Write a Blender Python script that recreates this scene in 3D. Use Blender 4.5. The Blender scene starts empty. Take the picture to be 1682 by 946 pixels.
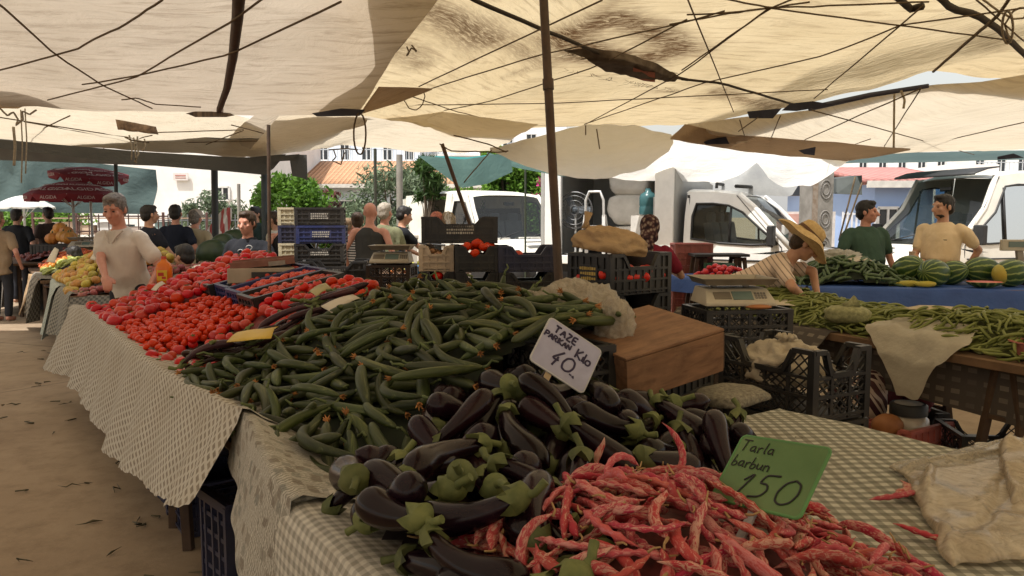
import bpy, math, random
import numpy as np
from mathutils import Vector, Matrix, Euler, noise
random.seed(11); RNG = np.random.default_rng(7)
R = math.radians
SC = bpy.context.scene
COL = SC.collection
# ------------------------------------------------------------------ camera, light, exposure
FPX = 1295.0; PITCH = R(5.2); CAMZ = 1.6
cam_d = bpy.data.cameras.new("camera"); cam = bpy.data.objects.new("camera", cam_d); COL.objects.link(cam)
cam.location = (0, 0, CAMZ); cam.rotation_euler = (R(90) - PITCH, 0, 0)
cam_d.sensor_width = 36; cam_d.lens = 36 * FPX / 1682; cam_d.clip_start = 0.05; cam_d.clip_end = 2000
SC.camera = cam
SUN = Vector((-0.30, -0.30, 0.90)).normalized()
world = bpy.data.worlds.new("World"); SC.world = world; world.use_nodes = True
wn = world.node_tree; bg = wn.nodes["Background"]
sky = wn.nodes.new("ShaderNodeTexSky"); sky.sky_type = 'NISHITA'; sky.sun_disc = False
sky.sun_elevation = math.asin(SUN.z); sky.sun_rotation = math.atan2(SUN.x, SUN.y)
sky.dust_density = 7.0; sky.ozone_density = .3; sky.air_density = 1.6
hz = wn.nodes.new('ShaderNodeMixRGB'); hz.inputs[0].default_value = .4; hz.inputs[2].default_value = (8.6, 8.5, 8.3, 1); wn.links.new(sky.outputs[0], hz.inputs[1]); wn.links.new(hz.outputs[0], bg.inputs[0]); bg.inputs[1].default_value = 0.15
sun_d = bpy.data.lights.new("sun", 'SUN'); sun_d.energy = 5.0; sun_d.angle = R(0.5); sun_d.color = (1.0, .965, .93)
sun = bpy.data.objects.new("sun", sun_d); COL.objects.link(sun); sun.rotation_euler = SUN.to_track_quat('Z', 'Y').to_euler()
SC.view_settings.view_transform = 'Standard'; SC.view_settings.look = 'None'
SC.view_settings.exposure = 0.2; SC.view_settings.gamma = 1.0
SC.cycles.use_denoising = True; SC.cycles.max_bounces = 8; SC.cycles.diffuse_bounces = 5
SC.cycles.transmission_bounces = 6; SC.cycles.transparent_max_bounces = 8
SC.cycles.sample_clamp_indirect = 6.0
# ------------------------------------------------------------------ pixel helpers, stall frame
def ray(px, py):
 cx = (px - 841) / FPX; cy = -(py - 473) / FPX
 return Vector((cx, math.cos(PITCH) + cy * math.sin(PITCH), cy * math.cos(PITCH) - math.sin(PITCH)))
def at(px, py, Y):
 d = ray(px, py); return Vector((0, 0, CAMZ)) + d * (Y / d.y)
def onz(px, py, z):
 d = ray(px, py); return Vector((0, 0, CAMZ)) + d * ((z - CAMZ) / d.z)
DU = Vector((-0.559, 0.829, 0)); DV = Vector((0.829, 0.559, 0))
def W(u, v, z): return DU * u + DV * v + Vector((0, 0, z))
def UV(x, y): return DU.x * x + DU.y * y, DV.x * x + DV.y * y
ANG_U = math.atan2(DU.y, DU.x); ANG_V = math.atan2(DV.y, DV.x)
def sstep(a, b, x):
 t = np.clip((x - a) / (b - a), 0, 1); return t * t * (3 - 2 * t)
# ------------------------------------------------------------------ object helpers
def tag(o, label=None, cat=None, group=None, kind=None):
 if label: o['label'] = label
 if cat: o['category'] = cat
 if group: o['group'] = group
 if kind: o['kind'] = kind
 return o
def empty(name, loc=(0, 0, 0), rz=0, label=None, cat=None, group=None):
 o = bpy.data.objects.new(name, None); COL.objects.link(o); o.location = loc; o.rotation_euler = (0, 0, rz)
 o.empty_display_size = .1
 return tag(o, label, cat, group)
def link(name, me, parent=None):
 o = bpy.data.objects.new(name, me); COL.objects.link(o)
 if parent is not None: o.parent = parent
 return o
def copy_tree(o, parent=None):
 c = o.copy(); COL.objects.link(c)
 if parent is not None: c.parent = parent
 for ch in list(o.children): copy_tree(ch, c)
 return c
def basis(a):
 a = a.normalized(); h = Vector((0, 0, 1)) if abs(a.z) < .9 else Vector((1, 0, 0))
 x = h.cross(a).normalized(); return x, a.cross(x)
class MB:
 def __init__(s): s.v = []; s.f = []; s.m = []; s.uv = {}
 def add(s, vs, fs, mi=0):
  o = len(s.v); s.v += [tuple(p) for p in vs]; s.f += [tuple(i + o for i in f) for f in fs]; s.m += [mi] * len(fs); return s
 def box(s, c, size, rot=None, mi=0):
  hx, hy, hz = size[0] / 2, size[1] / 2, size[2] / 2; c = Vector(c)
  vs = [Vector((x, y, z)) for z in (-hz, hz) for y in (-hy, hy) for x in (-hx, hx)]
  if rot is not None: vs = [rot @ p for p in vs]
  return s.add([p + c for p in vs], [(0, 2, 3, 1), (4, 5, 7, 6), (0, 1, 5, 4), (2, 6, 7, 3), (0, 4, 6, 2), (1, 3, 7, 5)], mi)
 def bar(s, p, q, w, t=None, mi=0, up=None):
  p = Vector(p); q = Vector(q); d = q - p; L = d.length
  if L < 1e-6: return s
  x = d.normalized(); u = Vector(up) if up else (Vector((0, 0, 1)) if abs(x.z) < .9 else Vector((0, 1, 0)))
  y = u.cross(x).normalized(); z = x.cross(y)
  return s.box((p + q) / 2, (L, w, t or w), Matrix((x, y, z)).transposed(), mi)
 def tube(s, pts, r, n=8, mi=0, cap=True, squash=None):
  pts = [Vector(p) for p in pts]; k = len(pts); rs = r if isinstance(r, (list, tuple)) else [r] * k
  rings = []; x = None
  for i, p in enumerate(pts):
   d = (pts[min(i + 1, k - 1)] - pts[max(i - 1, 0)])
   if d.length < 1e-9: d = Vector((0, 0, 1))
   d.normalize()
   if x is None: x, y = basis(d)
   else:
    x = (x - d * x.dot(d))
    x = x.normalized() if x.length > 1e-6 else basis(d)[0]
    y = d.cross(x)
   rings.append([p + (x * math.cos(2 * math.pi * j / n) + y * math.sin(2 * math.pi * j / n) * (squash or 1)) * rs[i] for j in range(n)])
  return s.loft(rings, mi, cap)
 def loft(s, rings, mi=0, cap=True, closed=True):
  n = len(rings[0]); vs = [p for r_ in rings for p in r_]; fs = []
  m = n if closed else n - 1
  for i in range(len(rings) - 1):
   for j in range(m):
    a = i * n + j; b = i * n + (j + 1) % n; fs.append((a, b, b + n, a + n))
  if cap and closed:
   fs.append(tuple(range(n))[::-1]); fs.append(tuple(range((len(rings) - 1) * n, len(rings) * n)))
  return s.add(vs, fs, mi)
 def lathe(s, prof, n=24, o=(0, 0, 0), mi=0, cap=True):
  o = Vector(o)
  return s.loft([[o + Vector((r_ * math.cos(2 * math.pi * j / n), r_ * math.sin(2 * math.pi * j / n), z)) for j in range(n)] for r_, z in prof], mi, cap)
 def ell(s, c, r, rot=None, nu=16, nv=10, mi=0):
  c = Vector(c); rings = []
  for i in range(nv + 1):
   th = math.pi * (i + .02 if i == 0 else (i - .02 if i == nv else i)) / nv
   ring = []
   for j in range(nu):
    p = Vector((r[0] * math.sin(th) * math.cos(2 * math.pi * j / nu), r[1] * math.sin(th) * math.sin(2 * math.pi * j / nu), -r[2] * math.cos(th)))
    ring.append(c + (rot @ p if rot is not None else p))
   rings.append(ring)
  return s.loft(rings, mi)
 def cap2(s, p, r0, q, r1, n=12, mi=0):          # tapered capsule with round ends
  p = Vector(p); q = Vector(q); d = (q - p); L = d.length; d = d.normalized() if L > 1e-6 else Vector((0, 0, 1)); x, y = basis(d); rings = []
  def ring(c, r_): rings.append([c + (x * math.cos(2 * math.pi * j / n) + y * math.sin(2 * math.pi * j / n)) * r_ for j in range(n)])
  for a in (85, 60, 30): ring(p - d * r0 * math.sin(R(a)), r0 * math.cos(R(a)))
  ring(p, r0); ring(q, r1)
  for a in (30, 60, 85): ring(q + d * r1 * math.sin(R(a)), r1 * math.cos(R(a)))
  return s.loft(rings, mi)
 def grid(s, P, mi=0):
  n = len(P[0]); vs = [p for r_ in P for p in r_]
  return s.add(vs, [(i * n + j, i * n + j + 1, (i + 1) * n + j + 1, (i + 1) * n + j) for i in range(len(P) - 1) for j in range(n - 1)], mi)
 def prism(s, poly, d, mi=0):                    # closed polygon (3D pts) pushed along d
  d = Vector(d); n = len(poly); a = [Vector(p) for p in poly]
  return s.add(a + [p + d for p in a], [tuple(range(n))[::-1], tuple(range(n, 2 * n))] + [(i, (i + 1) % n, n + (i + 1) % n, n + i) for i in range(n)], mi)
 def hole(s, outer, inner, mi=0):                # panel between two loops of the same length
  n = len(outer)
  return s.add(list(outer) + list(inner), [(i, (i + 1) % n, n + (i + 1) % n, n + i) for i in range(n)], mi)
 def mesh(s, name, mats, smooth=35):
  me = bpy.data.meshes.new(name); me.from_pydata(s.v, [], s.f)
  for m in (mats if isinstance(mats, (list, tuple)) else [mats]): me.materials.append(m)
  if any(s.m): me.polygons.foreach_set('material_index', s.m)
  if smooth:
   me.polygons.foreach_set('use_smooth', [True] * len(me.polygons))
   if smooth < 180: me.set_sharp_from_angle(angle=R(smooth))
  me.update(); return me
 def build(s, name, mats, parent=None, smooth=35, bevel=0, loc=None, rot=None):
  o = link(name, s.mesh(name, mats, smooth), parent)
  if bevel:
   b = o.modifiers.new('bevel', 'BEVEL'); b.width = bevel; b.segments = 2; b.limit_method = 'ANGLE'; b.angle_limit = R(40)
  if loc is not None: o.location = loc
  if rot is not None: o.rotation_euler = rot
  return o
def set_uv(me, uvs):
 l = me.uv_layers.new(name='UVMap'); idx = np.empty(len(me.loops), int); me.loops.foreach_get('vertex_index', idx)
 l.data.foreach_set('uv', np.asarray(uvs, float)[idx].ravel())
def resample(pts, n):
 P = np.array([tuple(p) for p in pts], float); d = np.r_[0, np.cumsum(np.linalg.norm(np.diff(P, axis=0), axis=1))]
 t = np.linspace(0, d[-1], n); return np.stack([np.interp(t, d, P[:, k]) for k in range(3)], 1)
def nz(x, y, z=0.0): return noise.noise(Vector((x, y, z)))
def coons(c0, c1, d0, d1, nu=40, nv=40, sag=0, wr=.01, ws=2.5, seed=0):
 """cloth between four border lines: c0 (v=0), c1 (v=1) run along u; d0 (u=0), d1 (u=1) run along v"""
 c0 = resample(c0, nu); c1 = resample(c1, nu); d0 = resample(d0, nv); d1 = resample(d1, nv)
 u = np.linspace(0, 1, nu)[None, :, None]; v = np.linspace(0, 1, nv)[:, None, None]
 S = (1 - v) * c0[None] + v * c1[None] + (1 - u) * d0[:, None] + u * d1[:, None]
 S -= (1 - u) * (1 - v) * c0[0] + u * (1 - v) * c0[-1] + (1 - u) * v * c1[0] + u * v * c1[-1]
 S[..., 2] -= (sag * 16 * u * (1 - u) * v * (1 - v))[..., 0]
 if wr:
  for i in range(nv):
   for j in range(nu):
    p = S[i, j]; e = 1.0
    a = nz(p[0] * ws, p[1] * ws, seed) + .5 * nz(p[0] * ws * 2.3, p[1] * ws * 2.3, seed + p[2] * ws) + .35 * abs(nz(p[0] * ws * .9 + p[1] * ws * .5, p[1] * ws * .3, seed + 9))
    S[i, j, 2] += wr * a * e
    S[i, j, 1] += wr * .6 * nz(p[0] * ws, p[2] * ws, seed + 31)
 return S
def sheet(name, S, m, parent=None, thick=0, attr=None):
 nv, nu, _ = S.shape; mb = MB(); mb.grid([[S[i, j] for j in range(nu)] for i in range(nv)])
 me = mb.mesh(name, m, 180)
 du = np.linalg.norm(np.diff(S, axis=1), axis=2); dv = np.linalg.norm(np.diff(S, axis=0), axis=2)
 U = np.concatenate([np.zeros((nv, 1)), np.cumsum(du, 1)], 1); V = np.concatenate([np.zeros((1, nu)), np.cumsum(dv, 0)], 0)
 set_uv(me, np.stack([U.ravel(), V.ravel()], 1))
 if attr is not None:
  a = me.color_attributes.new('stain', 'FLOAT_COLOR', 'POINT'); c = np.ones((nv * nu, 4)); c[:, :3] = attr.ravel()[:, None]; a.data.foreach_set('color', c.ravel())
 o = link(name, me, parent)
 if thick:
  md = o.modifiers.new('solid', 'SOLIDIFY'); md.thickness = thick; md.offset = 0
 return o
# ------------------------------------------------------------------ materials
class NT:
 def __init__(s, name):
  s.m = bpy.data.materials.new(name); s.m.use_nodes = True; s.t = s.m.node_tree; s.b = s.t.nodes['Principled BSDF']; s.out = s.t.nodes['Material Output']
 def n(s, typ, **kw):
  x = s.t.nodes.new(typ)
  for k, v in kw.items(): setattr(x, k, v)
  return x
 def l(s, a, b): s.t.links.new(a, b)
 def coord(s, kind='Object', scale=(1, 1, 1), rot=(0, 0, 0), loc=(0, 0, 0)):
  c = s.n('ShaderNodeTexCoord'); m = s.n('ShaderNodeMapping'); m.inputs['Scale'].default_value = scale; m.inputs['Rotation'].default_value = rot; m.inputs['Location'].default_value = loc
  s.l(c.outputs[kind], m.inputs[0]); return m.outputs[0]
 def noise(s, vec, scale, detail=5, rough=.55, dist=0):
  x = s.n('ShaderNodeTexNoise'); x.inputs['Scale'].default_value = scale; x.inputs['Detail'].default_value = detail; x.inputs['Roughness'].default_value = rough; x.inputs['Distortion'].default_value = dist
  s.l(vec, x.inputs['Vector']); return x.outputs[0]
 def ramp(s, fac, stops):
  x = s.n('ShaderNodeValToRGB'); e = x.color_ramp.elements
  while len(e) < len(stops): e.new(.5)
  for i, (p, c) in enumerate(stops): e[i].position = p; e[i].color = (*c, 1) if len(c) == 3 else c
  s.l(fac, x.inputs[0]); return x.outputs[0]
 def math(s, op, a, b=None, c=None):
  x = s.n('ShaderNodeMath', operation=op)
  for i, q in enumerate((a, b, c)):
   if q is None: continue
   if isinstance(q, (int, float)): x.inputs[i].default_value = q
   else: s.l(q, x.inputs[i])
  return x.outputs[0]
 def mix(s, fac, a, b, mode='MIX'):
  x = s.n('ShaderNodeMixRGB', blend_type=mode)
  for i, q in enumerate((fac, a, b)):
   if isinstance(q, (int, float)): x.inputs[i].default_value = q
   elif isinstance(q, (tuple, list)): x.inputs[i].default_value = (*q, 1)
   else: s.l(q, x.inputs[i])
  return x.outputs[0]
 def bump(s, h, strength=.3, dist=.01):
  x = s.n('ShaderNodeBump'); x.inputs['Strength'].default_value = strength; x.inputs['Distance'].default_value = dist; s.l(h, x.inputs['Height'])
  s.l(x.outputs[0], s.b.inputs['Normal']); return x.outputs[0]
 def set(s, rough=.6, spec=.5, metal=0, coat=0):
  s.b.inputs['Roughness'].default_value = rough; s.b.inputs['Specular IOR Level'].default_value = spec; s.b.inputs['Metallic'].default_value = metal; s.b.inputs['Coat Weight'].default_value = coat
 def vary(s, col, hue=.0, val=.3, sat=0):
  oi = s.n('ShaderNodeObjectInfo'); h = s.n('ShaderNodeHueSaturation')
  s.l(s.math('MULTIPLY_ADD', oi.outputs['Random'], 2 * val, 1 - val), h.inputs['Value'])
  s.l(s.math('MULTIPLY_ADD', s.math('FRACT', s.math('MULTIPLY', oi.outputs['Random'], 17.3)), 2 * hue, .5 - hue), h.inputs['Hue'])
  if sat: s.l(s.math('MULTIPLY_ADD', s.math('FRACT', s.math('MULTIPLY', oi.outputs['Random'], 7.7)), 2 * sat, 1 - sat), h.inputs['Saturation'])
  s.l(col, h.inputs['Color']); return h.outputs[0]
 def color(s, c):
  if isinstance(c, (tuple, list)): s.b.inputs['Base Color'].default_value = (*c, 1)
  else: s.l(c, s.b.inputs['Base Color'])
 def translucent(s, col, fac=.5, normal=None):
  tr = s.n('ShaderNodeBsdfTranslucent'); mx = s.n('ShaderNodeMixShader'); mx.inputs[0].default_value = fac
  if isinstance(col, (tuple, list)): tr.inputs[0].default_value = (*col, 1)
  else: s.l(col, tr.inputs[0])
  if normal is not None: s.l(normal, tr.inputs['Normal'])
  s.l(s.b.outputs[0], mx.inputs[1]); s.l(tr.outputs[0], mx.inputs[2]); s.l(mx.outputs[0], s.out.inputs[0])
def mat(name, c1, c2=None, scale=6, rough=.6, spec=.4, metal=0, bump=0, bscale=30, bdist=.005, rnd=0, hue=0, tr=0, trcol=None, coat=0, lo=.35, hi=.65, stretch=(1, 1, 1), dirt=None):
 t = NT(name); t.set(rough, spec, metal, coat); v = t.coord('Object', stretch)
 c2 = c2 or tuple(x * .8 for x in c1)
 col = t.ramp(t.noise(v, scale), [(lo, c2), (hi, c1)])
 if dirt: col = t.mix(t.ramp(t.noise(v, scale * .35, 6, .7), [(.45, (0, 0, 0)), (.75, (dirt[3],) * 3)]), col, dirt[:3])
 if rnd or hue: col = t.vary(col, hue, rnd)
 t.color(col); n = None
 if bump: n = t.bump(t.noise(v, bscale, 4), bump, bdist)
 if tr: t.translucent(trcol or col, tr, n)
 return t.m
def tarp_mat(name, c1, c2, stainc=(.13, .085, .045), fac=.55, streak=.35, grain=260):
 t = NT(name); t.set(.85, .15); v = t.coord('Object'); uv = t.coord('UV')
 col = t.ramp(t.noise(v, 1.1, 6, .6), [(.3, c2), (.7, c1)])
 st = t.ramp(t.noise(t.coord('UV', (1.2, 7, 1), (0, 0, .6)), 1.6, 8, .72, .6), [(.5, (0, 0, 0)), (.74, (streak,) * 3)])
 col = t.mix(st, col, stainc)
 sp = t.ramp(t.noise(v, 5.5, 8, .75), [(.66, (0, 0, 0)), (.74, (.55,) * 3)]); col = t.mix(sp, col, stainc)
 at_ = t.n('ShaderNodeAttribute', attribute_name='stain')
 sm = t.math('MULTIPLY', at_.outputs['Fac'], t.ramp(t.noise(t.coord('UV', (3, 9, 1), (0, 0, .5)), 2.6, 9, .78, .5), [(.34, (0, 0, 0)), (.54, (1, 1, 1))]))
 col = t.mix(sm, col, (.10, .055, .025))
 wv = t.n('ShaderNodeTexWave', wave_type='BANDS', bands_direction='X'); wv.inputs['Scale'].default_value = grain; wv.inputs['Distortion'].default_value = 1.5; t.l(uv, wv.inputs[0])
 col = t.mix(.06, col, wv.outputs[0], 'MULTIPLY')
 t.color(col)
 h = t.math('ADD', t.noise(t.coord('UV', (1, 1.6, 1), (0, 0, .9)), 2.6, 8, .58, 1.6), t.math('MULTIPLY', t.noise(v, 30, 4), .12))
 n = t.bump(h, .5, .05); t.translucent(col, fac, n); return t.m
# ================================================================== GROUND
def ground():
 mb = MB(); xs = sorted(set([-300, -80, -40, -20, -14] + [x * .5 for x in range(-20, 41)] + [24, 30, 50, 90, 300])); ys = sorted(set([-60, -20, -8, -4] + [y * .5 for y in range(-4, 61)] + [34, 45, 70, 120, 400, 900]))
 mb.grid([[Vector((x, y, .012 * nz(x * .7, y * .7, 3))) for x in xs] for y in ys])
 t = NT('dusty_concrete'); t.set(.9, .2); v = t.coord('Object')
 big = t.noise(v, .5, 7, .65); fine = t.noise(v, 5, 9, .7)
 col = t.ramp(big, [(.3, (.26, .19, .125)), (.7, (.43, .335, .23))])
 col = t.mix(t.ramp(fine, [(.46, (0, 0, 0)), (.72, (.55,) * 3)]), col, (.17, .12, .075))
 col = t.mix(t.ramp(t.noise(v, 46, 3), [(.66, (0, 0, 0)), (.75, (.5,) * 3)]), col, (.42, .36, .27))
 sp = t.n('ShaderNodeTexVoronoi', feature='DISTANCE_TO_EDGE'); sp.inputs['Scale'].default_value = .17; t.l(v, sp.inputs[0])
 col = t.mix(t.ramp(sp.outputs[0], [(.0, (.5,) * 3), (.003, (0, 0, 0))]), col, (.05, .035, .02))
 t.color(col); t.bump(fine, .25, .02)
 tag(mb.build('ground', t.m, smooth=180), kind='structure')
ground()
def ground_litter():
 mb = MB(); r = random.Random(5)
 for i in range(150):
  u = r.uniform(.5, 11); v = r.choice([r.uniform(-1.6, .9), r.gauss(.75, .25)]); p = W(u, v, .012); a = r.uniform(0, 6.3); L = r.uniform(.015, .07); d = Vector((math.cos(a), math.sin(a), 0))
  e = Vector((r.gauss(0, .02), r.gauss(0, .02), 0)); mb.tube([p - d * L, p - d * L * .3 + e + Vector((0, 0, r.uniform(.001, .008))), p + d * L * .4 - e * .5, p + d * L + e], [.001, r.uniform(.002, .007), r.uniform(.001, .008), .001], 5)
 tag(mb.build('litter', mat('litter_leaf', (.10, .085, .035), (.05, .04, .02), 20), smooth=180), 'dry leaf scraps and stalks scattered on the brown floor', 'litter', kind='stuff')
ground_litter()
# ================================================================== CANOPY
M_T1 = tarp_mat('beige_tarpaulin', (.57, .49, .38), (.48, .405, .305), (.20, .145, .09), .42, .7)
M_T2 = tarp_mat('yellow_tarpaulin', (.65, .535, .335), (.55, .44, .26), (.19, .12, .06), .48, .7)
M_T3 = tarp_mat('cream_tarpaulin', (.70, .62, .48), (.63, .55, .41), (.30, .22, .14), .50, .4)
M_TW = tarp_mat('white_sheet', (.84, .82, .77), (.78, .76, .70), (.45, .42, .36), .62, .15)
M_TB = tarp_mat('brown_tarpaulin', (.40, .29, .185), (.33, .235, .15), (.16, .11, .06), .38, .3)
M_GREY = tarp_mat('grey_tarpaulin', (.10, .10, .095), (.075, .075, .07), (.05, .045, .04), .18, .2)
M_TEAL = tarp_mat('teal_netting', (.20, .34, .31), (.16, .28, .26), (.10, .17, .15), .6, .25)
M_NET = tarp_mat('shade_netting', (.13, .185, .18), (.10, .15, .15), (.06, .09, .09), .45, .3)
M_ROPE = mat('rope_fibre', (.15, .105, .06), (.08, .055, .03), 60, .9, bump=.4, bscale=300)
M_ROPE2 = mat('pale_cord', (.34, .28, .19), (.22, .18, .12), 60, .9)
M_WEB = mat('dark_webbing', (.045, .033, .022), (.03, .022, .015), 30, .85)
def V3(*a): return Vector(a)
def tarp(name, label, c0, c1, d0, d1, m, nu=60, nv=60, sag=.05, wr=.018, ws=2.2, seed=0, stain=None, cat='tarpaulin', group='tarpaulins over the market'):
 S = coons(c0, c1, d0, d1, nu, nv, sag, wr, ws, seed); A = None
 if stain is not None:
  A = np.zeros(S.shape[:2])
  for pts, wd, k in stain:
   P = resample(pts, 30)
   d = np.sqrt(((S[:, :, None, :2] - P[None, None, :, :2]) ** 2).sum(-1)).min(-1); A = np.maximum(A, k * np.clip(1.25 - d / wd, 0, 1))
 o = sheet(name, S, m, attr=A); return tag(o, label, cat, group)
def O(px, py, z): return onz(px, py, z)
# T1 beige tarpaulin over the aisle
e1 = [O(590, 187, 2.5), O(620, 137, 2.6), O(660, 77, 2.74), O(717, 0, 2.9), V3(.4, 2.5, 3.05), V3(1.0, -1.5, 3.15), V3(1.5, -10, 3.1)]
b1 = [V3(-9.5, 6.0, 2.5),  O(0, 176, 2.5), O(130, 179, 2.5), O(350, 188, 2.48), O(480, 190, 2.48), O(590, 187, 2.5)]
tarp('tarpaulin', 'wide beige tarpaulin over the aisle and tomato stall, crossed by a dark strap', b1, [V3(-9.5, -10, 3.0), V3(1.5, -10, 3.1)], [V3(-9.5, 6.0, 2.5), V3(-9.5, -10, 3.0)], e1, M_T1, 110, 130, .06, .03, 1.7, 1)
# T2 big yellow tarpaulin, overlaps T1
a2 = [O(453, 172, 2.64), O(490, 142, 2.74), O(527, 91, 2.86), O(560, 34, 3.02), O(575, 0, 3.1), V3(-.6, 3, 3.22), V3(0, -1.5, 3.35), V3(.5, -10, 3.3)]
b2 = [O(453, 172, 2.64), O(600, 190, 2.62), O(750, 216, 2.66), O(960, 207, 2.72), O(1140, 206, 2.75), O(1330, 168, 2.78), O(1440, 143, 2.81), O(1530, 119, 2.85), O(1600, 124, 2.85), O(1682, 133, 2.85), V3(9.5, 6.0, 2.9)]
ST2 = [([O(690, 45, 2.95), O(760, 75, 2.9), O(800, 105, 2.85)], .30, .9), ([O(800, 105, 2.85), O(850, 130, 2.8), O(900, 150, 2.8)], .16, .6), ([O(660, 110, 2.8), O(690, 120, 2.8)], .2, .6),
  ([O(930, 120, 2.8), O(975, 140, 2.8), O(1060, 143, 2.8), O(1110, 135, 2.8)], .36, 1.1), ([O(925, 150, 2.75), O(980, 155, 2.75)], .22, .9), ([O(930, 105, 2.85), O(1010, 85, 2.85), O(1060, 105, 2.82), O(1115, 130, 2.8)], .26, 1.1),
  ([O(1000, 60, 2.9), O(1040, 30, 2.9)], .12, .5), ([O(1180, 172, 2.78), O(1230, 182, 2.78), O(1290, 176, 2.78)], .18, .9), ([O(1590, 90, 2.85), O(1640, 95, 2.85)], .1, .5), ([O(840, 160, 2.75), O(870, 160, 2.75)], .1, .5)]
tarp('tarpaulin', 'great yellowish tarpaulin with brown rot stains and a torn patch, tied at the pole', b2, [V3(.5, -10, 3.3), V3(9.5, -10, 3.2)], a2, [V3(9.5, 6.0, 2.9), V3(9.5, -10, 3.2)], M_T2, 150, 170, .0, .028, 1.8, 4, ST2)
# torn patch hanging from T2
mb = MB()
pat = [[O(925, 83, 2.80), O(975, 78, 2.80), O(1030, 88, 2.79), O(1075, 102, 2.78), O(1120, 128, 2.77)], [O(960, 95, 2.74), O(990, 98, 2.73), O(1030, 100, 2.72), O(1065, 112, 2.72), O(1110, 132, 2.74)], [O(995, 118, 2.72), O(1020, 122, 2.70), O(1050, 130, 2.69), O(1080, 131, 2.70), O(1105, 135, 2.73)]]
P = [resample(r_, 16) for r_ in pat]; G = []
for k in range(9):
 t_ = k / 8 * 2; i = min(int(t_), 1); f_ = t_ - i
 G.append([Vector(P[i][j] * (1 - f_) + P[i + 1][j] * f_) + Vector((0, 0, .015 * nz(j * .9, k * .9, 2))) for j in range(16)])
mb.grid(G)
pt = tag(mb.build('torn_patch', mat('rotten_cloth', (.13, .10, .07), (.06, .04, .025), 9, .9), smooth=180), 'ragged grey brown patch sagging from the stained yellow tarpaulin', 'cloth patch')
mb = MB(); mb.grid([[O(1040 + 9 * j, 113 + 2.0 * j + 8 * k - abs(j - 2), 2.705) for j in range(5)] for k in range(3)])
mb.build('orange_scrap', mat('orange_cloth', (.42, .13, .06), (.34, .10, .05), 20, .9), pt, 180)
mb = MB(); r_ = random.Random(3)
for i in range(60):
 t_ = r_.random(); j = t_ * 8; p = O(925 + 190 * t_, (84 if i % 2 else 112) + 36 * t_, 2.775); mb.tube([p, p + V3(r_.uniform(-.06, .06), r_.uniform(-.05, .05), -.02), p + V3(r_.uniform(-.13, .13), r_.uniform(-.1, .1), -.03)], [.002, .0016, .0008], 3)
mb.build('fibre', M_ROPE, pt, 180)
# small brown overlap at the aisle side
tarp('tarpaulin', 'brown tarpaulin corner overlapping the beige tarpaulin above the aisle', [V3(-6.8, 6.5, 2.56), O(-30, 178, 2.56), O(30, 179, 2.56)], [V3(-6.8, 5.4, 2.8), O(0, 122, 2.74), O(116, 138, 2.70)], [V3(-6.8, 6.5, 2.56), V3(-6.8, 5.4, 2.8)], [O(30, 179, 2.56), O(70, 160, 2.63), O(116, 138, 2.70)], M_TB, 24, 12, 0, .008)
# T3 cream tarpaulin beyond
tarp('tarpaulin', 'cream tarpaulin stretched over the melon stall beyond the yellow one', [O(1100, 227, 2.46), O(1210, 243, 2.45), O(1390, 263, 2.45), O(1450, 252, 2.45), O(1682, 245, 2.46), V3(9.5, 10.3, 2.46)], [O(1130, 203, 2.62), O(1330, 181, 2.66), O(1430, 158, 2.70), O(1530, 140, 2.72), O(1610, 135, 2.72), O(1682, 124, 2.74), V3(8.5, 6.2, 2.76)], [O(1100, 227, 2.46), O(1130, 203, 2.62)], [V3(9.5, 10.3, 2.46), V3(8.5, 6.2, 2.76)], M_T3, 70, 40, .02, .015, 2, 8)
tarp('tarpaulin', 'folded brownish flap along the far hem of the cream tarpaulin', [O(1100, 229, 2.43), O(1200, 246, 2.42), O(1300, 257, 2.41), O(1390, 265, 2.41), O(1450, 256, 2.42), O(1495, 247, 2.43)], [O(1125, 204, 2.59), O(1210, 221, 2.53), O(1350, 232, 2.49), O(1495, 244, 2.44)], [O(1100, 229, 2.43), O(1125, 204, 2.59)], [O(1495, 247, 2.43), O(1495, 244, 2.44)], M_TB, 30, 10, 0, .01)
for k, (q, lab) in enumerate((([(1298, 170), (1335, 166), (1372, 172), (1310, 182), (1285, 181)], 'by the bright gap'), ([(1228, 183), (1284, 178), (1270, 194), (1232, 194)], 'beside the torn end'), ([(1150, 228), (1190, 219), (1198, 236), (1160, 237)], 'above the truck cab'), ([(1312, 247), (1340, 241), (1338, 255), (1322, 253)], 'over the white awning'), ([(1640, 257), (1665, 252), (1682, 259), (1640, 262)], 'at the end of the grey hem'))):
 mb = MB(); mb.prism([at(x, y, 7.6 if k < 2 else 9.2) for x, y in q], V3(0, .02, 0))
 tag(mb.build('hem_patch', mat('navy_patch_%d' % k, (.03, .03, .045), (.02, .02, .03), 12, .9), smooth=0), 'dark navy hem patch ' + lab, 'cloth patch', 'dark patches on the tarpaulin hems')
mb = MB(); mb.tube([O(1330, 178, 2.66), O(1430, 156, 2.70), O(1525, 141, 2.72)], [.03, .025, .02], 6)
tag(mb.build('hem_tube', mat('navy_hem', (.05, .05, .075)), smooth=180), 'dark rolled hem under the bright gap between two tarpaulins', 'hem')
# far green grey tarp edge at the right
tarp('tarpaulin', 'grey green tarpaulin strip between the cream tarpaulin and the red roof', [at(1385, 268, 15), at(1500, 267, 15), at(1682, 262, 15), at(1900, 262, 15)], [at(1430, 251, 13), at(1500, 250, 13), at(1682, 247, 13), at(1850, 247, 13)], [at(1385, 268, 15), at(1430, 251, 13)], [at(1900, 262, 15), at(1850, 247, 13)], M_NET, 20, 8, 0, .01)
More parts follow.
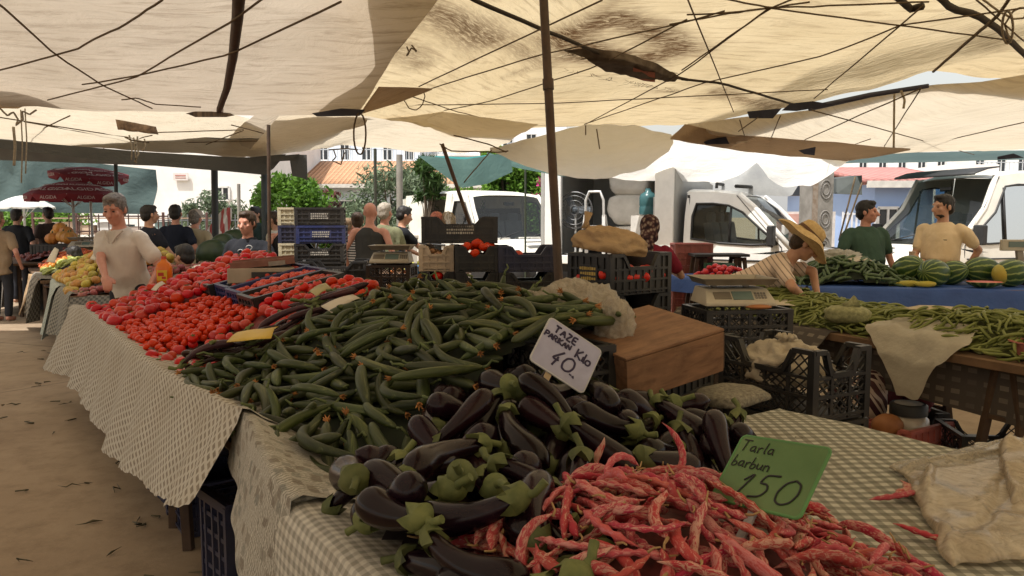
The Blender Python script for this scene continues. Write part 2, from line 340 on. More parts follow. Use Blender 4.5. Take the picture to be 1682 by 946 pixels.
# T4 sagging shaded sheet and T5 sunlit white sheet
tarp('awning_sheet', 'greyish white sheet sagging in shade behind the tall pole', [at(805, 247, 9.3), at(860, 272, 9.4), at(905, 287, 9.5), at(960, 293, 9.5), at(1010, 291, 9.5), at(1060, 274, 9.5), at(1098, 250, 9.5)], [at(805, 244, 9.2), at(850, 235, 8.9), at(960, 205, 8.6), at(1040, 205, 8.6), at(1103, 222, 8.8)], [at(805, 247, 9.3), at(805, 244, 9.2)], [at(1098, 250, 9.5), at(1106, 236, 9.2), at(1103, 222, 8.8)], M_TW, 50, 26, 0, .03, 3, 12)
tarp('awning_sheet', 'dazzling white sheet in full sun above the truck', [at(985, 288, 12.0), at(1010, 294, 12.2), at(1060, 298, 12.4), at(1120, 298, 12.4), at(1180, 301, 12.4), at(1215, 288, 12.4), at(1243, 268, 12.2), at(1262, 292, 12.4), at(1290, 308, 12.4), at(1330, 306, 12.3), at(1362, 290, 12.2), at(1394, 263, 12)], [at(1040, 215, 11.6), at(1100, 220, 11.3), at(1200, 228, 11.3), at(1300, 240, 11.3), at(1402, 255, 11.4)], [at(985, 288, 12.0), at(1040, 215, 11.6)], [at(1394, 263, 12.0), at(1402, 255, 11.4)], M_TW, 80, 24, 0, .03, 3, 15)
tarp('awning_sheet', 'grey sheet hanging in a peak over the truck windscreen', [at(1165, 301, 12.7), at(1200, 320, 12.5), at(1300, 321, 12.5), at(1312, 303, 12.7)], [at(1236, 268, 12.6), at(1243, 266, 12.6), at(1250, 268, 12.6)], [at(1165, 301, 12.7), at(1236, 268, 12.6)], [at(1312, 303, 12.7), at(1250, 268, 12.6)], mat('grey_canvas', (.42, .43, .42), (.35, .36, .36), 4, .9, tr=.3, bump=.3, bscale=6, bdist=.03), 24, 14, 0, .02)
# T6, T7, T8 far tarpaulins of the left half
tarp('tarpaulin', 'pale cream tarpaulin beyond the aisle, above the dark grey valance', [V3(-9.5, 10, 2.58), O(0, 229, 2.58), O(230, 249, 2.58), O(420, 258, 2.6)], [V3(-10, 5.2, 2.95), V3(-4, 5.9, 2.95), O(440, 205, 2.84)], [V3(-9.5, 10, 2.58), V3(-10, 5.2, 2.95)], [O(420, 258, 2.6), O(440, 205, 2.84)], M_T3, 60, 30, .03, .02, 2, 21)
tarp('tarpaulin', 'tan tarpaulin edge overlapping the cream one near the thin pole', [O(335, 253, 2.68), O(395, 261, 2.62), O(470, 237, 2.64), O(600, 206, 2.62)], [O(440, 172, 2.84), O(520, 170, 2.82), O(610, 180, 2.78)], [O(335, 253, 2.68), O(370, 231, 2.72), O(388, 212, 2.78), O(440, 172, 2.84)], [O(600, 206, 2.62), O(610, 180, 2.78)], M_T1, 36, 30, 0, .012, 2, 25)
tarp('tarpaulin', 'cream tarpaulin sagging low in front of the tiled roofs', [O(400, 258, 2.5), O(450, 256, 2.5), O(560, 239, 2.5), O(680, 248, 2.5), O(740, 252, 2.5), O(812, 247, 2.5)], [V3(-2.3, 8.2, 2.72), V3(-.8, 8.6, 2.72), V3(.3, 8.9, 2.62)], [O(400, 258, 2.5), V3(-2.3, 8.2, 2.72)], [O(812, 247, 2.5), V3(.3, 8.9, 2.62)], M_T3, 40, 24, .0, .02, 2.6, 28)
# dark grey valance
def strip(name, label, top, bot, m, n=40, cat='valance', nv=6, wr=.02, group=None):
 T = resample(top, n); B = resample(bot, n); S = np.stack([T * (1 - k) + B * k for k in np.linspace(0, 1, nv)], 0)
 for i in range(nv):
  for j in range(n): S[i, j, 1] += wr * nz(S[i, j, 0] * 2.4, S[i, j, 2] * 2, 7)
 return tag(sheet(name, S, m), label, cat, group)
strip('valance', 'long dark grey valance hanging under the cream tarpaulin', [V3(-9.6, 10.1, 2.56), at(0, 229, 10.2), at(230, 249, 11.0), at(400, 259, 11.5), at(470, 253, 11.5)], [V3(-9.6, 10.1, 2.5), at(0, 243, 10.2), at(120, 258, 10.6), at(250, 272, 11.0), at(380, 282, 11.4), at(440, 288, 11.5), at(462, 262, 11.5)], M_GREY)
M_FADE = mat('faded_grey', (.17, .165, .15), (.13, .125, .115), 3, .9, tr=.3)
strip('valance', 'faded grey cloth behind the dark valance near the parasols', [at(-60, 238, 12), at(0, 238, 12), at(300, 255, 12)], [at(-60, 263, 12), at(0, 263, 12), at(300, 274, 12)], M_FADE)
tarp('tarpaulin', 'faded grey tarpaulin roof beyond the valance, over the parasols', [V3(-9.5, 10.6, 2.7), V3(-3.3, 11.4, 2.7)], [V3(-10.2, 16, 3.0), V3(-5.6, 16, 3.0)], [V3(-9.5, 10.6, 2.7), V3(-10.2, 16, 3.0)], [V3(-3.3, 11.4, 2.7), V3(-5.6, 16, 3.0)], M_FADE, 20, 20, .0, .03)
strip('cloth_scrap', 'dark torn cloth tail hanging beside the fig tree', [at(476, 262, 11.2), at(490, 254, 11.2), at(504, 254, 11.2)], [at(480, 289, 11.2), at(492, 291, 11.2), at(505, 296, 11.2)], M_GREY, 10, 'cloth')
strip('cloth_scrap', 'dark cloth strip joining the valance to its torn tail', [at(440, 257, 11.3), at(492, 253, 11.2)], [at(440, 266, 11.3), at(492, 263, 11.2)], M_GREY, 10, 'cloth')
strip('shade_net', 'large blue green shade net hung behind the parasols', [at(-150, 258, 17.5), at(0, 263, 17.5), at(130, 265, 17.5), at(257, 279, 17.5)], [at(-150, 348, 17.5), at(0, 347, 17.5), at(130, 350, 17.5), at(254, 352, 17.5)], M_NET, 40, 'shade net', 12, .15)
strip('shade_net', 'teal net cloth hanging by a corner over the white van', [at(686, 255, 12), at(760, 262, 12.2), at(800, 256, 12), at(838, 250, 11.5)], [at(690, 258, 12), at(757, 309, 12.2), at(800, 302, 12.2), at(842, 282, 11.6)], M_TEAL, 20, 'shade net', 10)
strip('shade_net', 'green net cloth dipping towards the tall pole', [at(800, 250, 12.6), at(840, 262, 12.6), at(900, 280, 12.6)], [at(800, 262, 12.6), at(850, 276, 12.6), at(930, 291, 12.6)], M_TEAL, 16, 'shade net', 5)
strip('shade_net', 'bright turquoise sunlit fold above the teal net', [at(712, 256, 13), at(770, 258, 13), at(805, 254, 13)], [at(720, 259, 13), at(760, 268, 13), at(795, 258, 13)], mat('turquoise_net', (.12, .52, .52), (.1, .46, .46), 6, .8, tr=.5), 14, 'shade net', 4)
# ------------------------------------------------------------------ ropes, straps
def rope(label, pts, r_=.006, m=None, name='rope', cat='rope', group=None, n=6):
 mb = MB(); P = resample(pts, max(len(pts) * 4, 8)); k = len(P)
 Q = [Vector(p) + V3(0, 0, .006 * nz(i * .8, pts[0][0], 3)) for i, p in enumerate(P)]
 mb.tube(Q, r_, n); return tag(mb.build(name, m or M_ROPE, smooth=180), label, cat, group)
def rp(lst, z): return [onz(x, y, z) for x, y in lst]
G2 = 'ropes under the yellow tarpaulin'; G1 = 'ropes under the beige tarpaulin'; G3 = 'ropes under the cream tarpaulin'
L2 = 'thin dark rope strung under the yellow tarpaulin'
rope('thick dark webbing strap running to the torn patch under the yellow tarpaulin', rp([(760, -12), (778, 0), (990, 90), (1075, 120), (1130, 131)], 2.77), .013, M_WEB, 'strap', 'strap')
rope('dark strap leading from the torn patch to the navy hem patch', rp([(1120, 130), (1183, 136), (1303, 171)], 2.74), .011, M_WEB, 'strap', 'strap')
for q in ([(688, 142), (989, 0)], [(709, 145), (870, 95), (1120, 37), (1190, 18)], [(700, 187), (800, 168), (983, 108), (1128, 32)], [(678, 159), (749, 183), (810, 198), (864, 204), (940, 206)], [(650, 173), (900, 170), (1120, 159), (1360, 147)], [(1130, 0), (1205, 184)],
   [(1120, 115), (1265, 13), (1305, -3)], [(1265, 13), (1479, 42), (1661, 66)], [(1128, 24), (1190, 22), (1265, 13), (1526, 3)], [(960, 204), (1160, 135), (1357, 91), (1479, 42), (1682, 13)], [(1337, 162), (1516, 10)], [(1170, -6), (1265, 13), (1330, 3)], [(1604, 0), (1682, 68)], [(1100, 40), (1210, 20), (1262, 13)], [(960, 205), (1120, 120), (1262, 14)]):
 rope(L2, rp(q, 2.73), .005, group=G2)
rope('thick pale rope tied to the corner of the bright gap', rp([(1533, 117), (1638, 27), (1660, -5)], 2.79), .011, M_ROPE)
rope('short dark strap end dangling near the top of the yellow tarpaulin', rp([(1472, -6), (1496, 15), (1516, 10)], 2.86), .022, M_WEB, 'strap', 'strap')
rope('long dark strap under the corner of the yellow tarpaulin', rp([(1540, -8), (1563, 15), (1604, 24), (1640, 48), (1700, 106)], 2.84), .022, M_WEB, 'strap', 'strap')
rope('knotted pale rope loop hanging at the corner of the yellow tarpaulin', [onz(1655 + 9 * math.cos(a), 45 + 27 * math.sin(a), 2.7) for a in np.linspace(0, 6.2, 14)], .007, M_ROPE2)
rope('second pale rope tangle near the long dark strap', rp([(1615, 0), (1640, 18), (1665, 32), (1682, 30), (1690, 12), (1668, 14), (1650, 40), (1660, 70)], 2.74), .006, M_ROPE2)
rope('dark wooden batten holding up the beige tarpaulin', rp([(393, -12), (390, 30), (383, 92), (373, 145), (359, 183)], 2.50), .026, mat('batten_wood', (.07, .045, .03), (.05, .03, .02), 18, .8), 'batten', 'batten')
for q in ([(-20, -6), (0, 7), (91, 90), (172, 142), (250, 178)], [(-20, 120), (0, 115), (128, 81), (156, 63), (200, 44), (267, 0)], [(78, 164), (223, 127), (379, 37), (432, -3)], [(135, 139), (223, 125), (375, 90), (560, 3)], [(200, 164), (225, 161), (255, 171), (330, 176)]):
 rope('thin dark rope strung under the beige tarpaulin', rp(q, 2.47), .005, group=G1)
for q in ([(1513, 145), (1289, 244)], [(1333, 181), (1600, 254)], [(1492, 245), (1682, 201)], [(1513, 145), (1452, 241)], [(1215, 197), (1228, 240)], [(1282, 190), (1262, 238)], [(1213, 216), (1245, 193)], [(1350, 255), (1430, 228)]):
 rope('thin rope strung under the cream tarpaulin beyond', rp(q, 2.52), .0055, group=G3)
rope('straight pale cord hanging from the cream tarpaulin', [at(1469, 154, 7.0), at(1468, 243, 7.0)], .009, M_ROPE2)
rope('short cord with a frayed knot hanging by the bright gap', [at(1480, 148, 6.9), at(1486, 165, 6.9), at(1484, 178, 6.9)], .01, M_ROPE2)
rope('long rope loop hanging from the seam of two tarpaulins', [at(591 - 10 * math.sin(a) ** 1 * (1 if a < 3.2 else 1), 220 - 34 * math.cos(a), 6.8) for a in np.linspace(0.1, 6.1, 18)], .008)
rope('thin rope loop dangling from the tied tarpaulin corner', [at(x, y, 6.8) for x, y in ((660, 143), (664, 165), (672, 178), (684, 181), (694, 172), (698, 158), (694, 145))], .005)
rope('knotted cord at the seam of the beige and yellow tarpaulins', [at(x, y, 5.6) for x, y in ((668, 76), (672, 86), (668, 92), (676, 78), (685, 85), (676, 74))], .006)
tarp('tarpaulin', 'tan wedge of cloth tied under the yellow tarpaulin with a rope', [O(590, 188, 2.49), O(650, 171, 2.52), O(710, 147, 2.58)], [O(622, 142, 2.58), O(660, 142, 2.59), O(710, 145, 2.58)], [O(590, 188, 2.49), O(622, 142, 2.58)], [O(710, 147, 2.58), O(710, 145, 2.58)], M_TB, 16, 8, 0, .005)
mb = MB(); mb.prism([at(x, y, 6.0) for x, y in ((625, 76), (655, 63), (668, 65), (648, 88))], V3(0, .015, 0)); tag(mb.build('hem_patch', mat('dark_patch', (.04, .035, .035), (.14, .12, .1), 9, .9), smooth=0), 'dark striped patch on the edge of the beige tarpaulin', 'cloth patch', 'dark patches on the tarpaulin hems')
mb = MB(); mb.prism([at(x, y, 6.85) for x, y in ((512, 186), (560, 178), (600, 180), (590, 190), (520, 191))], V3(0, .015, 0)); tag(mb.build('hem_patch', mat('dark_patch2', (.035, .035, .05)), smooth=0), 'dark patch at the corner where the beige tarpaulin meets the gap', 'cloth patch', 'dark patches on the tarpaulin hems')
mb = MB(); mb.prism([at(x, y, 6.85) for x, y in ((305, 186), (320, 183), (372, 183), (385, 189), (370, 192), (320, 192))], V3(0, .015, 0)); tag(mb.build('hem_patch', mat('striped_patch', (.22, .17, .12), (.06, .05, .04), 7, .9, stretch=(4, .1, .1)), smooth=0), 'striped patch where the batten meets the beige hem', 'cloth patch', 'dark patches on the tarpaulin hems')
# board with cords hanging under the far cream tarpaulin
t = empty('hanging_board', at(222, 210, 8.6), 0, 'tattered brown board with cords dangling under the cream tarpaulin', 'board')
mb = MB(); S = np.array([[at(190 + 66 * a + 4 * b, 196 + 12 * a + (17 - 4 * a) * b + 1.6 * nz(a * 5, b * 4, 1), 8.6) - t.location for a in np.linspace(0, 1, 9)] for b in np.linspace(0, 1, 4)])
ob = sheet('board', S, mat('brown_board', (.30, .20, .12), (.09, .06, .04), 14, .9), t, .012)
for k, q in enumerate(([(212, 222), (217, 240), (216, 263)], [(226, 224), (222, 245), (224, 268)], [(219, 226), (228, 252), (221, 266)], [(237, 228), (240, 240), (234, 248)], [(205, 225), (215, 230), (245, 234)])):
 mb = MB(); mb.tube([at(x, y, 8.5) - t.location for x, y in q], .009, 5); mb.build('cord', M_ROPE2 if k < 4 else M_ROPE, t, 180)
for q in ([(40, 200), (200, 228), (330, 250)], [(0, 193), (215, 226), (320, 250)], [(30, 230), (115, 190)], [(250, 218), (400, 213)], [(170, 243), (250, 222)], [(310, 248), (400, 214)], [(380, 205), (495, 235)], [(250, 235), (500, 230)]):
 rope('thin rope strung under the pale cream tarpaulin beyond the aisle', rp(q, 2.66), .007, group='ropes under the far cream tarpaulin')
for x, y0, y1, lab in ((22, 208, 272, 'thick pale cord hanging in front of the grey cloth'), (34, 180, 300, 'thin pale cord with a frayed end beside the red parasols'), (41, 178, 285, 'thin twisted cord beside the pale cords')):
 rope(lab, [at(x, y0, 7.5), at(x + 3, (y0 + y1) / 2, 7.5), at(x + 1, y1, 7.5)], .012 if x == 22 else .006, M_ROPE2)
rope('tangle of cord tied to the hem at the aisle side', [at(x, y, 7.0) for x, y in ((0, 178), (12, 190), (22, 184), (30, 196), (26, 206), (38, 196), (36, 182), (48, 188), (60, 181))], .008, M_ROPE2)
for q, lab in (([(540, 246), (570, 244), (588, 246)], 'cord knots hanging under the sagging cream tarpaulin'), ([(548, 246), (552, 258), (546, 264), (560, 270), (566, 250)], 'dangling frayed cord over the tiled roof'), ([(745, 222), (800, 236), (832, 250)], 'taut cord from the slanted strut to the sagging sheet'), ([(722, 236), (740, 248), (815, 250), (835, 248)], 'slack cord under the sagging cream tarpaulin')):
 rope(lab, [at(x, y, 9.0) for x, y in q], .008)
for q in ([(808, 246), (770, 290), (762, 300)], [(962, 206), (962, 222)], [(980, 212), (985, 245)]):
 rope('short rope hanging from the sagging white sheet', [at(x, y, 8.5) for x, y in q], .007, group='ropes on the sagging sheet')
# ================================================================== POLES
M_POLE = mat('brown_steel', (.085, .055, .038), (.05, .034, .024), 9, .5, metal=.3, bump=.1, bscale=40, dirt=(.14, .07, .035, .6))
M_POLE2 = mat('blue_steel', (.055, .075, .085), (.035, .05, .058), 6, .5)
M_POLE3 = mat('grey_steel', (.30, .28, .24), (.22, .2, .17), 5, .6)
def pole(name, label, p, q, r_, m, base=True, cat='pole', collar=False):
 t = empty(name, p, 0, label, cat); p = Vector(p); q = Vector(q); mb = MB(); mb.tube([V3(0, 0, 0), (q - p) * .5, q - p], r_, 10); mb.build('shaft', m, t, 60)
 if base: mb = MB(); mb.box((0, 0, .006), (.14, .14, .012)); mb.build('base_plate', m, t, 0)
 if collar:
  d = (q - p).normalized(); c = (q - p) * collar; mb = MB(); mb.tube([c - d * .03, c + d * .03], r_ * 1.25, 10); mb.build('collar', m, t, 40)
 return t
d0 = at(918, 465, 4.45); d1 = at(893, 0, 4.55); k = d0.z / (d1.z - d0.z); foot = d0 - (d1 - d0) * k; foot.z = 0
pole('canopy_pole', 'tall leaning brown pole standing behind the cucumber heap', foot, d0 + (d1 - d0) * 1.12, .026, M_POLE, collar=.78)
pole('canopy_pole', 'thin brown pole behind the woman in the dark printed shirt', at(441, 500, 8.0) * 1 - V3(0, 0, at(441, 500, 8).z), at(441, 205, 8.0), .018, M_POLE)
def post(name, label, px, Y, ytop, r_, m, base=True):
 b = at(px, 400, Y); b.z = 0; tp = at(px, ytop, Y); return pole(name, label, b, tp, r_, m, base)
post('canopy_pole', 'blue grey post next to the thin pole, under the torn valance', 434, 12, 262, .05, M_POLE2)
post('canopy_pole', 'dark post in front of the white wall by the striped parasol', 352, 13.5, 268, .055, mat('black_steel', (.035, .037, .04), None, 6, .5))
pole('canopy_pole', 'slim leaning pole in front of the shade net', V3(at(184, 300, 13).x, 13, 0), at(190, 268, 13), .03, mat('black_steel2', (.03, .035, .037), None, 6, .5))
post('canopy_pole', 'slender dark pole in front of the olive tree', 616, 11, 244, .022, mat('green_steel', (.05, .055, .04), None, 6, .6))
post('canopy_pole', 'pale square post behind the man in black by the olive tree', 656, 13.5, 254, .055, M_POLE3)
pole('canopy_strut', 'dark strut leaning across the white van roof', at(790, 420, 9.8), at(726, 236, 9.6), .024, M_POLE, False, 'strut')
post('canopy_pole', 'thin wire pole in front of the creeper hedge', 863, 15, 272, .02, mat('wire_steel', (.04, .05, .03), None, 6, .6))
post('canopy_pole', 'thin grey pole beside the white wall and fence', 392, 19, 302, .04, M_POLE3)
# ================================================================== BACKGROUND
M_WALL = mat('white_render', (.80, .79, .76), (.72, .71, .69), 1.5, .9, bump=.1, bscale=30, dirt=(.5, .47, .42, .5))
M_GLASSD = mat('dark_window', (.03, .035, .04), (.02, .022, .025), 3, .15, .6)
M_SASH = mat('white_sash', (.7, .7, .68))
def tile_mat(name, c1, c2):
 t = NT(name); t.set(.85, .2); uv = t.coord('UV')
 w = t.n('ShaderNodeTexWave', wave_type='BANDS', bands_direction='X'); w.inputs['Scale'].default_value = 1.6; t.l(uv, w.inputs[0])
 w2 = t.n('ShaderNodeTexWave', wave_type='BANDS', bands_direction='Y', wave_profile='SAW'); w2.inputs['Scale'].default_value = .95; t.l(uv, w2.inputs[0])
 col = t.ramp(t.noise(uv, 3, 6, .7), [(.3, c2), (.7, c1)]); col = t.mix(.45, col, t.mix(.5, w.outputs[0], w2.outputs[0]), 'MULTIPLY'); t.color(col); t.bump(t.math('ADD', w.outputs[0], w2.outputs[0]), .9, .06); return t.m
M_TILE = tile_mat('roof_tile', (.66, .38, .22), (.52, .28, .16)); M_TILER = tile_mat('red_roof_tile', (.60, .29, .26), (.50, .22, .2))
def house(name, label, x0, x1, y0, y1, h, wallm, roof=None, wins=(), cat='house', rh=1.0, over=.4):
 """axis-aligned house; wins: (x centre, z centre, w, h) on the front (low y)"""
 t = empty(name, ((x0 + x1) / 2, y0, 0), 0, label, cat); hw = (x1 - x0) / 2; dp = y1 - y0
 mb = MB(); mb.box((0, dp / 2, h / 2), (2 * hw, dp, h)); mb.build('wall', wallm, t, 0)
 if roof:
  S = np.array([[(-hw - over + (2 * hw + 2 * over) * a, -over + (dp / 2 + over) * b, h + .03 + rh * b) for a in np.linspace(0, 1, 12)] for b in np.linspace(0, 1, 5)])
  ob = sheet('roof', S, roof, t, .1)
  S2 = S.copy(); S2[..., 1] = dp - S2[..., 1]; sheet('roof', S2, roof, t, .1)
  mb = MB(); mb.box((0, -over, h - .02), (2 * hw + 2 * over, .06, .16)); mb.build('fascia', mat('fascia', (.62, .6, .55)), t, 0)
 for cx, cz, w, hh in wins:
  mb = MB(); q = [(-w / 2, 0, -hh / 2), (w / 2, 0, -hh / 2), (w / 2, 0, hh / 2), (-w / 2, 0, hh / 2)]; f = .07
  for a, b in ((0, 1), (1, 2), (2, 3), (3, 0)): mb.bar(V3(*q[a]), V3(*q[b]), f, f)
  mb.bar((0, 0, -hh / 2), (0, 0, hh / 2), f * .7, f * .7)
  fr = mb.build('window', M_SASH, t, 0, loc=(cx, -.03, cz)); mb = MB(); mb.box((0, .02, 0), (w, .012, hh)); mb.build('pane', M_GLASSD, fr, 0)
 return t
# white building behind the fence
xa = at(240, 300, 30).x; xb = at(470, 300, 30).x
house('white_building', 'plain white building behind the fence and shade net', xa - 8, xb - .6, 30, 38, 6.2, M_WALL, None, [(-3 + (xb - xa + 7.4) / 2 + 1.2, 2.45, .5, .5)], 'building')
mb = MB(); mb.box((0, 0, 0), (.55, .06, .28)); mb.box((0, -.035, .04), (.4, .01, .05), mi=1); mb.box((0, -.035, -.05), (.4, .01, .03), mi=1)
tag(mb.build('wall_sign', [mat('sign_white', (.72, .68, .66)), mat('sign_red', (.5, .25, .22))], smooth=0, loc=at(297, 290, 29.9)), 'small faded sign on the white building', 'sign')
# tiled-roof house
y = 34; xa = at(500, 300, y).x; xb = at(775, 300, y).x; ez = at(560, 305, y).z
house('tiled_house', 'low house with an orange tiled roof behind the olive tree', xa, xb + .4, y, y + 8, ez, mat('blue_grey_wall', (.50, .56, .60), (.44, .5, .54), 2, .9), M_TILE, [(-(xb - xa) / 2 + 1.2, ez - .9, 2.2, .55), (-(xb - xa) / 2 + 4.2, ez - 1.0, 1.3, .6)], rh=1.25)
def block(label, px0, px1, Y, ptop, wins, col, floors=3, balc=True):
 x0 = at(px0, 300, Y).x; x1 = at(px1, 300, Y).x; h = at((px0 + px1) / 2, ptop, Y).z; ww = []
 for f in range(floors):
  for k in range(wins): ww.append(((k + .5) / wins * (x1 - x0) - (x1 - x0) / 2, h - 2.0 - 3 * f, (x1 - x0) / wins * .42, 1.5))
 t = house('apartment_block', label, x0, x1, Y, Y + 10, h, mat('block_' + label[:10], col, tuple(c * .93 for c in col), 1, .9), None, ww, 'building')
 if balc:
  for f in range(floors):
   z = h - 3.05 - 3 * f; mb = MB(); mb.box((0, -.6, z), (x1 - x0, 1.2, .14)); mb.build('balcony', M_WALL, t, 0); mb = MB()
   for k in range(int((x1 - x0) / .35)): mb.box((-(x1 - x0) / 2 + k * .35 + .1, -1.15, z + .5), (.04, .04, .9))
   mb.bar((-(x1 - x0) / 2, -1.15, z + .97), ((x1 - x0) / 2, -1.15, z + .97), .06, .06); mb.build('railing', mat('railing_paint', (.45, .5, .55)), t, 0)
 return t
block('pale blue white apartment block above the orange tiled roof', 480, 690, 58, 200, 6, (.62, .68, .76), 4)
block('white apartment block beyond the slanted strut', 700, 930, 66, 195, 6, (.74, .75, .76), 4)
block('white block with balconies beyond the red roof', 1400, 1560, 52, 230, 5, (.80, .79, .77), 3)
block('tall pale block beyond the van with the black visor', 1590, 1800, 64, 225, 6, (.78, .77, .74), 4)
block('low white house peeping above the red roof', 1556, 1640, 40, 270, 3, (.82, .80, .78), 1, False)
# blue house with red roof
y = 19; xa = at(1437, 320, y).x; xb = at(1556, 320, y).x
house('blue_house', 'light blue house with a red tiled roof behind the men', xa, xb, y, y + 6, at(1500, 302, y).z, mat('blue_wall', (.33, .46, .72), (.29, .41, .66), 1.5, .9), M_TILER, [(-.55, 1.35, .5, .9)], rh=.5, over=.35)
xc = at(1535, 320, y).x; mb = MB(); mb.box((0, 0, 1.25), (2.6, .2, 2.5)); mb.box((-1.22, -.11, 1.25), (.26, .02, 2.5), mi=1)
for k in range(6): mb.box((-1.22, -.123, .3 + k * .42), (.26, .004, .03), mi=2)
tag(mb.build('yard_wall', [M_WALL, mat('blue_trim', (.12, .28, .62)), mat('pale_blue_trim', (.4, .55, .75))], smooth=0, loc=(xc + 1.0, y - .6, 0)), 'bright white yard wall with a blue tiled edge', 'wall')
# fences
def picket(label, p, q, h, step, m, bars=(.15, .9), r_=.012, name='picket_fence', cols=None):
 p = Vector(p); q = Vector(q); L = (q - p).length; n = max(2, int(L / step)); t = empty(name, p, 0, label, 'fence'); mb = MB()
 for k in range(n + 1): a = (q - p) * (k / n); mb.bar(a, a + V3(0, 0, h), r_ * 2, r_ * 2, up=(0, 1, 0))
 mb.build('railing_bar', m, t, 0); mb = MB()
 for b in bars: mb.bar(V3(0, 0, h * b), q - p + V3(0, 0, h * b), .035, .035)
 mb.build('rail', m, t, 0); return t
M_IRON = mat('grey_iron', (.16, .17, .17), (.1, .11, .11), 6, .6)
picket('grey iron picket fence in front of the white building', V3(at(245, 0, 22).x, 22, 0), V3(at(505, 0, 22).x, 22, 0), at(0, 352, 22).z, .16, M_IRON, r_=.014)
picket('iron picket fence below the olive tree', V3(at(505, 0, 22.3).x, 22.3, 0), V3(at(700, 0, 22.3).x, 22.3, 0), 1.45, .16, M_IRON, r_=.014)
picket('dark wire fence with brown posts under the shade net', V3(at(95, 0, 19).x, 19, 0), V3(at(262, 0, 19).x, 19, 0), 1.65, .22, mat('rust_wire', (.07, .035, .03)), (.15, .35, .55, .75, .97), .01)
picket('white metal yard gate in front of the blue house', V3(at(1398, 0, 17.5).x, 17.5, 0), V3(at(1452, 0, 17.5).x, 17.5, 0), 1.7, .1, mat('white_gate', (.75, .76, .78)), (.1, .5, .97), .016, 'yard_gate')
mb = MB(); mb.box((0, 0, .55), (.5, .35, 1.1)); mb.box((0, 0, 1.13), (.62, .45, .07)); tag(mb.build('gate_pillar', mat('pillar_stone', (.45, .43, .38), (.36, .34, .3), 4, .9), smooth=0, bevel=.01, loc=(at(673, 0, 18.5).x, 18.5, 0)), 'stone gate pillar with a cap beside the rear of the white van', 'pillar')
# stacked cartons behind the wire fence
r_ = random.Random(8); cols = [(.62, .48, .36), (.72, .66, .58), (.55, .3, .22), (.35, .5, .5), (.7, .7, .68), (.5, .42, .36)]
CM = [mat('carton_%d' % i, c, tuple(x * .8 for x in c), 3, .9) for i, c in enumerate(cols)]
sh = empty('goods_rack', (at(180, 0, 20).x, 20, 0), 0, 'open goods rack behind the dark wire fence', 'rack'); hw = 2.2
mb = MB()
for z in (.35, .75, 1.15, 1.55): mb.box((0, .3, z), (2 * hw, .6, .03))
mb.build('shelf', mat('rack_board', (.4, .28, .2)), sh, 0); ms = mat('rack_steel', (.12, .06, .05))
for x in (-hw, -hw / 2, 0, hw / 2, hw): mb = MB(); mb.box((x, .02, .85), (.05, .05, 1.7)); mb.build('upright', ms, sh, 0)
for z in (.37, .77, 1.17):
 x = at(180, 0, 20).x - hw + .1
 while x < at(180, 0, 20).x + hw - .4:
  w = r_.uniform(.25, .55); h = r_.uniform(.16, .3); mb = MB(); mb.box((0, 0, h / 2), (w, .45, h)); mb.box((0, 0, h - .002), (w * .98, .06, .012), mi=1)
  o = mb.build('carton', [r_.choice(CM), CM[1]], smooth=0, bevel=.006, loc=(x + w / 2, 20.3, z)); tag(o, 'carton on the goods rack behind the dark wire fence', 'carton', 'cartons on the goods rack'); x += w + r_.uniform(.02, .12)
# ------------------------------------------------------------------ trees
def leafmat(name, c1, c2, tr=.35):
 t = NT(name); t.set(.55, .35); v = t.coord('Object'); col = t.ramp(t.noise(v, 2.2, 4), [(.3, c2), (.7, c1)])
 at_ = t.n('ShaderNodeAttribute', attribute_name='leaf'); h = t.n('ShaderNodeHueSaturation'); t.l(t.math('MULTIPLY_ADD', at_.outputs['Fac'], .9, .55), h.inputs['Value']); t.l(col, h.inputs['Color'])
 t.color(h.outputs[0]); t.translucent(h.outputs[0], tr); return t.m
def leaves(name, pts, size, m, parent, seed=1, shape=2.4, up=.3):
 """many small leaf quads at the given points"""
 g = np.random.default_rng(seed); P = np.asarray(pts, float); n = len(P)
 a = g.normal(size=(n, 3)); a[:, 2] += up; a /= np.linalg.norm(a, axis=1)[:, None]; b = g.normal(size=(n, 3)); b -= a * (a * b).sum(1)[:, None]; b /= np.linalg.norm(b, axis=1)[:, None]
 s = size * g.uniform(.6, 1.35, n)[:, None]; nn = np.cross(a, b)
 V = np.stack([P - a * s * shape / 2, P + b * s * .5 + nn * s * .12, P + a * s * shape / 2, P - b * s * .5 + nn * s * .12], 1).reshape(-1, 3)
 F = np.arange(4 * n).reshape(n, 4); me = bpy.data.meshes.new(name); me.from_pydata(V.tolist(), [], F.tolist()); me.materials.append(m)
 at_ = me.color_attributes.new('leaf', 'FLOAT_COLOR', 'POINT'); c = np.ones((4 * n, 4)); c[:, :3] = np.repeat(g.random(n), 4)[:, None]; at_.data.foreach_set('color', c.ravel())
 return link(name, me, parent)
def blob_pts(cs, n, g, hollow=.55):
 out = []
 w = np.array([r[0] * r[1] * r[2] for _, r in cs]) ** .7; w /= w.sum()
 for (c, r), k in zip(cs, (w * n).astype(int)):
  d = g.normal(size=(k, 3)); d /= np.linalg.norm(d, axis=1)[:, None]; rad = g.uniform(hollow, 1.08, k)[:, None]; out.append(np.array(c) + d * rad * np.array(r))
 return np.concatenate(out)
M_BARK = mat('bark', (.13, .1, .07), (.08, .06, .04), 12, .95, bump=.5, bscale=30)
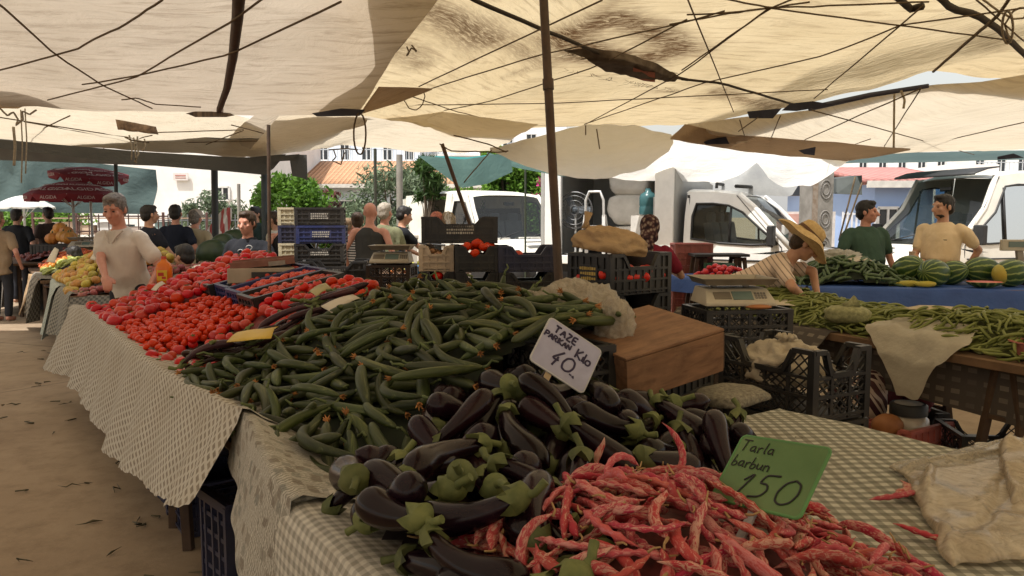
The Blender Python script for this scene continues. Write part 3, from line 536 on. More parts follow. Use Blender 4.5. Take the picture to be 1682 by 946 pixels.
def tree(name, label, x, y, h, cw, trunk_h, leafm, nleaf, size, seed, lobes=14, cat='tree', shape=2.4, zlow=None):
 g = np.random.default_rng(seed); t = empty(name, (x, y, 0), 0, label, cat); mb = MB(); z0 = trunk_h if zlow is None else zlow; cs = []
 mb.tube([V3(0, 0, 0), V3(.05, 0, trunk_h * .6), V3(-.03, .04, h * .75)], [cw * .05 + .03, cw * .04 + .02, .015], 8)
 for k in range(lobes):
  a = g.uniform(0, 6.28); f = g.uniform(.1, 1) ** .6; zz = z0 + (h - z0) * g.uniform(.12, .93); env = math.sin(math.pi * min(.97, max(.1, (zz - z0) / (h - z0) * .85 + .12)))
  c = V3(math.cos(a) * cw * .5 * f * env, math.sin(a) * cw * .45 * f * env, zz); s = cw * g.uniform(.13, .24); cs.append((tuple(c), (s * 1.15, s, s * .85)))
  mb.tube([V3(0, 0, trunk_h * .7 + .1 * k / lobes), c * .55 + V3(0, 0, trunk_h * .3), c], [cw * .018 + .01, cw * .012 + .006, .005], 5)
 mb.build('trunk', M_BARK, t, 60); leaves('crown', blob_pts(cs, nleaf, g, .25), size, leafm, t, seed, shape); return t
ML_FIG = leafmat('fig_leaf', (.14, .27, .035), (.07, .16, .02), .45); ML_OLIVE = leafmat('olive_leaf', (.17, .22, .13), (.10, .14, .08), .25)
ML_LIGHT = leafmat('light_leaf', (.16, .30, .04), (.08, .18, .02), .45); ML_DARK = leafmat('dark_leaf', (.055, .11, .025), (.03, .065, .015), .35); ML_PINK = leafmat('pink_bract', (.62, .06, .28), (.5, .04, .2), .45); ML_RED = leafmat('russet_leaf', (.22, .10, .085), (.14, .06, .05), .3)
tree('fig_tree', 'bright green fig tree beside the blue grey post', at(455, 0, 15).x, 15.5, 2.55, 1.5, .9, ML_FIG, 4200, .062, 3, 18, shape=1.7)
tree('fig_tree', 'young bright green shoots standing before the white building', at(415, 0, 16.5).x, 17, 2.25, .9, .9, ML_FIG, 1500, .06, 4, 9, shape=1.7)
tree('olive_tree', 'silvery olive tree behind the man in the grey tank top', at(628, 0, 19).x, 20, 2.85, 2.6, .8, ML_OLIVE, 9000, .045, 6, 34, shape=4.2)
tree('olive_tree', 'small pale olive bush in front of the white building', at(325, 0, 24.5).x, 25, 2.25, 1.9, .8, ML_OLIVE, 4200, .05, 7, 18, shape=4)
tree('russet_shrub', 'reddish leafless looking shrub under the tiled roof', at(534, 0, 21).x, 21.5, 2.55, .8, .8, ML_RED, 1500, .045, 8, 10, 'shrub')
tree('yucca_tree', 'tall leafy plant rising beside the pale square post', at(692, 0, 17).x, 17.6, 2.85, .8, 1.6, ML_DARK, 900, .05, 9, 8, shape=6)
for k, (px, Y, h, w, lab) in enumerate(((560, 23, 2.1, 1.6, 'green bush left of the bald man behind the crates'), (720, 21, 2.4, 1.6, 'light green bush behind the white van roof'), (760, 23, 2.5, 1.6, 'light green bush under the teal net'), (505, 18.5, 2.0, 1.2, 'yellow green bush behind the tall crate stack'))):
 tree('garden_bush', lab.replace('left of', 'beside'), at(px, 0, Y).x, Y, h, w, .5, ML_LIGHT, 2200, .06, 20 + k, 14, 'bush', zlow=.3)
tree('roadside_tree', 'sunlit green tree beyond the parasol and the far stall', at(20, 0, 23).x, 23.5, 2.0, 3.6, .6, ML_LIGHT, 4200, .07, 31, 16)
# creeper hedge + bougainvillea
g = np.random.default_rng(5); Y = 19.5; x0 = at(790, 0, Y).x; x1 = at(948, 0, Y).x
t = empty('creeper_hedge', ((x0 + x1) / 2, Y, 0), 0, 'tall bright green creeper hedge behind the white van', 'hedge'); n = 15000
P = np.stack([g.uniform(x0, x1, n) - (x0 + x1) / 2, g.normal(.25, .22, n), 3.3 * g.random(n) ** .8], 1); P[:, 1] += .25 * np.array([nz(p[0] * 1.6, p[2] * 1.6, 4) for p in P]); keep = np.array([nz(p[0] * 2.3, p[2] * 2.3, 9) > -.32 for p in P]); leaves('foliage', P[keep], .062, ML_LIGHT, t, 41, 2)
mb = MB()
for k in range(16): a = x0 + (x1 - x0) * (k + .5) / 16 - (x0 + x1) / 2; mb.tube([V3(a, .35, 0), V3(a + .1, .38, 1.6), V3(a - .1, .4, 3.2)], .03, 5)
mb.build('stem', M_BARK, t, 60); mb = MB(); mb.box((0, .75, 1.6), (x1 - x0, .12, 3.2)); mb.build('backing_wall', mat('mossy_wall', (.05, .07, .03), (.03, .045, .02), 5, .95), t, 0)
t = empty('bougainvillea', (at(910, 0, 18.6).x, 18.6, 0), 0, 'pink flowering bougainvillea behind the tall pole', 'shrub'); cs = []
for k in range(15): cs.append(((g.normal(0, .22), g.normal(0, .15), g.uniform(1.3, 2.75)), (.17, .15, .15)))
leaves('blossom', blob_pts(cs, 1500, g, .1), .06, ML_PINK, t, 43, 1.5); leaves('foliage', blob_pts([(c, (.3, .25, .3)) for c, _ in cs], 1800, g, .2), .05, ML_LIGHT, t, 44, 2)
mb = MB(); mb.tube([V3(0, 0, 0), V3(.05, 0, 1.2), V3(-.1, .05, 2.3)], [.05, .03, .01], 6); mb.build('stem', M_BARK, t, 60)
# concrete pillar with posters and dark lean-to
t = empty('concrete_pillar', (at(1352, 0, 13.6).x, 13.6, 0), R(12), 'grey concrete pillar pasted with round poster marks', 'pillar')
mb = MB(); mb.box((0, 0, 1.5), (.42, .36, 3.0)); mb.build('column', mat('stained_concrete', (.30, .28, .25), (.2, .185, .16), 5, .9, bump=.3, bscale=20), t, 0, .01)
for k, (z, rr) in enumerate(((2.05, .13), (1.55, .12), (1.1, .13), (2.4, .07))):
 mb = MB()
 for q in (1, .6): mb.tube([V3(.06 + rr * q * .8 * math.cos(a), -.186, z + rr * q * 1.2 * math.sin(a)) for a in np.linspace(0, 6.283, 18)], .011, 5, cap=False)
 mb.build('poster_mark', mat('faded_ink_%d' % k, (.22, .205, .185)), t, 180)
mb = MB(); mb.box((-.135, -.184, 1.6), (.1, .006, 2.0)); mb.build('poster_strip', mat('brown_paper', (.22, .16, .11), (.3, .25, .2), 14, .9), t, 0)
mb = MB(); mb.prism([at(1374, 293, 14.2), at(1416, 288, 14.2), at(1416, 320, 14.0), at(1374, 318, 14.0)], V3(0, .5, .02)); tag(mb.build('lean_to_roof', mat('dark_sheet_metal', (.07, .08, .075)), smooth=0), 'dark lean-to sheet beside the poster pillar', 'roof sheet')
mb = MB(); mb.prism([at(1290, 300, 14.6), at(1345, 300, 14.6), at(1345, 321, 14.6), at(1290, 321, 14.6)], V3(0, .4, 0)); tag(mb.build('shop_fascia', mat('dark_fascia', (.045, .05, .06)), smooth=0), 'dark shop fascia behind the truck windscreen', 'fascia')
for q, lab in (([(1405, 290), (1378, 395)], 'slack dark cable beside the poster pillar'), ([(1416, 300), (1384, 392)], 'second cable slanting down from the lean-to sheet')): rope(lab, [at(x, y, 13.9) for x, y in q], .015)
mb = MB(); mb.box((0, 0, .85), (1.6, .3, 1.7)); mb.box((-.2, -.16, 1.0), (.5, .03, 1.3), mi=1); mb.box((.45, -.16, 1.2), (.12, .03, 1.0), mi=2)
tag(mb.build('shop_stall', [mat('shop_white', (.7, .66, .62)), mat('shop_pink', (.6, .35, .3)), mat('shop_red', (.55, .08, .06))], smooth=0, loc=(at(1318, 0, 17).x, 17, 0)), 'small shop front seen between the truck and the poster pillar', 'shop front')
# parked scooter
def scooter(x, y, rz):
 t = empty('scooter', (x, y, 0), rz, 'dark parked scooter between the poster pillar and the gate', 'scooter'); B = mat('scooter_paint', (.05, .07, .12), None, 5, .3); K = mat('scooter_rubber', (.02, .02, .02))
 for s in (-.62, .62):
  mb = MB(); mb.tube([V3(s + .24 * math.cos(a), 0, .26 + .24 * math.sin(a)) for a in np.linspace(0, 6.283, 20)], .05, 8, cap=False); mb.build('wheel', K, t, 180)
 mb = MB(); mb.loft([[V3(x_, w * math.cos(a), z + hh * math.sin(a)) for a in np.linspace(0, 6.28, 12, endpoint=False)] for x_, w, z, hh in ((-.75, .05, .6, .06), (-.5, .15, .55, .16), (-.1, .15, .48, .14), (.1, .13, .32, .07), (.4, .14, .35, .09), (.5, .16, .65, .2), (.58, .07, .95, .06))]); mb.build('body', B, t, 50)
 mb = MB(); mb.loft([[V3(x_, .13 * math.cos(a), .76 + .06 * math.sin(a)) for a in np.linspace(0, 6.28, 10, endpoint=False)] for x_ in (-.75, -.4, -.05)]); mb.build('seat', K, t, 50)
 mb = MB(); mb.tube([V3(.55, -.33, 1.02), V3(.58, 0, .98), V3(.55, .33, 1.02)], .018, 6); mb.build('handlebar', K, t, 60)
scooter(at(1400, 0, 14.6).x, 14.6, R(70))
# ================================================================== VANS
def paint(name, c, dirt=.35):
 t = NT(name); t.set(.35, .5, 0, .25); v = t.coord('Object'); col = t.ramp(t.noise(v, 2.5, 7, .7), [(.35, tuple(x * .86 for x in c)), (.65, c)])
 col = t.mix(t.ramp(t.noise(v, 1.2, 8, .75), [(.5, (0, 0, 0)), (.8, (dirt,) * 3)]), col, (.33, .27, .19)); t.color(col); return t.m
def glass(name, tint=(.62, .68, .66), a=.93):
 t = NT(name); tr = t.n('ShaderNodeBsdfTransparent'); tr.inputs[0].default_value = (*tint, 1); gl = t.n('ShaderNodeBsdfGlossy'); gl.inputs['Roughness'].default_value = .04
 fr = t.n('ShaderNodeFresnel'); fr.inputs[0].default_value = 1.45; mx = t.n('ShaderNodeMixShader'); t.l(fr.outputs[0], mx.inputs[0]); t.l(tr.outputs[0], mx.inputs[1]); t.l(gl.outputs[0], mx.inputs[2])
 df = t.n('ShaderNodeBsdfDiffuse'); df.inputs[0].default_value = (.12, .13, .12, 1); m2 = t.n('ShaderNodeMixShader'); m2.inputs[0].default_value = 1 - a; t.l(mx.outputs[0], m2.inputs[1]); t.l(df.outputs[0], m2.inputs[2]); t.l(m2.outputs[0], t.out.inputs[0]); return t.m
M_CAR = paint('cream_white_paint', (.80, .77, .68)); M_CARW = paint('white_paint', (.82, .81, .77), .25)
M_WSG = glass('car_glass'); M_BLK = mat('black_plastic', (.022, .022, .022), (.03, .03, .03), 8, .55); M_RUB = mat('tyre_rubber', (.02, .02, .02)); M_CABIN = mat('cabin_grey', (.06, .06, .058), (.045, .045, .045), 4, .8)
M_LAMP = mat('lamp_glass', (.6, .6, .58), (.4, .4, .4), 20, .1, .8); M_RIM = mat('steel_rim', (.35, .35, .34), None, 8, .4, metal=.7)
def van(label, loc, yaw, kind, m, mirror=1, roof=2.08, dash=None, open_side=False):
 """front at x=0, rear towards -x; z up"""
 t = empty('white_van' if kind == 'van' else 'delivery_truck', loc, yaw, label, 'van' if kind == 'van' else 'truck'); L = 4.9 if kind == 'van' else 2.35
 k = (roof - 2.08)
 def hw(s, z):
  w = .97 if z < 1.15 else .97 - (z - 1.15) / (roof - 1.15) * .14
  if s < 1.0: w *= 1 - .13 * (1 - s) ** 2
  return w
 def sp(s, z, sd, o=0): return V3(-s, sd * (hw(s, z) + o), z)
 win = [(.92, 1.2), (1.18, 1.42), (1.45, 1.66), (1.66, 1.84 + k), (1.9, 1.87 + k), (2.15, 1.87 + k), (2.2, 1.6), (2.2, 1.26), (1.75, 1.2), (1.3, 1.18)]
 out = [(.72, 1.12), (1.0, 1.42), (1.28, 1.72), (1.52, 2.0 + k), (1.9, roof - .03), (2.3, roof - .03), (2.32, 1.6), (2.32, 1.05), (1.75, 1.05), (1.3, 1.05)]
 for sd in (1, -1):
  mb = MB()
  mb.hole([sp(s, z, sd) for s, z in out], [sp(s, z, sd) for s, z in win])
  # lower body with wheel arch
  arch = [(.95 + .4 * math.cos(a), .36 + .4 * math.sin(a)) for a in np.linspace(math.pi, 0, 9)]
  low = [(.06, .42), (.04, .75), (.2, .95), (.72, 1.12)];
  top = [(0.04, .62), (.12, .88), (.3, 1.0), (.5, 1.07), (.72, 1.12), (1.0, 1.05), (1.3, 1.05), (1.6, 1.05), (2.32, 1.05)]
  bot = [(.06, .40), (.55, .40)] + arch[1:-1] + [(1.35, .40), (2.32, .38)]
  bp = resample([(s, 0, z) for s, z in bot], 26); tp_ = resample([(s, 0, z) for s, z in top], 26)
  mb.grid([[sp(p[0], p[2], sd) for p in bp], [sp(.5 * (p[0] + q[0]), .5 * (p[2] + q[2]), sd, .012) for p, q in zip(bp, tp_)], [sp(p[0], p[2], sd) for p in tp_]])
  mb.build('side_panel', m, t, 40)
  mb = MB(); mb.grid([[sp(s, z, sd, -.02) for s, z in win[:6]], [sp(s, z, sd, -.02) for s, z in [win[0], win[9], win[8], win[8], win[7], win[6]]]]); gl = mb.build('side_window', M_WSG, t, 180)
  mb = MB(); ww = [sp(s, z, sd, .004) for s, z in win]; mb.tube(ww + [ww[0]], .018, 6); mb.bar(sp(1.62, 1.2, sd), sp(1.62, 1.82 + k, sd), .03, .02); mb.build('seal', M_BLK, gl, 180)
  mb = MB()
  for a, b in (((2.26, .45), (2.26, 1.97 + k)), ((.86, .95), (.86, 1.15)), ((.86, 1.15), (1.55, 1.99 + k))): mb.tube([sp(a[0], a[1], sd, .004), sp(b[0], b[1], sd, .004)], .006, 5)
  mb.tube([sp(.9, .95, sd, .015), sp(2.26, .95, sd, .015)], .012, 5); mb.build('door_seam', M_BLK, t, 180)
  mb = MB(); mb.box(sp(2.1, 1.08, sd, .02), (.16, .03, .05)); mb.build('door_handle', M_BLK, t, 0, .008)
  mb = MB(); c = sp(.98, 1.32, sd, .17); mb.box(c, (.09, .2, .3)); mb.bar(sp(1.0, 1.16, sd), c - V3(0, 0, .12), .04, .04); mr = mb.build('mirror', M_BLK, t, 0, .02)
  mb = MB(); mb.box(c + V3(-.048, 0, 0), (.004, .16, .25)); mb.build('mirror_glass', mat('mirror_silver', (.5, .52, .52), None, 5, .08, metal=.9), mr, 0)
  mb = MB(); mb.ell(sp(.16, .74, sd, -.17), (.13, .15, .12)); mb.build('headlight', M_LAMP, t, 180)
  for s in ([.95] if kind == 'truck' else [.95, 3.95]):
   mb = MB(); c = V3(-s, sd * .84, .34); n = 24
   mb.loft([[c + V3(r_ * math.cos(a), sd * y, r_ * math.sin(a)) for a in np.linspace(0, 6.283, n, endpoint=False)] for r_, y in ((.2, -.1), (.33, -.1), (.345, -.05), (.345, .06), (.32, .1), (.21, .1))]); w = mb.build('wheel', M_RUB, t, 40)
   mb = MB(); mb.loft([[c + V3(r_ * math.cos(a), sd * y, r_ * math.sin(a)) for a in np.linspace(0, 6.283, n, endpoint=False)] for r_, y in ((.21, .085), (.19, .06), (.08, .05), (.07, .09))]); mb.build('rim', M_RIM, w, 40)
  if kind == 'van':
   mb = MB(); n = 10; ss = np.linspace(2.32, L, n)
   if open_side and sd == open_side:
    rows = [.38, .7, 1.05, 1.6, roof - .03]; ia = [0, 1, 2, 3, 4]
    for i in range(n - 1):
     for j in range(4):
      if 2.5 < ss[i] + .05 and ss[i + 1] < 3.75 and j < 4 and not (j == 3 and False): continue
      mb.add([sp(ss[i], rows[j], sd), sp(ss[i + 1], rows[j], sd), sp(ss[i + 1], rows[j + 1], sd), sp(ss[i], rows[j + 1], sd)], [(0, 1, 2, 3)])
   else: mb.grid([[sp(s, z, sd, .01 * (0.4 < z < 1.9)) for s in ss] for z in (.38, .7, 1.05, 1.12, 1.6, roof - .03)])
   mb.build('cargo_panel', m, t, 40)
   mb = MB(); mb.tube([sp(2.4, .98, sd, .02), sp(L - .1, .98, sd, .02)], .02, 6)
   if not open_side: mb.tube([sp(3.55, .5, sd, .006), sp(3.55, 1.95, sd, .006)], .006, 5)
   mb.build('trim_strip', M_BLK, t, 180)
 # roof, windscreen frame, bonnet, front
 mb = MB(); prof = [(1.5, 2.0 + k), (1.62, 2.06 + k), (1.95, roof + .02)] + ([(2.32, roof + .03)] if kind == 'truck' else [(2.6, roof + .05), (3.6, roof + .06), (4.6, roof + .04), (L, roof - .03)])
 rows = []
 for s, z in prof: w = hw(s, min(z, roof - .03)); rows.append([V3(-s, w * a, z - (.055 * abs(a) ** 6) - (.02 * a * a)) for a in np.linspace(-1, 1, 13)])
 mb.grid(rows); mb.build('roof', m, t, 60)
 A = lambda s, z, i: [V3(-s + .08 * (1 - a * a) - i, hw(s, z) * a * (1 - .03 * 0), z) for a in np.linspace(-.93, .93, 9)]
 mb = MB(); mb.grid([A(.74, 1.14, 0), A(1.0, 1.42, 0), A(1.28, 1.72, 0), A(1.5, 1.97 + k, 0)]); ws = mb.build('windscreen', M_WSG, t, 180)
 for sd in (1, -1): mb = MB(); mb.tube([sp(.72, 1.12, sd, -.02), sp(1.0, 1.42, sd, -.025), sp(1.28, 1.72, sd, -.03), sp(1.52, 2.0 + k, sd, -.03)], .045, 8); mb.build('windscreen_pillar', m, t, 180)
 mb = MB(); mb.tube([V3(-.71, -.85, 1.13), V3(-.64, 0, 1.13), V3(-.71, .85, 1.13)], .025, 6); mb.tube([V3(-.66, -.6, 1.15), V3(-.84, .05, 1.32)], .01, 5); mb.tube([V3(-.64, .05, 1.15), V3(-.83, .65, 1.3)], .01, 5); mb.build('wiper', M_BLK, t, 180)
 mb = MB(); rows = []
 for s, z in ((.72, 1.125), (.5, 1.09), (.3, 1.03), (.14, .93), (.05, .78), (.03, .66)): w = hw(s, z) * .985; rows.append([V3(-s + .10 * (1 - a * a), w * a, z + .02 * (1 - a * a)) for a in np.linspace(-1, 1, 11)])
 mb.grid(rows); mb.build('bonnet', m, t, 60)
 mb = MB(); mb.box((.09, 0, .80), (.04, .95, .10)); mb.box((.11, 0, .68), (.03, .8, .05)); mb.box((-.12, 0, 1.10), (.1, .62, .02)); mb.build('grille', M_BLK, t, 0)
 mb = MB(); rows = []
 for z in (.30, .42, .56, .66): rows.append([V3(.05 + .13 * (1 - a * a) - .25 * abs(a) ** 8 - (.04 if z in (.30, .66) else 0), .95 * a, z) for a in np.linspace(-1, 1, 15)])
 mb.grid(rows); mb.build('bumper', M_BLK, t, 60)
 mb = MB(); mb.box((.17, 0, .5), (.02, .52, .11)); mb.build('number_plate', mat('plate_white', (.7, .7, .68)), t, 0)
 mb = MB(); mb.box((-1.2, 0, .5), (2.2, 1.78, .12)); mb.box((-.82, 0, 1.02), (.34, 1.6, .16)); mb.box((-2.28, 0, 1.05), (.04, 1.7, 1.2 if kind == 'van' else 1.75)); mb.build('cab_floor', M_CABIN, t, 0)
 for y in (-.48, .02, .48):
  mb = MB(); mb.box((-1.75, y, .85), (.5, .46, .16)); mb.box((-1.98, y, 1.2), (.14, .44, .62), Euler((0, R(-10), 0)).to_matrix()); mb.box((-2.03, y, 1.58), (.09, .24, .18)); mb.build('seat', mat('seat_cloth', (.10, .10, .11)), t, 0, .03)
 mb = MB(); mb.tube([V3(-1.2 + .05 * math.sin(a), .45 * mirror + .19 * math.cos(a), 1.14 + .17 * math.sin(a)) for a in np.linspace(0, 6.283, 20)], .016, 6, cap=False); mb.build('steering_wheel', M_BLK, t, 180)
 mb = MB(); mb.box((-1.36, 0, 1.82 + k), (.03, .24, .07)); mb.build('rear_view_mirror', M_BLK, t, 0, .01)
 if kind == 'van':
  mb = MB(); mb.box((-L + .02, 0, 1.2), (.06, 1.84, 1.62)); mb.build('rear_door', m, t, 0); mb = MB(); mb.box((-3.6, 0, .42), (2.5, 1.8, .06)); mb.box((-3.6, 0 if not open_side else -.9 * open_side, 1.2), (2.4, .03, 1.5)); mb.build('cargo_floor', M_CABIN, t, 0)
 if dash:
  for x, y, z, sx, sy, sz, c in dash:
   mb = MB(); mb.box((x, y, z), (sx, sy, sz)); mb.build('dashboard_clutter', mat('clutter', c), t, 0, .01)
 return t
# truck: cab + box body with an open side
tx = at(1268, 0, 11.6).x
trk = van('white delivery truck with an open sided box full of sacks and a ladder', (at(1408, 0, 12).x, 11.75, 0), R(-30), 'truck', M_CARW, -1, 2.0, [(-.75, .1, 1.2, .2, .42, .14, (.5, .16, .10)), (-.72, -.45, 1.2, .1, .2, .1, (.6, .6, .56)), (-.9, -.55, 1.3, .05, .3, .34, (.6, .6, .58))])
mb = MB(); b0, b1, bw, zf, zt = -2.44, -4.75, 1.02, .95, 2.65
mb.box(((b0 + b1) / 2, 0, zf - .05), (b0 - b1, 2 * bw, .1)); mb.build('box_floor', M_CABIN, trk, 0)
mb = MB(); mb.box((b0 - .03, 0, (zf + zt) / 2), (.06, 2 * bw, zt - zf)); mb.box((b1 + .03, 0, (zf + zt) / 2), (.06, 2 * bw, zt - zf)); mb.box(((b0 + b1) / 2, bw - .03, (zf + zt) / 2), (b0 - b1 - .13, .05, zt - zf - .01)); mb.box(((b0 + b1) / 2, 0, zt + .03), (b0 - b1, 2 * bw, .06)); mb.build('box_wall', mat('box_inside', (.36, .36, .34), (.3, .3, .28), 3, .8), trk, 0)
mb = MB()
for x in (b0 - .16, b1 + .24): mb.box((x, -bw - .01, (zf + zt) / 2), (.30 if x < -4 else .30, .07, zt - zf + .1))
mb.box(((b0 + b1) / 2, -bw - .01, zf - .06), (b0 - b1, .06, .14)); mb.build('box_post', M_CARW, trk, 0, .01)
mb = MB(); mb.box((-3.5, 0, .72), (2.4, .8, .16)); mb.build('chassis', M_BLK, trk, 0)
for sd in (1, -1):
 mb = MB(); c = V3(-4.0, sd * .84, .34); mb.loft([[c + V3(r_ * math.cos(a), sd * y, r_ * math.sin(a)) for a in np.linspace(0, 6.283, 24, endpoint=False)] for r_, y in ((.2, -.14), (.33, -.14), (.345, 0), (.33, .1), (.1, .08))]); mb.build('wheel', M_RUB, trk, 40)
mb = MB(); mb.tube([V3(-1.95, -.5, 2.03), V3(-1.95, -.5, 2.10), V3(-1.95, .5, 2.10), V3(-1.95, .5, 2.03)], .025, 6); mb.tube([V3(-1.6, -.7, 2.05), V3(-1.5, .7, 2.07)], .03, 6); mb.build('roof_bar', M_BLK, trk, 180)
trM = trk.matrix_basis.copy() if False else Matrix.Translation(trk.location) @ trk.rotation_euler.to_matrix().to_4x4()
def T(x, y, z): return trM @ V3(x, y, z)
# contents of the truck box
def sack(name, label, loc, size, m, rz=0, seed=0, parent=None, cat='sack', lump=.12, knot=False, e=.62):
 mb = MB(); n = 22; rings = []
 for i in range(13):
  th = math.pi * (i + (.06 if i == 0 else (-.06 if i == 12 else 0))) / 12; ring = []
  for j in range(n):
   a = 2 * math.pi * j / n
   sx = math.copysign(abs(math.cos(a)) ** e, math.cos(a)) * math.sin(th) ** min(.6, e); sy = math.copysign(abs(math.sin(a)) ** e, math.sin(a)) * math.sin(th) ** min(.6, e); sz = -math.copysign(abs(math.cos(th)) ** .7, math.cos(th))
   q = 1 + lump * nz(sx * 1.8 + seed, sy * 1.8, sz * 1.8) + lump * .5 * abs(nz(sx * 5 + seed, sy * 5, sz * 4))
   ring.append(V3(sx * size[0] / 2 * q, sy * size[1] / 2 * q, size[2] / 2 + sz * size[2] / 2 * (q if sz > 0 else 1)))
  rings.append(ring)
 mb.loft(rings)
 if knot: mb.tube([V3(0, 0, size[2] * .95), V3(.01, 0, size[2] * 1.12), V3(.05, .02, size[2] * 1.3)], [.05, .022, .045], 10)
 o = mb.build(name, m, parent, 180, loc=loc, rot=(0, 0, rz))
 return tag(o, label, cat) if label else o
M_SACK = mat('white_sack', (.66, .63, .57), (.55, .52, .46), 5, .85, bump=.3, bscale=14, bdist=.02)
for k, (x, z, w, h, lab) in enumerate(((-3.05, .95, .75, .5, 'lower white sack in the truck box'), (-3.1, 1.45, .72, .5, 'middle white sack tied with cord in the truck box'), (-3.1, 1.93, .7, .46, 'top white sack in the stack inside the truck box'))): sack('sack', lab, T(x - .35, -.1, z), (w, .7, h), M_SACK, R(-30), k * 3, e=.3, lump=.2)
mb = MB(); mb.lathe([(.02, 0), (.13, .005), (.14, .03), (.14, .12), (.132, .14), (.14, .16), (.14, .27), (.12, .33), (.05, .37), (.045, .42), (.0, .42)], 20)
tag(mb.build('water_bottle', mat('blue_plastic', (.08, .19, .20), (.06, .16, .17), 5, .25, tr=.3), smooth=60, loc=T(-2.98, -.72, 1.62)), 'big blue green water bottle on a carton in the truck', 'water bottle')
for k, (x, y, z, sx, sy, sz, c, lab) in enumerate(((-2.98, -.72, 1.27, .42, .4, .34, (.62, .6, .55), 'white carton under the blue water bottle'), (-2.98, -.66, .96, .44, .45, .3, (.35, .26, .17), 'brown carton at the bottom of the truck box'), (-2.74, -.8, 1.6, .2, .25, .3, (.6, .6, .58), 'small white tub next to the water bottle'), (-3.0, -.2, 2.2, .5, .4, .3, (.4, .32, .22), 'brown carton on top of the truck load'), (-2.72, -.85, 1.27, .18, .2, .3, (.55, .25, .08), 'orange carton at the edge of the truck box'))):
 mb = MB(); mb.box((0, 0, sz / 2), (sx, sy, sz)); mb.box((0, 0, sz + .001), (sx, .05, .003), mi=1); tag(mb.build('carton', [mat('carton_k%d' % k, c, tuple(q * .8 for q in c), 6, .9), CM[1]], smooth=0, bevel=.008, loc=T(x, y, z), rot=(0, 0, R(-30 + 6 * k))), lab, 'carton')
# stepladder + fan
t = empty('stepladder', T(-3.6, -1.4, .0), R(-26), 'white stepladder standing open in front of the dark truck box', 'stepladder'); M_AL = mat('white_aluminium', (.62, .62, .6), (.5, .5, .48), 8, .4, metal=.4)
for nm, y0, y1 in (('front_frame', -.28, 0), ('rear_frame', .36, .04)):
 mb = MB()
 for s in (-1, 1): mb.bar((s * .26, y0, 0), (s * .15, y1, 1.62), .05, .028)
 if nm == 'front_frame':
  mb.tube([V3(-.15, 0, 1.6), V3(-.145, -.01, 1.85), V3(-.09, -.01, 1.98), V3(.09, -.01, 1.98), V3(.145, -.01, 1.85), V3(.15, 0, 1.6)], .022, 8)
 else: mb.bar((-.22, .27, .45), (.22, .27, .45), .025, .025)
 mb.build(nm, M_AL, t, 60)
for k in range(5): f = (k + 1) / 5.6; mb = MB(); mb.box((0, -.28 * (1 - f) - .02, 1.62 * f), (.52 - .22 * f + .02, .09, .025)); mb.build('step', M_AL, t, 0)
t = empty('pedestal_fan', T(-4.25, -.72, .95), R(-20), 'grey wire pedestal fan beside the stepladder', 'fan'); mb = MB()
for rr in (.08, .16, .24, .3): mb.tube([V3(rr * math.cos(a), -.06 - (.03 if rr < .25 else 0), .75 + rr * math.sin(a)) for a in np.linspace(0, 6.283, 28)], .006 if rr < .3 else .012, 5, cap=False)
for k in range(28): a = k / 28 * 6.283; mb.tube([V3(.06 * math.cos(a), -.1, .75 + .06 * math.sin(a)), V3(.3 * math.cos(a), -.05, .75 + .3 * math.sin(a))], .003, 4)
mb.build('guard', mat('fan_grey', (.10, .10, .10), None, 5, .4), t, 60); mb = MB(); mb.tube([V3(0, 0, 0), V3(0, 0, .75)], .018, 8); mb.lathe([(.2, 0), (.2, .03), (.03, .05)], 20); mb.build('stand', M_AL, t, 40); mb = MB(); mb.ell((0, .03, .75), (.07, .1, .07))
for k in range(3):
 a = k * 2.094; mb.loft([[V3(q * math.cos(a) - w * math.sin(a), -.02 + w * .3, .75 + q * math.sin(a) + w * math.cos(a)) for w in (-.05, -.02, .03, .06)] for q in (.06, .14, .26)], cap=False, closed=False)
mb.build('motor', mat('fan_blue', (.12, .14, .16)), t, 60)
van('cream white van with its side door open, parked before the creeper hedge', (at(893, 0, 15.6).x, 15.4, 0), R(-60), 'van', M_CAR, -1, 2.12, [(-.75, .1, 1.12, .2, .5, .12, (.7, .68, .6)), (-.74, -.5, 1.12, .15, .3, .1, (.65, .62, .55))], open_side=-1)
v2 = van('white van with black sun visor behind the man in the tan shirt', (5.8, 12.7, 0), R(180 + 14), 'van', M_CAR, 1, 2.3)
mb = MB(); mb.grid([[V3(-1.52 + dx, y, 2.29 + .06 - dz) for y in np.linspace(-.86, .86, 8)] for dx, dz in ((-.02, 0), (.2, .03), (.42, .1), (.44, .12))]); o = mb.build('sun_visor', M_BLK, v2, 60); md = o.modifiers.new('s', 'SOLIDIFY'); md.thickness = .02
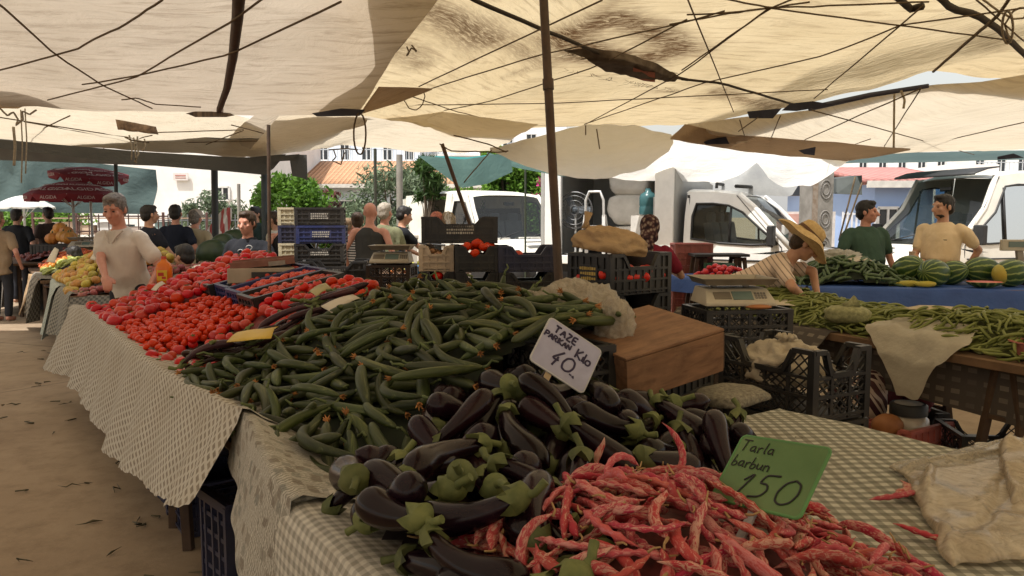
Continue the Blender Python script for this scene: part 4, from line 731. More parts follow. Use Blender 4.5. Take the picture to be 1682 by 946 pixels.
# ================================================================== PARASOLS
def text_mesh(txt, size, m, parent, loc, rot, name='lettering', ext=.002):
 cu = bpy.data.curves.new('lettering', 'FONT'); cu.body = txt; cu.size = size; cu.align_x = 'CENTER'; cu.align_y = 'CENTER'; cu.extrude = ext
 o = bpy.data.objects.new('tmp_text', cu); COL.objects.link(o); bpy.context.view_layer.update()
 me = bpy.data.meshes.new_from_object(o.evaluated_get(bpy.context.evaluated_depsgraph_get())); bpy.data.objects.remove(o)
 me.materials.clear(); me.materials.append(m); o = link(name, me, parent); o.location = loc; o.rotation_euler = rot; return o
M_PRED = mat('parasol_red', (.19, .022, .03), (.16, .018, .025), 3, .85, tr=.2); M_PTXT = mat('parasol_print', (.5, .38, .36)); M_ALU = mat('parasol_pole', (.5, .5, .48), None, 6, .5)
def parasol(label, loc, rad, h, drop, m, mp=M_ALU, tilt=(0, 0), txt=None, n=8, rot=.39, pole_h=None, val=.14, fold=0):
 t = empty('parasol', loc, 0, label, 'parasol'); bend = Euler((R(tilt[0]), R(tilt[1]), 0)).to_matrix(); C = V3(0, 0, h)
 mb = MB(); mb.tube([V3(0, 0, 0), C], .025, 10); mb.lathe([(.25, 0), (.25, .06), (.05, .1)], 20); mb.build('pole', mp, t, 50)
 mb = MB(); rings = []; N = n * 6
 for i in range(9):
  f = max(.02, i / 8); ring = []
  for j in range(N):
   a = 2 * math.pi * j / N + rot; ph = (j % 6) / 6; rr = rad * f * (1 - .05 * math.sin(math.pi * ph) * f) ; z = -drop * f ** 1.7 - .02 * math.sin(math.pi * ph) * f + fold * math.sin(2 * a) * f * f
   ring.append(C + bend @ V3(rr * math.cos(a), rr * math.sin(a), z))
  rings.append(ring)
 ring = []
 for j in range(N):
  a = 2 * math.pi * j / N + rot; ph = (j % 6) / 6; rr = rad * (1 - .05 * math.sin(math.pi * ph)); ring.append(C + bend @ V3(rr * math.cos(a), rr * math.sin(a), -drop - val * (1 if j % 6 else .35) + fold * math.sin(2 * a)))
 rings.append(ring); mb.loft(rings, cap=False); o = mb.build('canopy', m, t, 30)
 mb = MB()
 for k in range(n):
  a = 2 * math.pi * k / n + rot; e = bend @ V3(rad * math.cos(a), rad * math.sin(a), -drop - .01 + fold * math.sin(2 * a)); mb.tube([C + V3(0, 0, -.03), C + e * .5 + V3(0, 0, -.02 + drop * .12), C + e], .007, 5); mb.tube([V3(0, 0, h - drop - .25), C + e * .55 + V3(0, 0, -.02)], .006, 5)
 mb.build('rib', mp, t, 60)
 if txt:
  for k in range(n):
   a = 2 * math.pi * (k + .5) / n + rot
   if math.sin(a) > .25: continue
   for f, s, off in ((.80, .17, 0), (1.0, .085, 1), (.55, .10, 0)):
    z = -drop * f ** 1.7 - .02 * f; sl = math.atan(drop * 1.7 * f ** .7 / rad)
    if off: p = C + bend @ V3(rad * .963 * math.cos(a), rad * .963 * math.sin(a), -drop - val * .5 + fold * math.sin(2 * a)); rx = R(90)
    else: p = C + bend @ V3(rad * f * .945 * math.cos(a), rad * f * .945 * math.sin(a), z + .022 + fold * math.sin(2 * a) * f * f); rx = sl
    q = bend @ V3(math.cos(a), math.sin(a), 0) * .012; text_mesh(txt, s, M_PTXT, o, p + q, (rx, 0, a + R(90)))
 return t
px0 = at(103, 0, 15.2).x
parasol('red ice cream parasol, the lower and wider of the two', (px0, 15.2, 0), .82, at(0, 297, 15.2).z, .26, M_PRED, txt='ALGIDA', rot=.39)
parasol('tilted red ice cream parasol showing above the wider one', (px0 - .03, 15.9, 0), .72, at(0, 274, 15.9).z, .16, M_PRED, tilt=(3, 4), txt='ALGIDA', rot=.5, fold=.05)
parasol('white and green parasol over the far stall', (at(20, 0, 17).x, 17.0, 0), .62, at(0, 321, 17).z, .24, mat('parasol_white', (.80, .82, .80), (.74, .78, .76), 2, .8, tr=.4), rot=.2, val=.05)
t = empty('parasol', (at(356, 0, 14).x, 14, 0), 0, 'folded red and white striped parasol leaning by the dark post', 'parasol')
tm = NT('striped_parasol'); tm.set(.8); wv = tm.n('ShaderNodeTexWave', wave_type='BANDS', bands_direction='X'); wv.inputs['Scale'].default_value = 3.2; tm.l(tm.coord('Object', (1, 1, .25)), wv.inputs[0]); tm.color(tm.ramp(wv.outputs[0], [(.45, (.45, .10, .09)), (.55, (.72, .68, .62))]))
mb = MB(); rings = []
for f in np.linspace(0, 1, 12): rings.append([V3(-.42 + .5 * f + (.22 * (1 - f) ** .7 + .05) * (1 + .25 * math.cos(5 * a)) * math.cos(a), (.2 * (1 - f) + .05) * (1 + .25 * math.cos(5 * a)) * math.sin(a), .72 + 1.03 * f) for a in np.linspace(0, 6.283, 30, endpoint=False)])
mb.loft(rings); mb.build('canopy', tm.m, t, 60); mb = MB(); mb.tube([V3(-.62, 0, 0), V3(.1, 0, 1.78)], .02, 8); mb.build('pole', M_ALU, t, 60)
# ================================================================== CRATES, SCALES
def pmat(name, c, r_=.45): return mat(name, c, tuple(q * .75 for q in c), 9, r_, .4, dirt=(.10, .085, .06, .35))
K_BLK = pmat('black_crate_plastic', (.024, .024, .026), .38); K_BLUE = pmat('blue_crate_plastic', (.022, .034, .13)); K_NAVY = pmat('navy_crate_plastic', (.03, .034, .075)); K_RED = pmat('faded_red_crate_plastic', (.33, .10, .085)); K_WHITE = pmat('cream_crate_plastic', (.58, .46, .34)); K_BROWN = pmat('dark_brown_crate_plastic', (.045, .028, .02)); K_PINK = pmat('pink_crate_plastic', (.45, .13, .11)); K_GREEN = pmat('green_crate_plastic', (.03, .12, .06)); K_CREAM = pmat('pale_crate_plastic', (.58, .52, .36))
M_PRINT = mat('crate_print', (.42, .40, .36)); M_PRINTY = mat('crate_print_yellow', (.5, .36, .10))
def crate(label, loc, w, d, h, m, rz=0, rx=0, ry=0, style='solid', dip='long', group=None, print_=None, name='plastic_crate', up=0, seed=0):
 mb = MB(); p = .022; hx, hy = w / 2 - p / 2, d / 2 - p / 2
 mb.box((0, 0, .01), (w - .02, d - .02, .014))
 for sx in (-1, 1):
  for sy in (-1, 1): mb.box((sx * (hx - .006), sy * (hy - .006), h / 2), (.036, .036, h - .004))
 def wall(c, ax, L, dipped):
  n_ = V3(-ax.y, ax.x, 0); dz = h * .32
  if dipped: prof = [(-.5, h), (-.30, h), (-.2, h - dz), (.2, h - dz), (.30, h), (.5, h)]
  else: prof = [(-.5, h), (.5, h)]
  P = [c + ax * (a * L) + V3(0, 0, z - .011) for a, z in prof]
  for a, b in zip(P, P[1:]): mb.bar(a, b, .03, .022)
  lim = h - dz if dipped else h
  def topz(a):
   return float(np.interp(a, [q[0] for q in prof], [q[1] for q in prof]))
  for zz in ([.03] + [h * f for f in ((.36, .62) if style != 'fine' else (.25, .5, .72))]): mb.bar(c - ax * L / 2 + V3(0, 0, zz), c + ax * L / 2 + V3(0, 0, zz), p, .014)
  nr = max(3, int(L / (.062 if style != 'lattice' else .12)))
  for k in range(1, nr): a = k / nr - .5; mb.bar(c + ax * (a * L) + V3(0, 0, .01), c + ax * (a * L) + V3(0, 0, topz(a) - .02), .012, p * .8, up=ax)
  if style == 'lattice':
   st = .05; q = int(L / st)
   for k in range(-3, q + 1):
    for sgn in (1, -1):
     x0 = -L / 2 + k * st; x1 = x0 + h * .9
     if sgn < 0: x0, x1 = x1, x0
     z0, z1 = .03, h * .93; pts = []
     for f in np.linspace(0, 1, 2): pts.append((x0 + (x1 - x0) * f, z0 + (z1 - z0) * f))
     (xa, za), (xb, zb) = pts
     for lo in (-L / 2 + .01, L / 2 - .01):
      pass
     def cl(xa, za, xb, zb):
      for _ in (0, 1):
       if xa > xb: xa, za, xb, zb = xb, zb, xa, za
       if xa < -L / 2 + .01: f = (-L / 2 + .01 - xa) / (xb - xa + 1e-9); xa, za = -L / 2 + .01, za + (zb - za) * f
       if xb > L / 2 - .01: f = (L / 2 - .01 - xa) / (xb - xa + 1e-9); xb, zb = L / 2 - .01, za + (zb - za) * f
      return xa, za, xb, zb
     if max(x0, x1) < -L / 2 + .03 or min(x0, x1) > L / 2 - .03: continue
     xa, za, xb, zb = cl(xa, za, xb, zb)
     if dipped:
      for w_ in ((xa, za), (xb, zb)): pass
      zb = min(zb, topz(xb / L) - .02); za = min(za, topz(xa / L) - .02)
     mb.bar(c + ax * xa + V3(0, 0, za), c + ax * xb + V3(0, 0, zb), .006, .006)
  elif style == 'solid':
   q = .006; i_ = c + n_ * .005
   if dipped:
    pts = [(-.5, .02), (.5, .02), (.5, h - .02), (.30, h - .02), (.2, h - dz - .01), (-.2, h - dz - .01), (-.30, h - .02), (-.5, h - .02)]
    mb.prism([i_ + ax * (a * L * .97) + V3(0, 0, z) - n_ * q / 2 for a, z in pts], n_ * q)
   else: mb.prism([i_ + ax * (a * L * .97) + V3(0, 0, z) - n_ * q / 2 for a, z in ((-.5, .02), (.5, .02), (.5, h - .02), (-.5, h - .02))], n_ * q)
 for s in (-1, 1):
  wall(V3(0, s * hy, 0), V3(1, 0, 0) * -s, w - .02, dip in ('long', 'both')); wall(V3(s * hx, 0, 0), V3(0, 1, 0) * s, d - .02, dip in ('short', 'both'))
 o = mb.build(name, m, smooth=0); o.location = loc; o.rotation_euler = (rx, ry, rz); tag(o, label, 'crate', group)
 if print_:
  face, col = print_; r_ = random.Random(seed + len(label)); q = MB(); pw = (w if face[0] == 'y' else d); s = -1 if face[1] == '-' else 1
  for row in range(3):
   x = -pw * .17
   while x < pw * .17: l_ = r_.uniform(.008, .02); zz = h * (.64 - .12 * row); c = V3(x + l_ / 2, s * (d / 2 + .003), zz) if face[0] == 'y' else V3(s * (w / 2 + .003), x + l_ / 2, zz); q.box(c, (l_, .002, h * r_.uniform(.05, .085)) if face[0] == 'y' else (.002, l_, h * r_.uniform(.05, .085))); x += l_ + .006
  q.build('faded_print', col, o, 0)
  pl = MB(); pl.box(V3(0, s * (d / 2 - .001), h * .52) if face[0] == 'y' else V3(s * (w / 2 - .001), 0, h * .52), (pw * .42, .004, h * .42) if face[0] == 'y' else (.004, pw * .42, h * .42)); pl.build('name_panel', m, o, 0)
 return o
M_SCALE = mat('scale_plastic', (.55, .50, .40), (.48, .43, .34), 6, .5, dirt=(.25, .2, .14, .5)); M_TRAY = mat('tray_steel', (.34, .31, .26), (.25, .22, .18), 6, .4, metal=.6, dirt=(.2, .15, .1, .5)); M_LCD = mat('lcd', (.16, .22, .20), None, 5, .2)
def scale(label, loc, rz, w=.36, d=.34, lean=0):
 t = empty('market_scale', loc, rz, label, 'scale'); mb = MB(); h = .11
 mb.add([V3(-w / 2, -d / 2, .015), V3(w / 2, -d / 2, .015), V3(w / 2, d / 2, .015), V3(-w / 2, d / 2, .015), V3(-w * .44, -d / 2 + .10, h), V3(w * .44, -d / 2 + .10, h), V3(w * .44, d / 2 - .01, h), V3(-w * .44, d / 2 - .01, h), V3(-w / 2, -d / 2, .035), V3(w / 2, -d / 2, .035)], [(0, 3, 2, 1), (4, 5, 6, 7), (8, 9, 5, 4), (0, 1, 9, 8), (3, 7, 6, 2), (0, 8, 4, 7, 3), (1, 2, 6, 5, 9)])
 mb.build('housing', M_SCALE, t, 0, .006)
 dirn = V3(0, .10, h - .035).normalized(); nrm = V3(0, -dirn.z, dirn.y); c0 = V3(0, -d / 2, .035) + V3(0, .10, h - .035) * .5
 rot = Matrix((V3(1, 0, 0), dirn, nrm)).transposed()
 mb = MB(); mb.box(c0 + V3(.02, 0, 0) + nrm * .002, (.12, .07, .004), rot); mb.build('display', M_LCD, t, 0)
 mb = MB(); mb.box(c0 + V3(-.10, 0, 0) + nrm * .002, (.10, .06, .004), rot); mb.build('price_card', mat('dark_panel', (.20, .17, .13)), t, 0)
 mb = MB()
 for i in range(4):
  for j in range(3): mb.box(c0 + V3(.10 + i * .018, 0, 0) + dirn * (j - 1) * .019 + nrm * .003, (.012, .012, .006), rot)
 mb.build('key', mat('key_grey', (.22, .2, .18)), t, 0)
 mb = MB()
 for x in (-.1, .1): mb.box((x, .05, h + .012), (.03, .03, .03))
 tw, td = w * .52, d * .5
 mb.loft([[V3(sx * q, sy * q2 + .03, z) for sx, sy in ((-1, -1), (1, -1), (1, 1), (-1, 1)) for q, q2 in ((tw_, td_),)] for tw_, td_, z in ((tw * .9, td * .88, h + .025), (tw, td, h + .06), (tw * 1.04, td * 1.04, h + .064), (tw * 1.03, td * 1.03, h + .058), (tw * .96, td * .95, h + .055), (tw * .88, td * .85, h + .03))]); mb.build('tray', M_TRAY, t, 0)
 mb = MB()
 for x in (-1, 1):
  for y in (-1, 1): mb.lathe([(.014, 0), (.016, .015)], 10, (x * w * .42, y * d * .42, 0))
 mb.build('foot', M_BLK, t, 40); return t
# ================================================================== PEOPLE
def skinmat(name, c):
 t = NT(name); t.set(.5, .35); v = t.coord('Object'); t.color(t.ramp(t.noise(v, 14, 5), [(.3, tuple(q * m_ for q, m_ in zip(c, (.86, .76, .72)))), (.7, c)])); t.b.inputs['Subsurface Weight'].default_value = .0; return t.m
M_SK1 = skinmat('tanned_skin', (.52, .30, .20)); M_SK2 = skinmat('ruddy_skin', (.57, .29, .21)); M_SK3 = skinmat('brown_skin', (.40, .235, .16))
M_EYE = mat('dark_eye', (.03, .02, .015), None, 5, .25)
HAIR = {'black': mat('black_hair', (.02, .017, .015), (.012, .01, .009), 60, .55, bump=.5, bscale=120), 'grey': mat('grey_hair', (.22, .20, .18), (.09, .08, .075), 50, .6, bump=.6, bscale=120), 'brown': mat('brown_hair', (.06, .035, .02), (.03, .018, .01), 60, .6, bump=.5, bscale=120), 'blond': mat('fair_hair', (.26, .17, .09), (.14, .09, .05), 60, .6, bump=.5, bscale=120), 'white': mat('white_hair', (.42, .38, .32), (.25, .22, .18), 60, .6, bump=.5, bscale=120)}
def fab(name, c, c2=None, sc=5): return mat(name, c, c2 or tuple(q * .8 for q in c), sc, .9, .15, bump=.35, bscale=26, bdist=.012)
def remesh(mb, name, m, parent, vox, smooth_it=3, wr=0, wseed=0, wsc=9):
 me = mb.mesh(name, m, 0); o = link(name, me)
 r_ = o.modifiers.new('r', 'REMESH'); r_.mode = 'VOXEL'; r_.voxel_size = vox; r_.use_smooth_shade = True
 s_ = o.modifiers.new('s', 'SMOOTH'); s_.factor = .5; s_.iterations = smooth_it
 bpy.context.view_layer.update(); me2 = bpy.data.meshes.new_from_object(o.evaluated_get(bpy.context.evaluated_depsgraph_get())); bpy.data.objects.remove(o); bpy.data.meshes.remove(me)
 me2.name = name
 if wr:
  k = len(me2.vertices); co = np.empty(k * 3); me2.vertices.foreach_get('co', co); no = np.empty(k * 3); me2.vertex_normals.foreach_get('vector', no); co = co.reshape(-1, 3); no = no.reshape(-1, 3)
  a = np.array([nz(p[0] * wsc, p[1] * wsc, p[2] * wsc * .55 + wseed) + .5 * abs(nz(p[0] * wsc * 2, p[1] * wsc * 2, p[2] * wsc * .8 + wseed)) for p in co]); co += no * (wr * a)[:, None]; me2.vertices.foreach_set('co', co.ravel())
 me2.materials.clear(); me2.materials.append(m); me2.polygons.foreach_set('use_smooth', [True] * len(me2.polygons)); me2.update()
 return link(name, me2, parent)
def ik(s, h, l1, l2, pole):
 d = h - s; L = d.length
 if L > (l1 + l2) * .995: h = s + d.normalized() * (l1 + l2) * .995; d = h - s; L = d.length
 a = (l1 * l1 - l2 * l2 + L * L) / (2 * L); r_ = math.sqrt(max(1e-6, l1 * l1 - a * a)); u = d.normalized(); p = pole - u * pole.dot(u); p = p.normalized() if p.length > 1e-5 else basis(u)[0]
 return s + u * a + p * r_, h
def person(label, loc, yaw, top, bottom=None, skin=M_SK1, hair='black', hs='short', lean=0, head=(0, 0), handR=None, handL=None, sleeve='short', H=1.74, build=1.0, seated=False, vox=.013, top_name='shirt', belly=0, fingers=True, poleR=None, poleL=None, print_=None, feet=True, twist=0):
 """local frame: x = the person's right, y = the way they face, z up"""
 t = empty('person', loc, yaw, label, 'person'); k = H / 1.74
 pel = V3(0, 0, (.50 if seated else .95) * k); Ln = R(lean); s = V3(0, math.sin(Ln), math.cos(Ln)); f = V3(0, math.cos(Ln), -math.sin(Ln)); X = V3(1, 0, 0)
 def B(x, y, z): return pel + X * x * k + f * y * k + s * z * k
 nb = B(0, -.01, .50); nl = Ln * .55; nd = V3(0, math.sin(nl), math.cos(nl)); hc = nb + nd * .168 * k + V3(0, .02, 0); hk = k * 1.09
 RH = Euler((R(head[1]) - 0 * nl, 0, R(head[0]))).to_matrix()        # head (yaw +: to own left, pitch -: down)
 bw = build
 body = MB(); shirt = MB(); N = 20
 def ring(z, rx, ry, y=0): return [B(rx * math.cos(a), y + ry * math.sin(a), z) for a in np.linspace(0, 2 * math.pi, N, endpoint=False)]
 tors = [(-.10, .155 * bw, .12, 0), (0, .165 * bw, .125, -.005), (.12, .15 * bw, .115 + .04 * belly, .01 + .04 * belly), (.26, .16 * bw, .115 + .02 * belly, .01 + .01 * belly), (.38, .172 * bw, .112, 0), (.45, .135 * bw, .09, -.01), (.505, .07, .064, -.012)]
 body.loft([ring(z, rx * .93, ry * .93, y) for z, rx, ry, y in tors])
 body.cap2(B(0, -.015, .46), .062 * k, nb + nd * .11 * k, .054 * k)
 def hd(x, y, z): return hc + RH @ (V3(x, y, z) * hk)
 body.ell(hd(0, -.012, .03), (.076 * hk, .096 * hk, .092 * hk), RH); body.ell(hd(0, .018, -.035), (.062 * hk, .076 * hk, .078 * hk), RH); body.ell(hd(0, .055, -.085), (.034 * hk, .032 * hk, .026 * hk), RH)
 body.cap2(hd(0, .088, .012), .011 * hk, hd(0, .112, -.028), .017 * hk); body.cap2(hd(-.036, .078, .03), .012 * hk, hd(.036, .078, .03), .012 * hk); body.cap2(hd(-.02, .088, -.06), .008, hd(.02, .088, -.06), .008)
 for sx in (-1, 1): body.ell(hd(sx * .078, -.008, -.005), (.012 * hk, .02 * hk, .032 * hk), RH); body.ell(hd(sx * .045, .065, -.02), (.022 * hk, .02 * hk, .022 * hk), RH)
 tw = Euler((0, 0, R(twist))).to_matrix()
 for sx, hand, pole in ((1, handR, poleR), (-1, handL, poleL)):
  sh = B(sx * .15 * bw, -.012, .425); shj = B(sx * .185 * bw, -.012, .405)
  h = V3(*hand) if hand else pel + V3(sx * .27 * bw, .06, -.06) * k
  el, h = ik(shj, h, .29 * k, .255 * k, V3(*pole) if pole else V3(sx * .55, -.8, -.25))
  body.cap2(sh, .055 * k, shj, .054 * k); body.cap2(shj, .05 * k * (1 + .3 * (bw - 1)), el, .038 * k); body.cap2(el, .039 * k, h, .026 * k)
  d = (h - el).normalized(); side = d.cross(V3(0, 0, 1)); side = side.normalized() if side.length > .1 else V3(0, 1, 0); up = side.cross(d)
  palm = h + d * .045 * k
  body.cap2(h, .027 * k, palm + d * .015, .030 * k)
  if fingers:
   body.box(h + d * .055 * k, (.085 * k, .078 * k, .026 * k), Matrix((d, side, up)).transposed())
   for q, (o_, l_) in enumerate(((-.031, .062), (-.011, .074), (.010, .070), (.030, .055))):
    b = h + d * .095 * k + side * o_ * k; c = b + (d * .8 - up * .35) * l_ * .5 * k; e = c + (d * .55 - up * .8) * l_ * .55 * k; body.cap2(b, .0095 * k, c, .009 * k, 8); body.cap2(c, .009 * k, e, .0075 * k, 8)
   b = h + d * .03 * k - side * sx * .036 * k; c = b + (d * .7 - side * sx * .6) * .04 * k; e = c + (d * .95 - up * .3) * .035 * k; body.cap2(b, .013 * k, c, .011 * k, 8); body.cap2(c, .011 * k, e, .009 * k, 8)
  if sleeve in ('short', 'rolled', 'long'):
   fr = {'short': .62, 'rolled': .95, 'long': 1}[sleeve]; shirt.cap2(sh, .066 * k, shj, .064 * k); shirt.cap2(shj, .063 * k * (1 + .3 * (bw - 1)), shj + (el - shj) * fr, .064 * k * (1 + .2 * (bw - 1)))
   if sleeve == 'long': shirt.cap2(el, .05 * k, h - d * .02, .038 * k)
  elif sleeve == 'cap': shirt.cap2(sh, .07 * k, shj + (el - shj) * .08, .068 * k)
 low = -.16 if bottom is not None else -.2
 sr = [(low, .185 * bw, .145 + .02 * belly, .0)] + [(z, rx + .016, ry + .016, y) for z, rx, ry, y in tors[:-2]]
 if sleeve == 'tank': sr += [(.44, .12 * bw, .10, -.01), (.47, .10, .09, -.01)]
 else: sr += [(.455, .14 * bw, .10, -.01), (.505, .082, .074, -.012)]
 shirt.loft([ring(*q) for q in sr])
 # legs
 if seated: hips = [(sx, B(sx * .09, 0, -.02), pel + V3(sx * .12, .42, .0) * k, pel + V3(sx * .12, .42, -.44) * k) for sx in (-1, 1)]
 else: hips = [(sx, pel + V3(sx * .09, 0, -.03) * k, V3(sx * .10 * k, .03, .50 * k), V3(sx * .10 * k, -.01, .08 * k)) for sx in (-1, 1)]
 pants = MB()
 for sx, a, b, c in hips:
  body.cap2(a, .075 * k, b, .05 * k); body.cap2(b, .05 * k, c, .036 * k); pants.cap2(a, .10 * k * bw, b, .072 * k); pants.cap2(b, .07 * k, c + V3(0, 0, .03), .06 * k)
  if feet: body.cap2(c + V3(0, -.02, -.03), .04 * k, c + V3(0, .13, -.045), .034 * k)
 pants.loft([[pel + V3(.17 * bw * q * math.cos(a), .125 * q * math.sin(a), z) * 1 for a in np.linspace(0, 6.283, N, endpoint=False)] for q, z in ((.8, -.12), (1, -.02), (.97, .06))])
 remesh(body, 'body', skin, t, vox, 2)
 remesh(shirt, top_name, top, t, vox * 1.25, 3, .018, hash(label) % 50 if False else len(label), 8)
 remesh(pants, 'trousers', bottom or M_TROUS, t, vox * 1.5, 3, .008, 3, 7)
 mb = MB()
 for sx in (-1, 1): mb.ell(hd(sx * .031, .0835, .006), (.0125 * k, .0075 * k, .0065 * k), RH, 10, 6)
 mb.build('eye', M_EYE, t, 180)
 if hs != 'bald':
  mb = MB()
  for sx in (-1, 1): mb.cap2(hd(sx * .016, .092, .031), .0045, hd(sx * .046, .082, .034), .004, 6)
  mb.cap2(hd(0, -.028, .045), .083 * hk, hd(0, -.03, .046), .083 * hk, 18)
  mb.ell(hd(0, -.022, .045), (.0835 * hk, .102 * hk, .088 * hk), RH); mb.ell(hd(0, -.055, -.01), (.076 * hk, .062 * hk, .075 * hk), RH)
  mb.ell(hd(0, .035, .098), (.06 * hk, .05 * hk, .03 * hk), RH)
  for sx in (-1, 1): mb.ell(hd(sx * .07, -.005, .02), (.014 * hk, .028 * hk, .05 * hk), RH)
  if hs == 'bun': mb.ell(hd(0, -.12, .06), (.045 * hk, .045 * hk, .045 * hk), RH)
  if hs == 'long': mb.cap2(hd(0, -.075, 0), .075, hd(0, -.09, -.18), .05)
  if hs == 'beard': mb.ell(hd(0, .035, -.075), (.058, .06, .04), RH)
  remesh(mb, 'hair', HAIR[hair], t, max(.009, vox * .8), 2, .006, 7, 40)
 else:
  mb = MB()
  for sx in (-1, 1): mb.cap2(hd(sx * .016, .092, .031), .0045, hd(sx * .046, .082, .034), .004, 6)
  mb.build('eyebrow', HAIR['brown'], t, 180)
 t['_hc'] = 0; del t['_hc']
 return t, hd, RH, B
M_TROUS = fab('dark_trousers', (.035, .037, .045))
def sits(p_): return p_
def gp(px, Y): p = at(px, 400, Y); return V3(p.x, Y, 0)
def lw(t, w): return Matrix.Rotation(-t[1], 3, 'Z') @ (Vector(w) - Vector(t[0]))
# --- stallholder in the light shirt bending over the tomatoes
loc = W(7.95, 1.13, 0); M_SHIRT1 = fab('pale_grey_shirt', (.62, .57, .50), (.55, .50, .44))
yaw = R(180 - 14)          # faces the viewer, turned a little
fl = (loc, yaw)
tp, hd, RH, B = person('grey haired man in a pale polo shirt bending over the big tomatoes', loc, yaw, M_SHIRT1, None, M_SK2, 'grey', lean=14, head=(14, -16), handR=lw(fl, loc + V3(.06, -.55, 1.0)), handL=lw(fl, loc + V3(.34, -.36, .98)), H=1.80, build=1.08, vox=.0095, belly=.5, poleR=(1, -.35, .25), poleL=(-.45, -.85, -.2))
mb = MB()
for sx in (-1, 1): mb.prism([B(sx * .015, .118, .40), B(sx * .06, .105, .455), B(sx * .10, .06, .50), B(sx * .055, .085, .50)], V3(0, .012, .004))
mb.build('collar', M_SHIRT1, tp, 0)
# --- woman in straw hat
loc = V3(at(1222, 0, 6.8).x, 6.8, 0); tm = NT('striped_tshirt'); tm.set(.9, .1); wv = tm.n('ShaderNodeTexWave', wave_type='BANDS', bands_direction='Z'); wv.inputs['Scale'].default_value = 8; wv.inputs['Distortion'].default_value = .25; wv.inputs['Detail'].default_value = 1; tm.l(tm.coord('Object', (1, 1, 1), (R(50), 0, 0)), wv.inputs[0]); tm.color(tm.ramp(wv.outputs[0], [(.05, (.27, .21, .17)), (.18, (.66, .52, .42))])); tm.bump(tm.noise(tm.coord('Object'), 22, 4), .4, .012)
yaw = R(-108); fl = (loc, yaw)
tp, hd, RH, B = person('woman in a straw sun hat and striped top bending over the green beans', loc, yaw, tm.m, None, M_SK1, 'brown', lean=60, head=(8, -34), handR=lw(fl, loc + V3(.46, -.46, .90)), handL=lw(fl, loc + V3(.62, -.22, .92)), H=1.76, build=1.22, vox=.0095, poleR=(.3, -.2, .2), poleL=(-.3, -.2, .4))
hat = empty('sun_hat', (0, 0, 0)); hat.parent = tp; MS = mat('straw', (.62, .45, .22), (.50, .34, .15), 40, .85, bump=.5, bscale=120, bdist=.003); mb = MB()
hatR = RH @ Euler((R(-12), 0, 0)).to_matrix()
def hp(rr, z, a, w=0): return hd(0, -.015, .075) + hatR @ V3(rr * math.cos(a), rr * 1.1 * math.sin(a), z + w)
mb.loft([[hp(rr, z, a, .025 * math.sin(2 * a + 1) * (rr > .13) + .012 * math.sin(5 * a) * (rr > .18)) for a in np.linspace(0, 6.283, 40, endpoint=False)] for rr, z in ((.245, -.06), (.2, -.028), (.15, -.008), (.108, 0), (.104, .05), (.092, .085), (.06, .105), (.004, .112))]); o = mb.build('brim_and_crown', MS, hat, 60); md = o.modifiers.new('s', 'SOLIDIFY'); md.thickness = .004
mb = MB(); mb.loft([[hp(rr, z, a) for a in np.linspace(0, 6.283, 40, endpoint=False)] for rr, z in ((.114, .003), (.111, .03))], cap=False); mb.tube([hp(.112, .018, 2.2), hp(.16, .03, 2.5), hp(.15, .0, 2.8), hp(.112, .015, 2.4)], .012, 6); mb.build('hat_band', mat('brown_band', (.12, .06, .03)), hat, 60)
mb = MB(); mb.box(hd(0, .098, .055) + RH @ V3(0, .012, .01), (.13, .012, .03), RH); mb.build('sunglasses', M_BLK, tp, 0, .004)
# --- two men at the melons
loc = V3(at(1438, 0, 9.35).x, 9.35, 0); yaw = R(180 + 12); fl = (loc, yaw)
person('stout man in a dark green T-shirt standing behind the cucumbers and melons', loc, yaw, fab('bottle_green_cotton', (.06, .105, .075), (.048, .085, .06)), None, M_SK2, 'black', head=(42, 0), handR=lw(fl, loc + V3(-.30, -.34, .98)), handL=lw(fl, loc + V3(.36, -.06, .86)), H=1.77, build=1.24, vox=.0095, belly=1.2)
loc = V3(at(1566, 0, 9.0).x, 9.0, 0); yaw = R(180 - 50); fl = (loc, yaw)
tp, hd, RH, B = person('young man in a tan T-shirt with a paper cup, facing the green shirted man', loc, yaw, fab('tan_cotton', (.74, .58, .37), (.68, .52, .32)), None, M_SK1, 'black', hs='beard', head=(-26, -3), handR=lw(fl, loc + V3(-.34, -.14, 1.12)), handL=lw(fl, loc + V3(.26, -.05, .98)), H=1.83, build=1.13, vox=.0095, belly=.5)
mb = MB(); mb.box(B(-.08, .135, .32), (.055, .004, .008)); mb.build('chest_print', M_BLK, tp, 0)
mb = MB(); mb.lathe([(.028, 0), (.036, .075), (.038, .08)], 14); tag(mb.build('paper_cup', mat('cup_paper', (.62, .45, .33)), smooth=40, loc=loc + V3(-.43, -.2, 1.13)), 'small paper cup held by the man in the tan T-shirt', 'cup')
# --- woman with the patterned scarf, red top, seen from behind
tm = NT('patterned_scarf'); tm.set(.9, .1); vo = tm.n('ShaderNodeTexVoronoi'); vo.inputs['Scale'].default_value = 26; tm.l(tm.coord('Object'), vo.inputs[0]); tm.color(tm.ramp(vo.outputs[0], [(.2, (.30, .24, .20)), (.45, (.10, .05, .05)), (.7, (.03, .02, .025))]))
loc = V3(at(1068, 0, 7.6).x, 7.6, 0)
tp, hd, RH, B = person('person in a patterned headscarf and red top sitting before the truck', loc + V3(0, 0, .42), R(-18), fab('crimson_cotton', (.23, .022, .045), (.17, .016, .032)), None, M_SK3, 'black', lean=24, head=(0, -12), H=1.62, build=1.12, vox=.013, seated=True, fingers=False, handR=(.2, .45, .62), handL=(-.2, .45, .62))
mb = MB(); mb.ell(hd(0, -.02, .03), (.1, .118, .118), RH); mb.ell(hd(0, -.06, -.06), (.09, .085, .1), RH); mb.cap2(hd(0, -.1, -.1), .06, hd(.03, -.13, -.22), .03); remesh(mb, 'headscarf', tm.m, tp, .013, 2, .012, 3, 16)
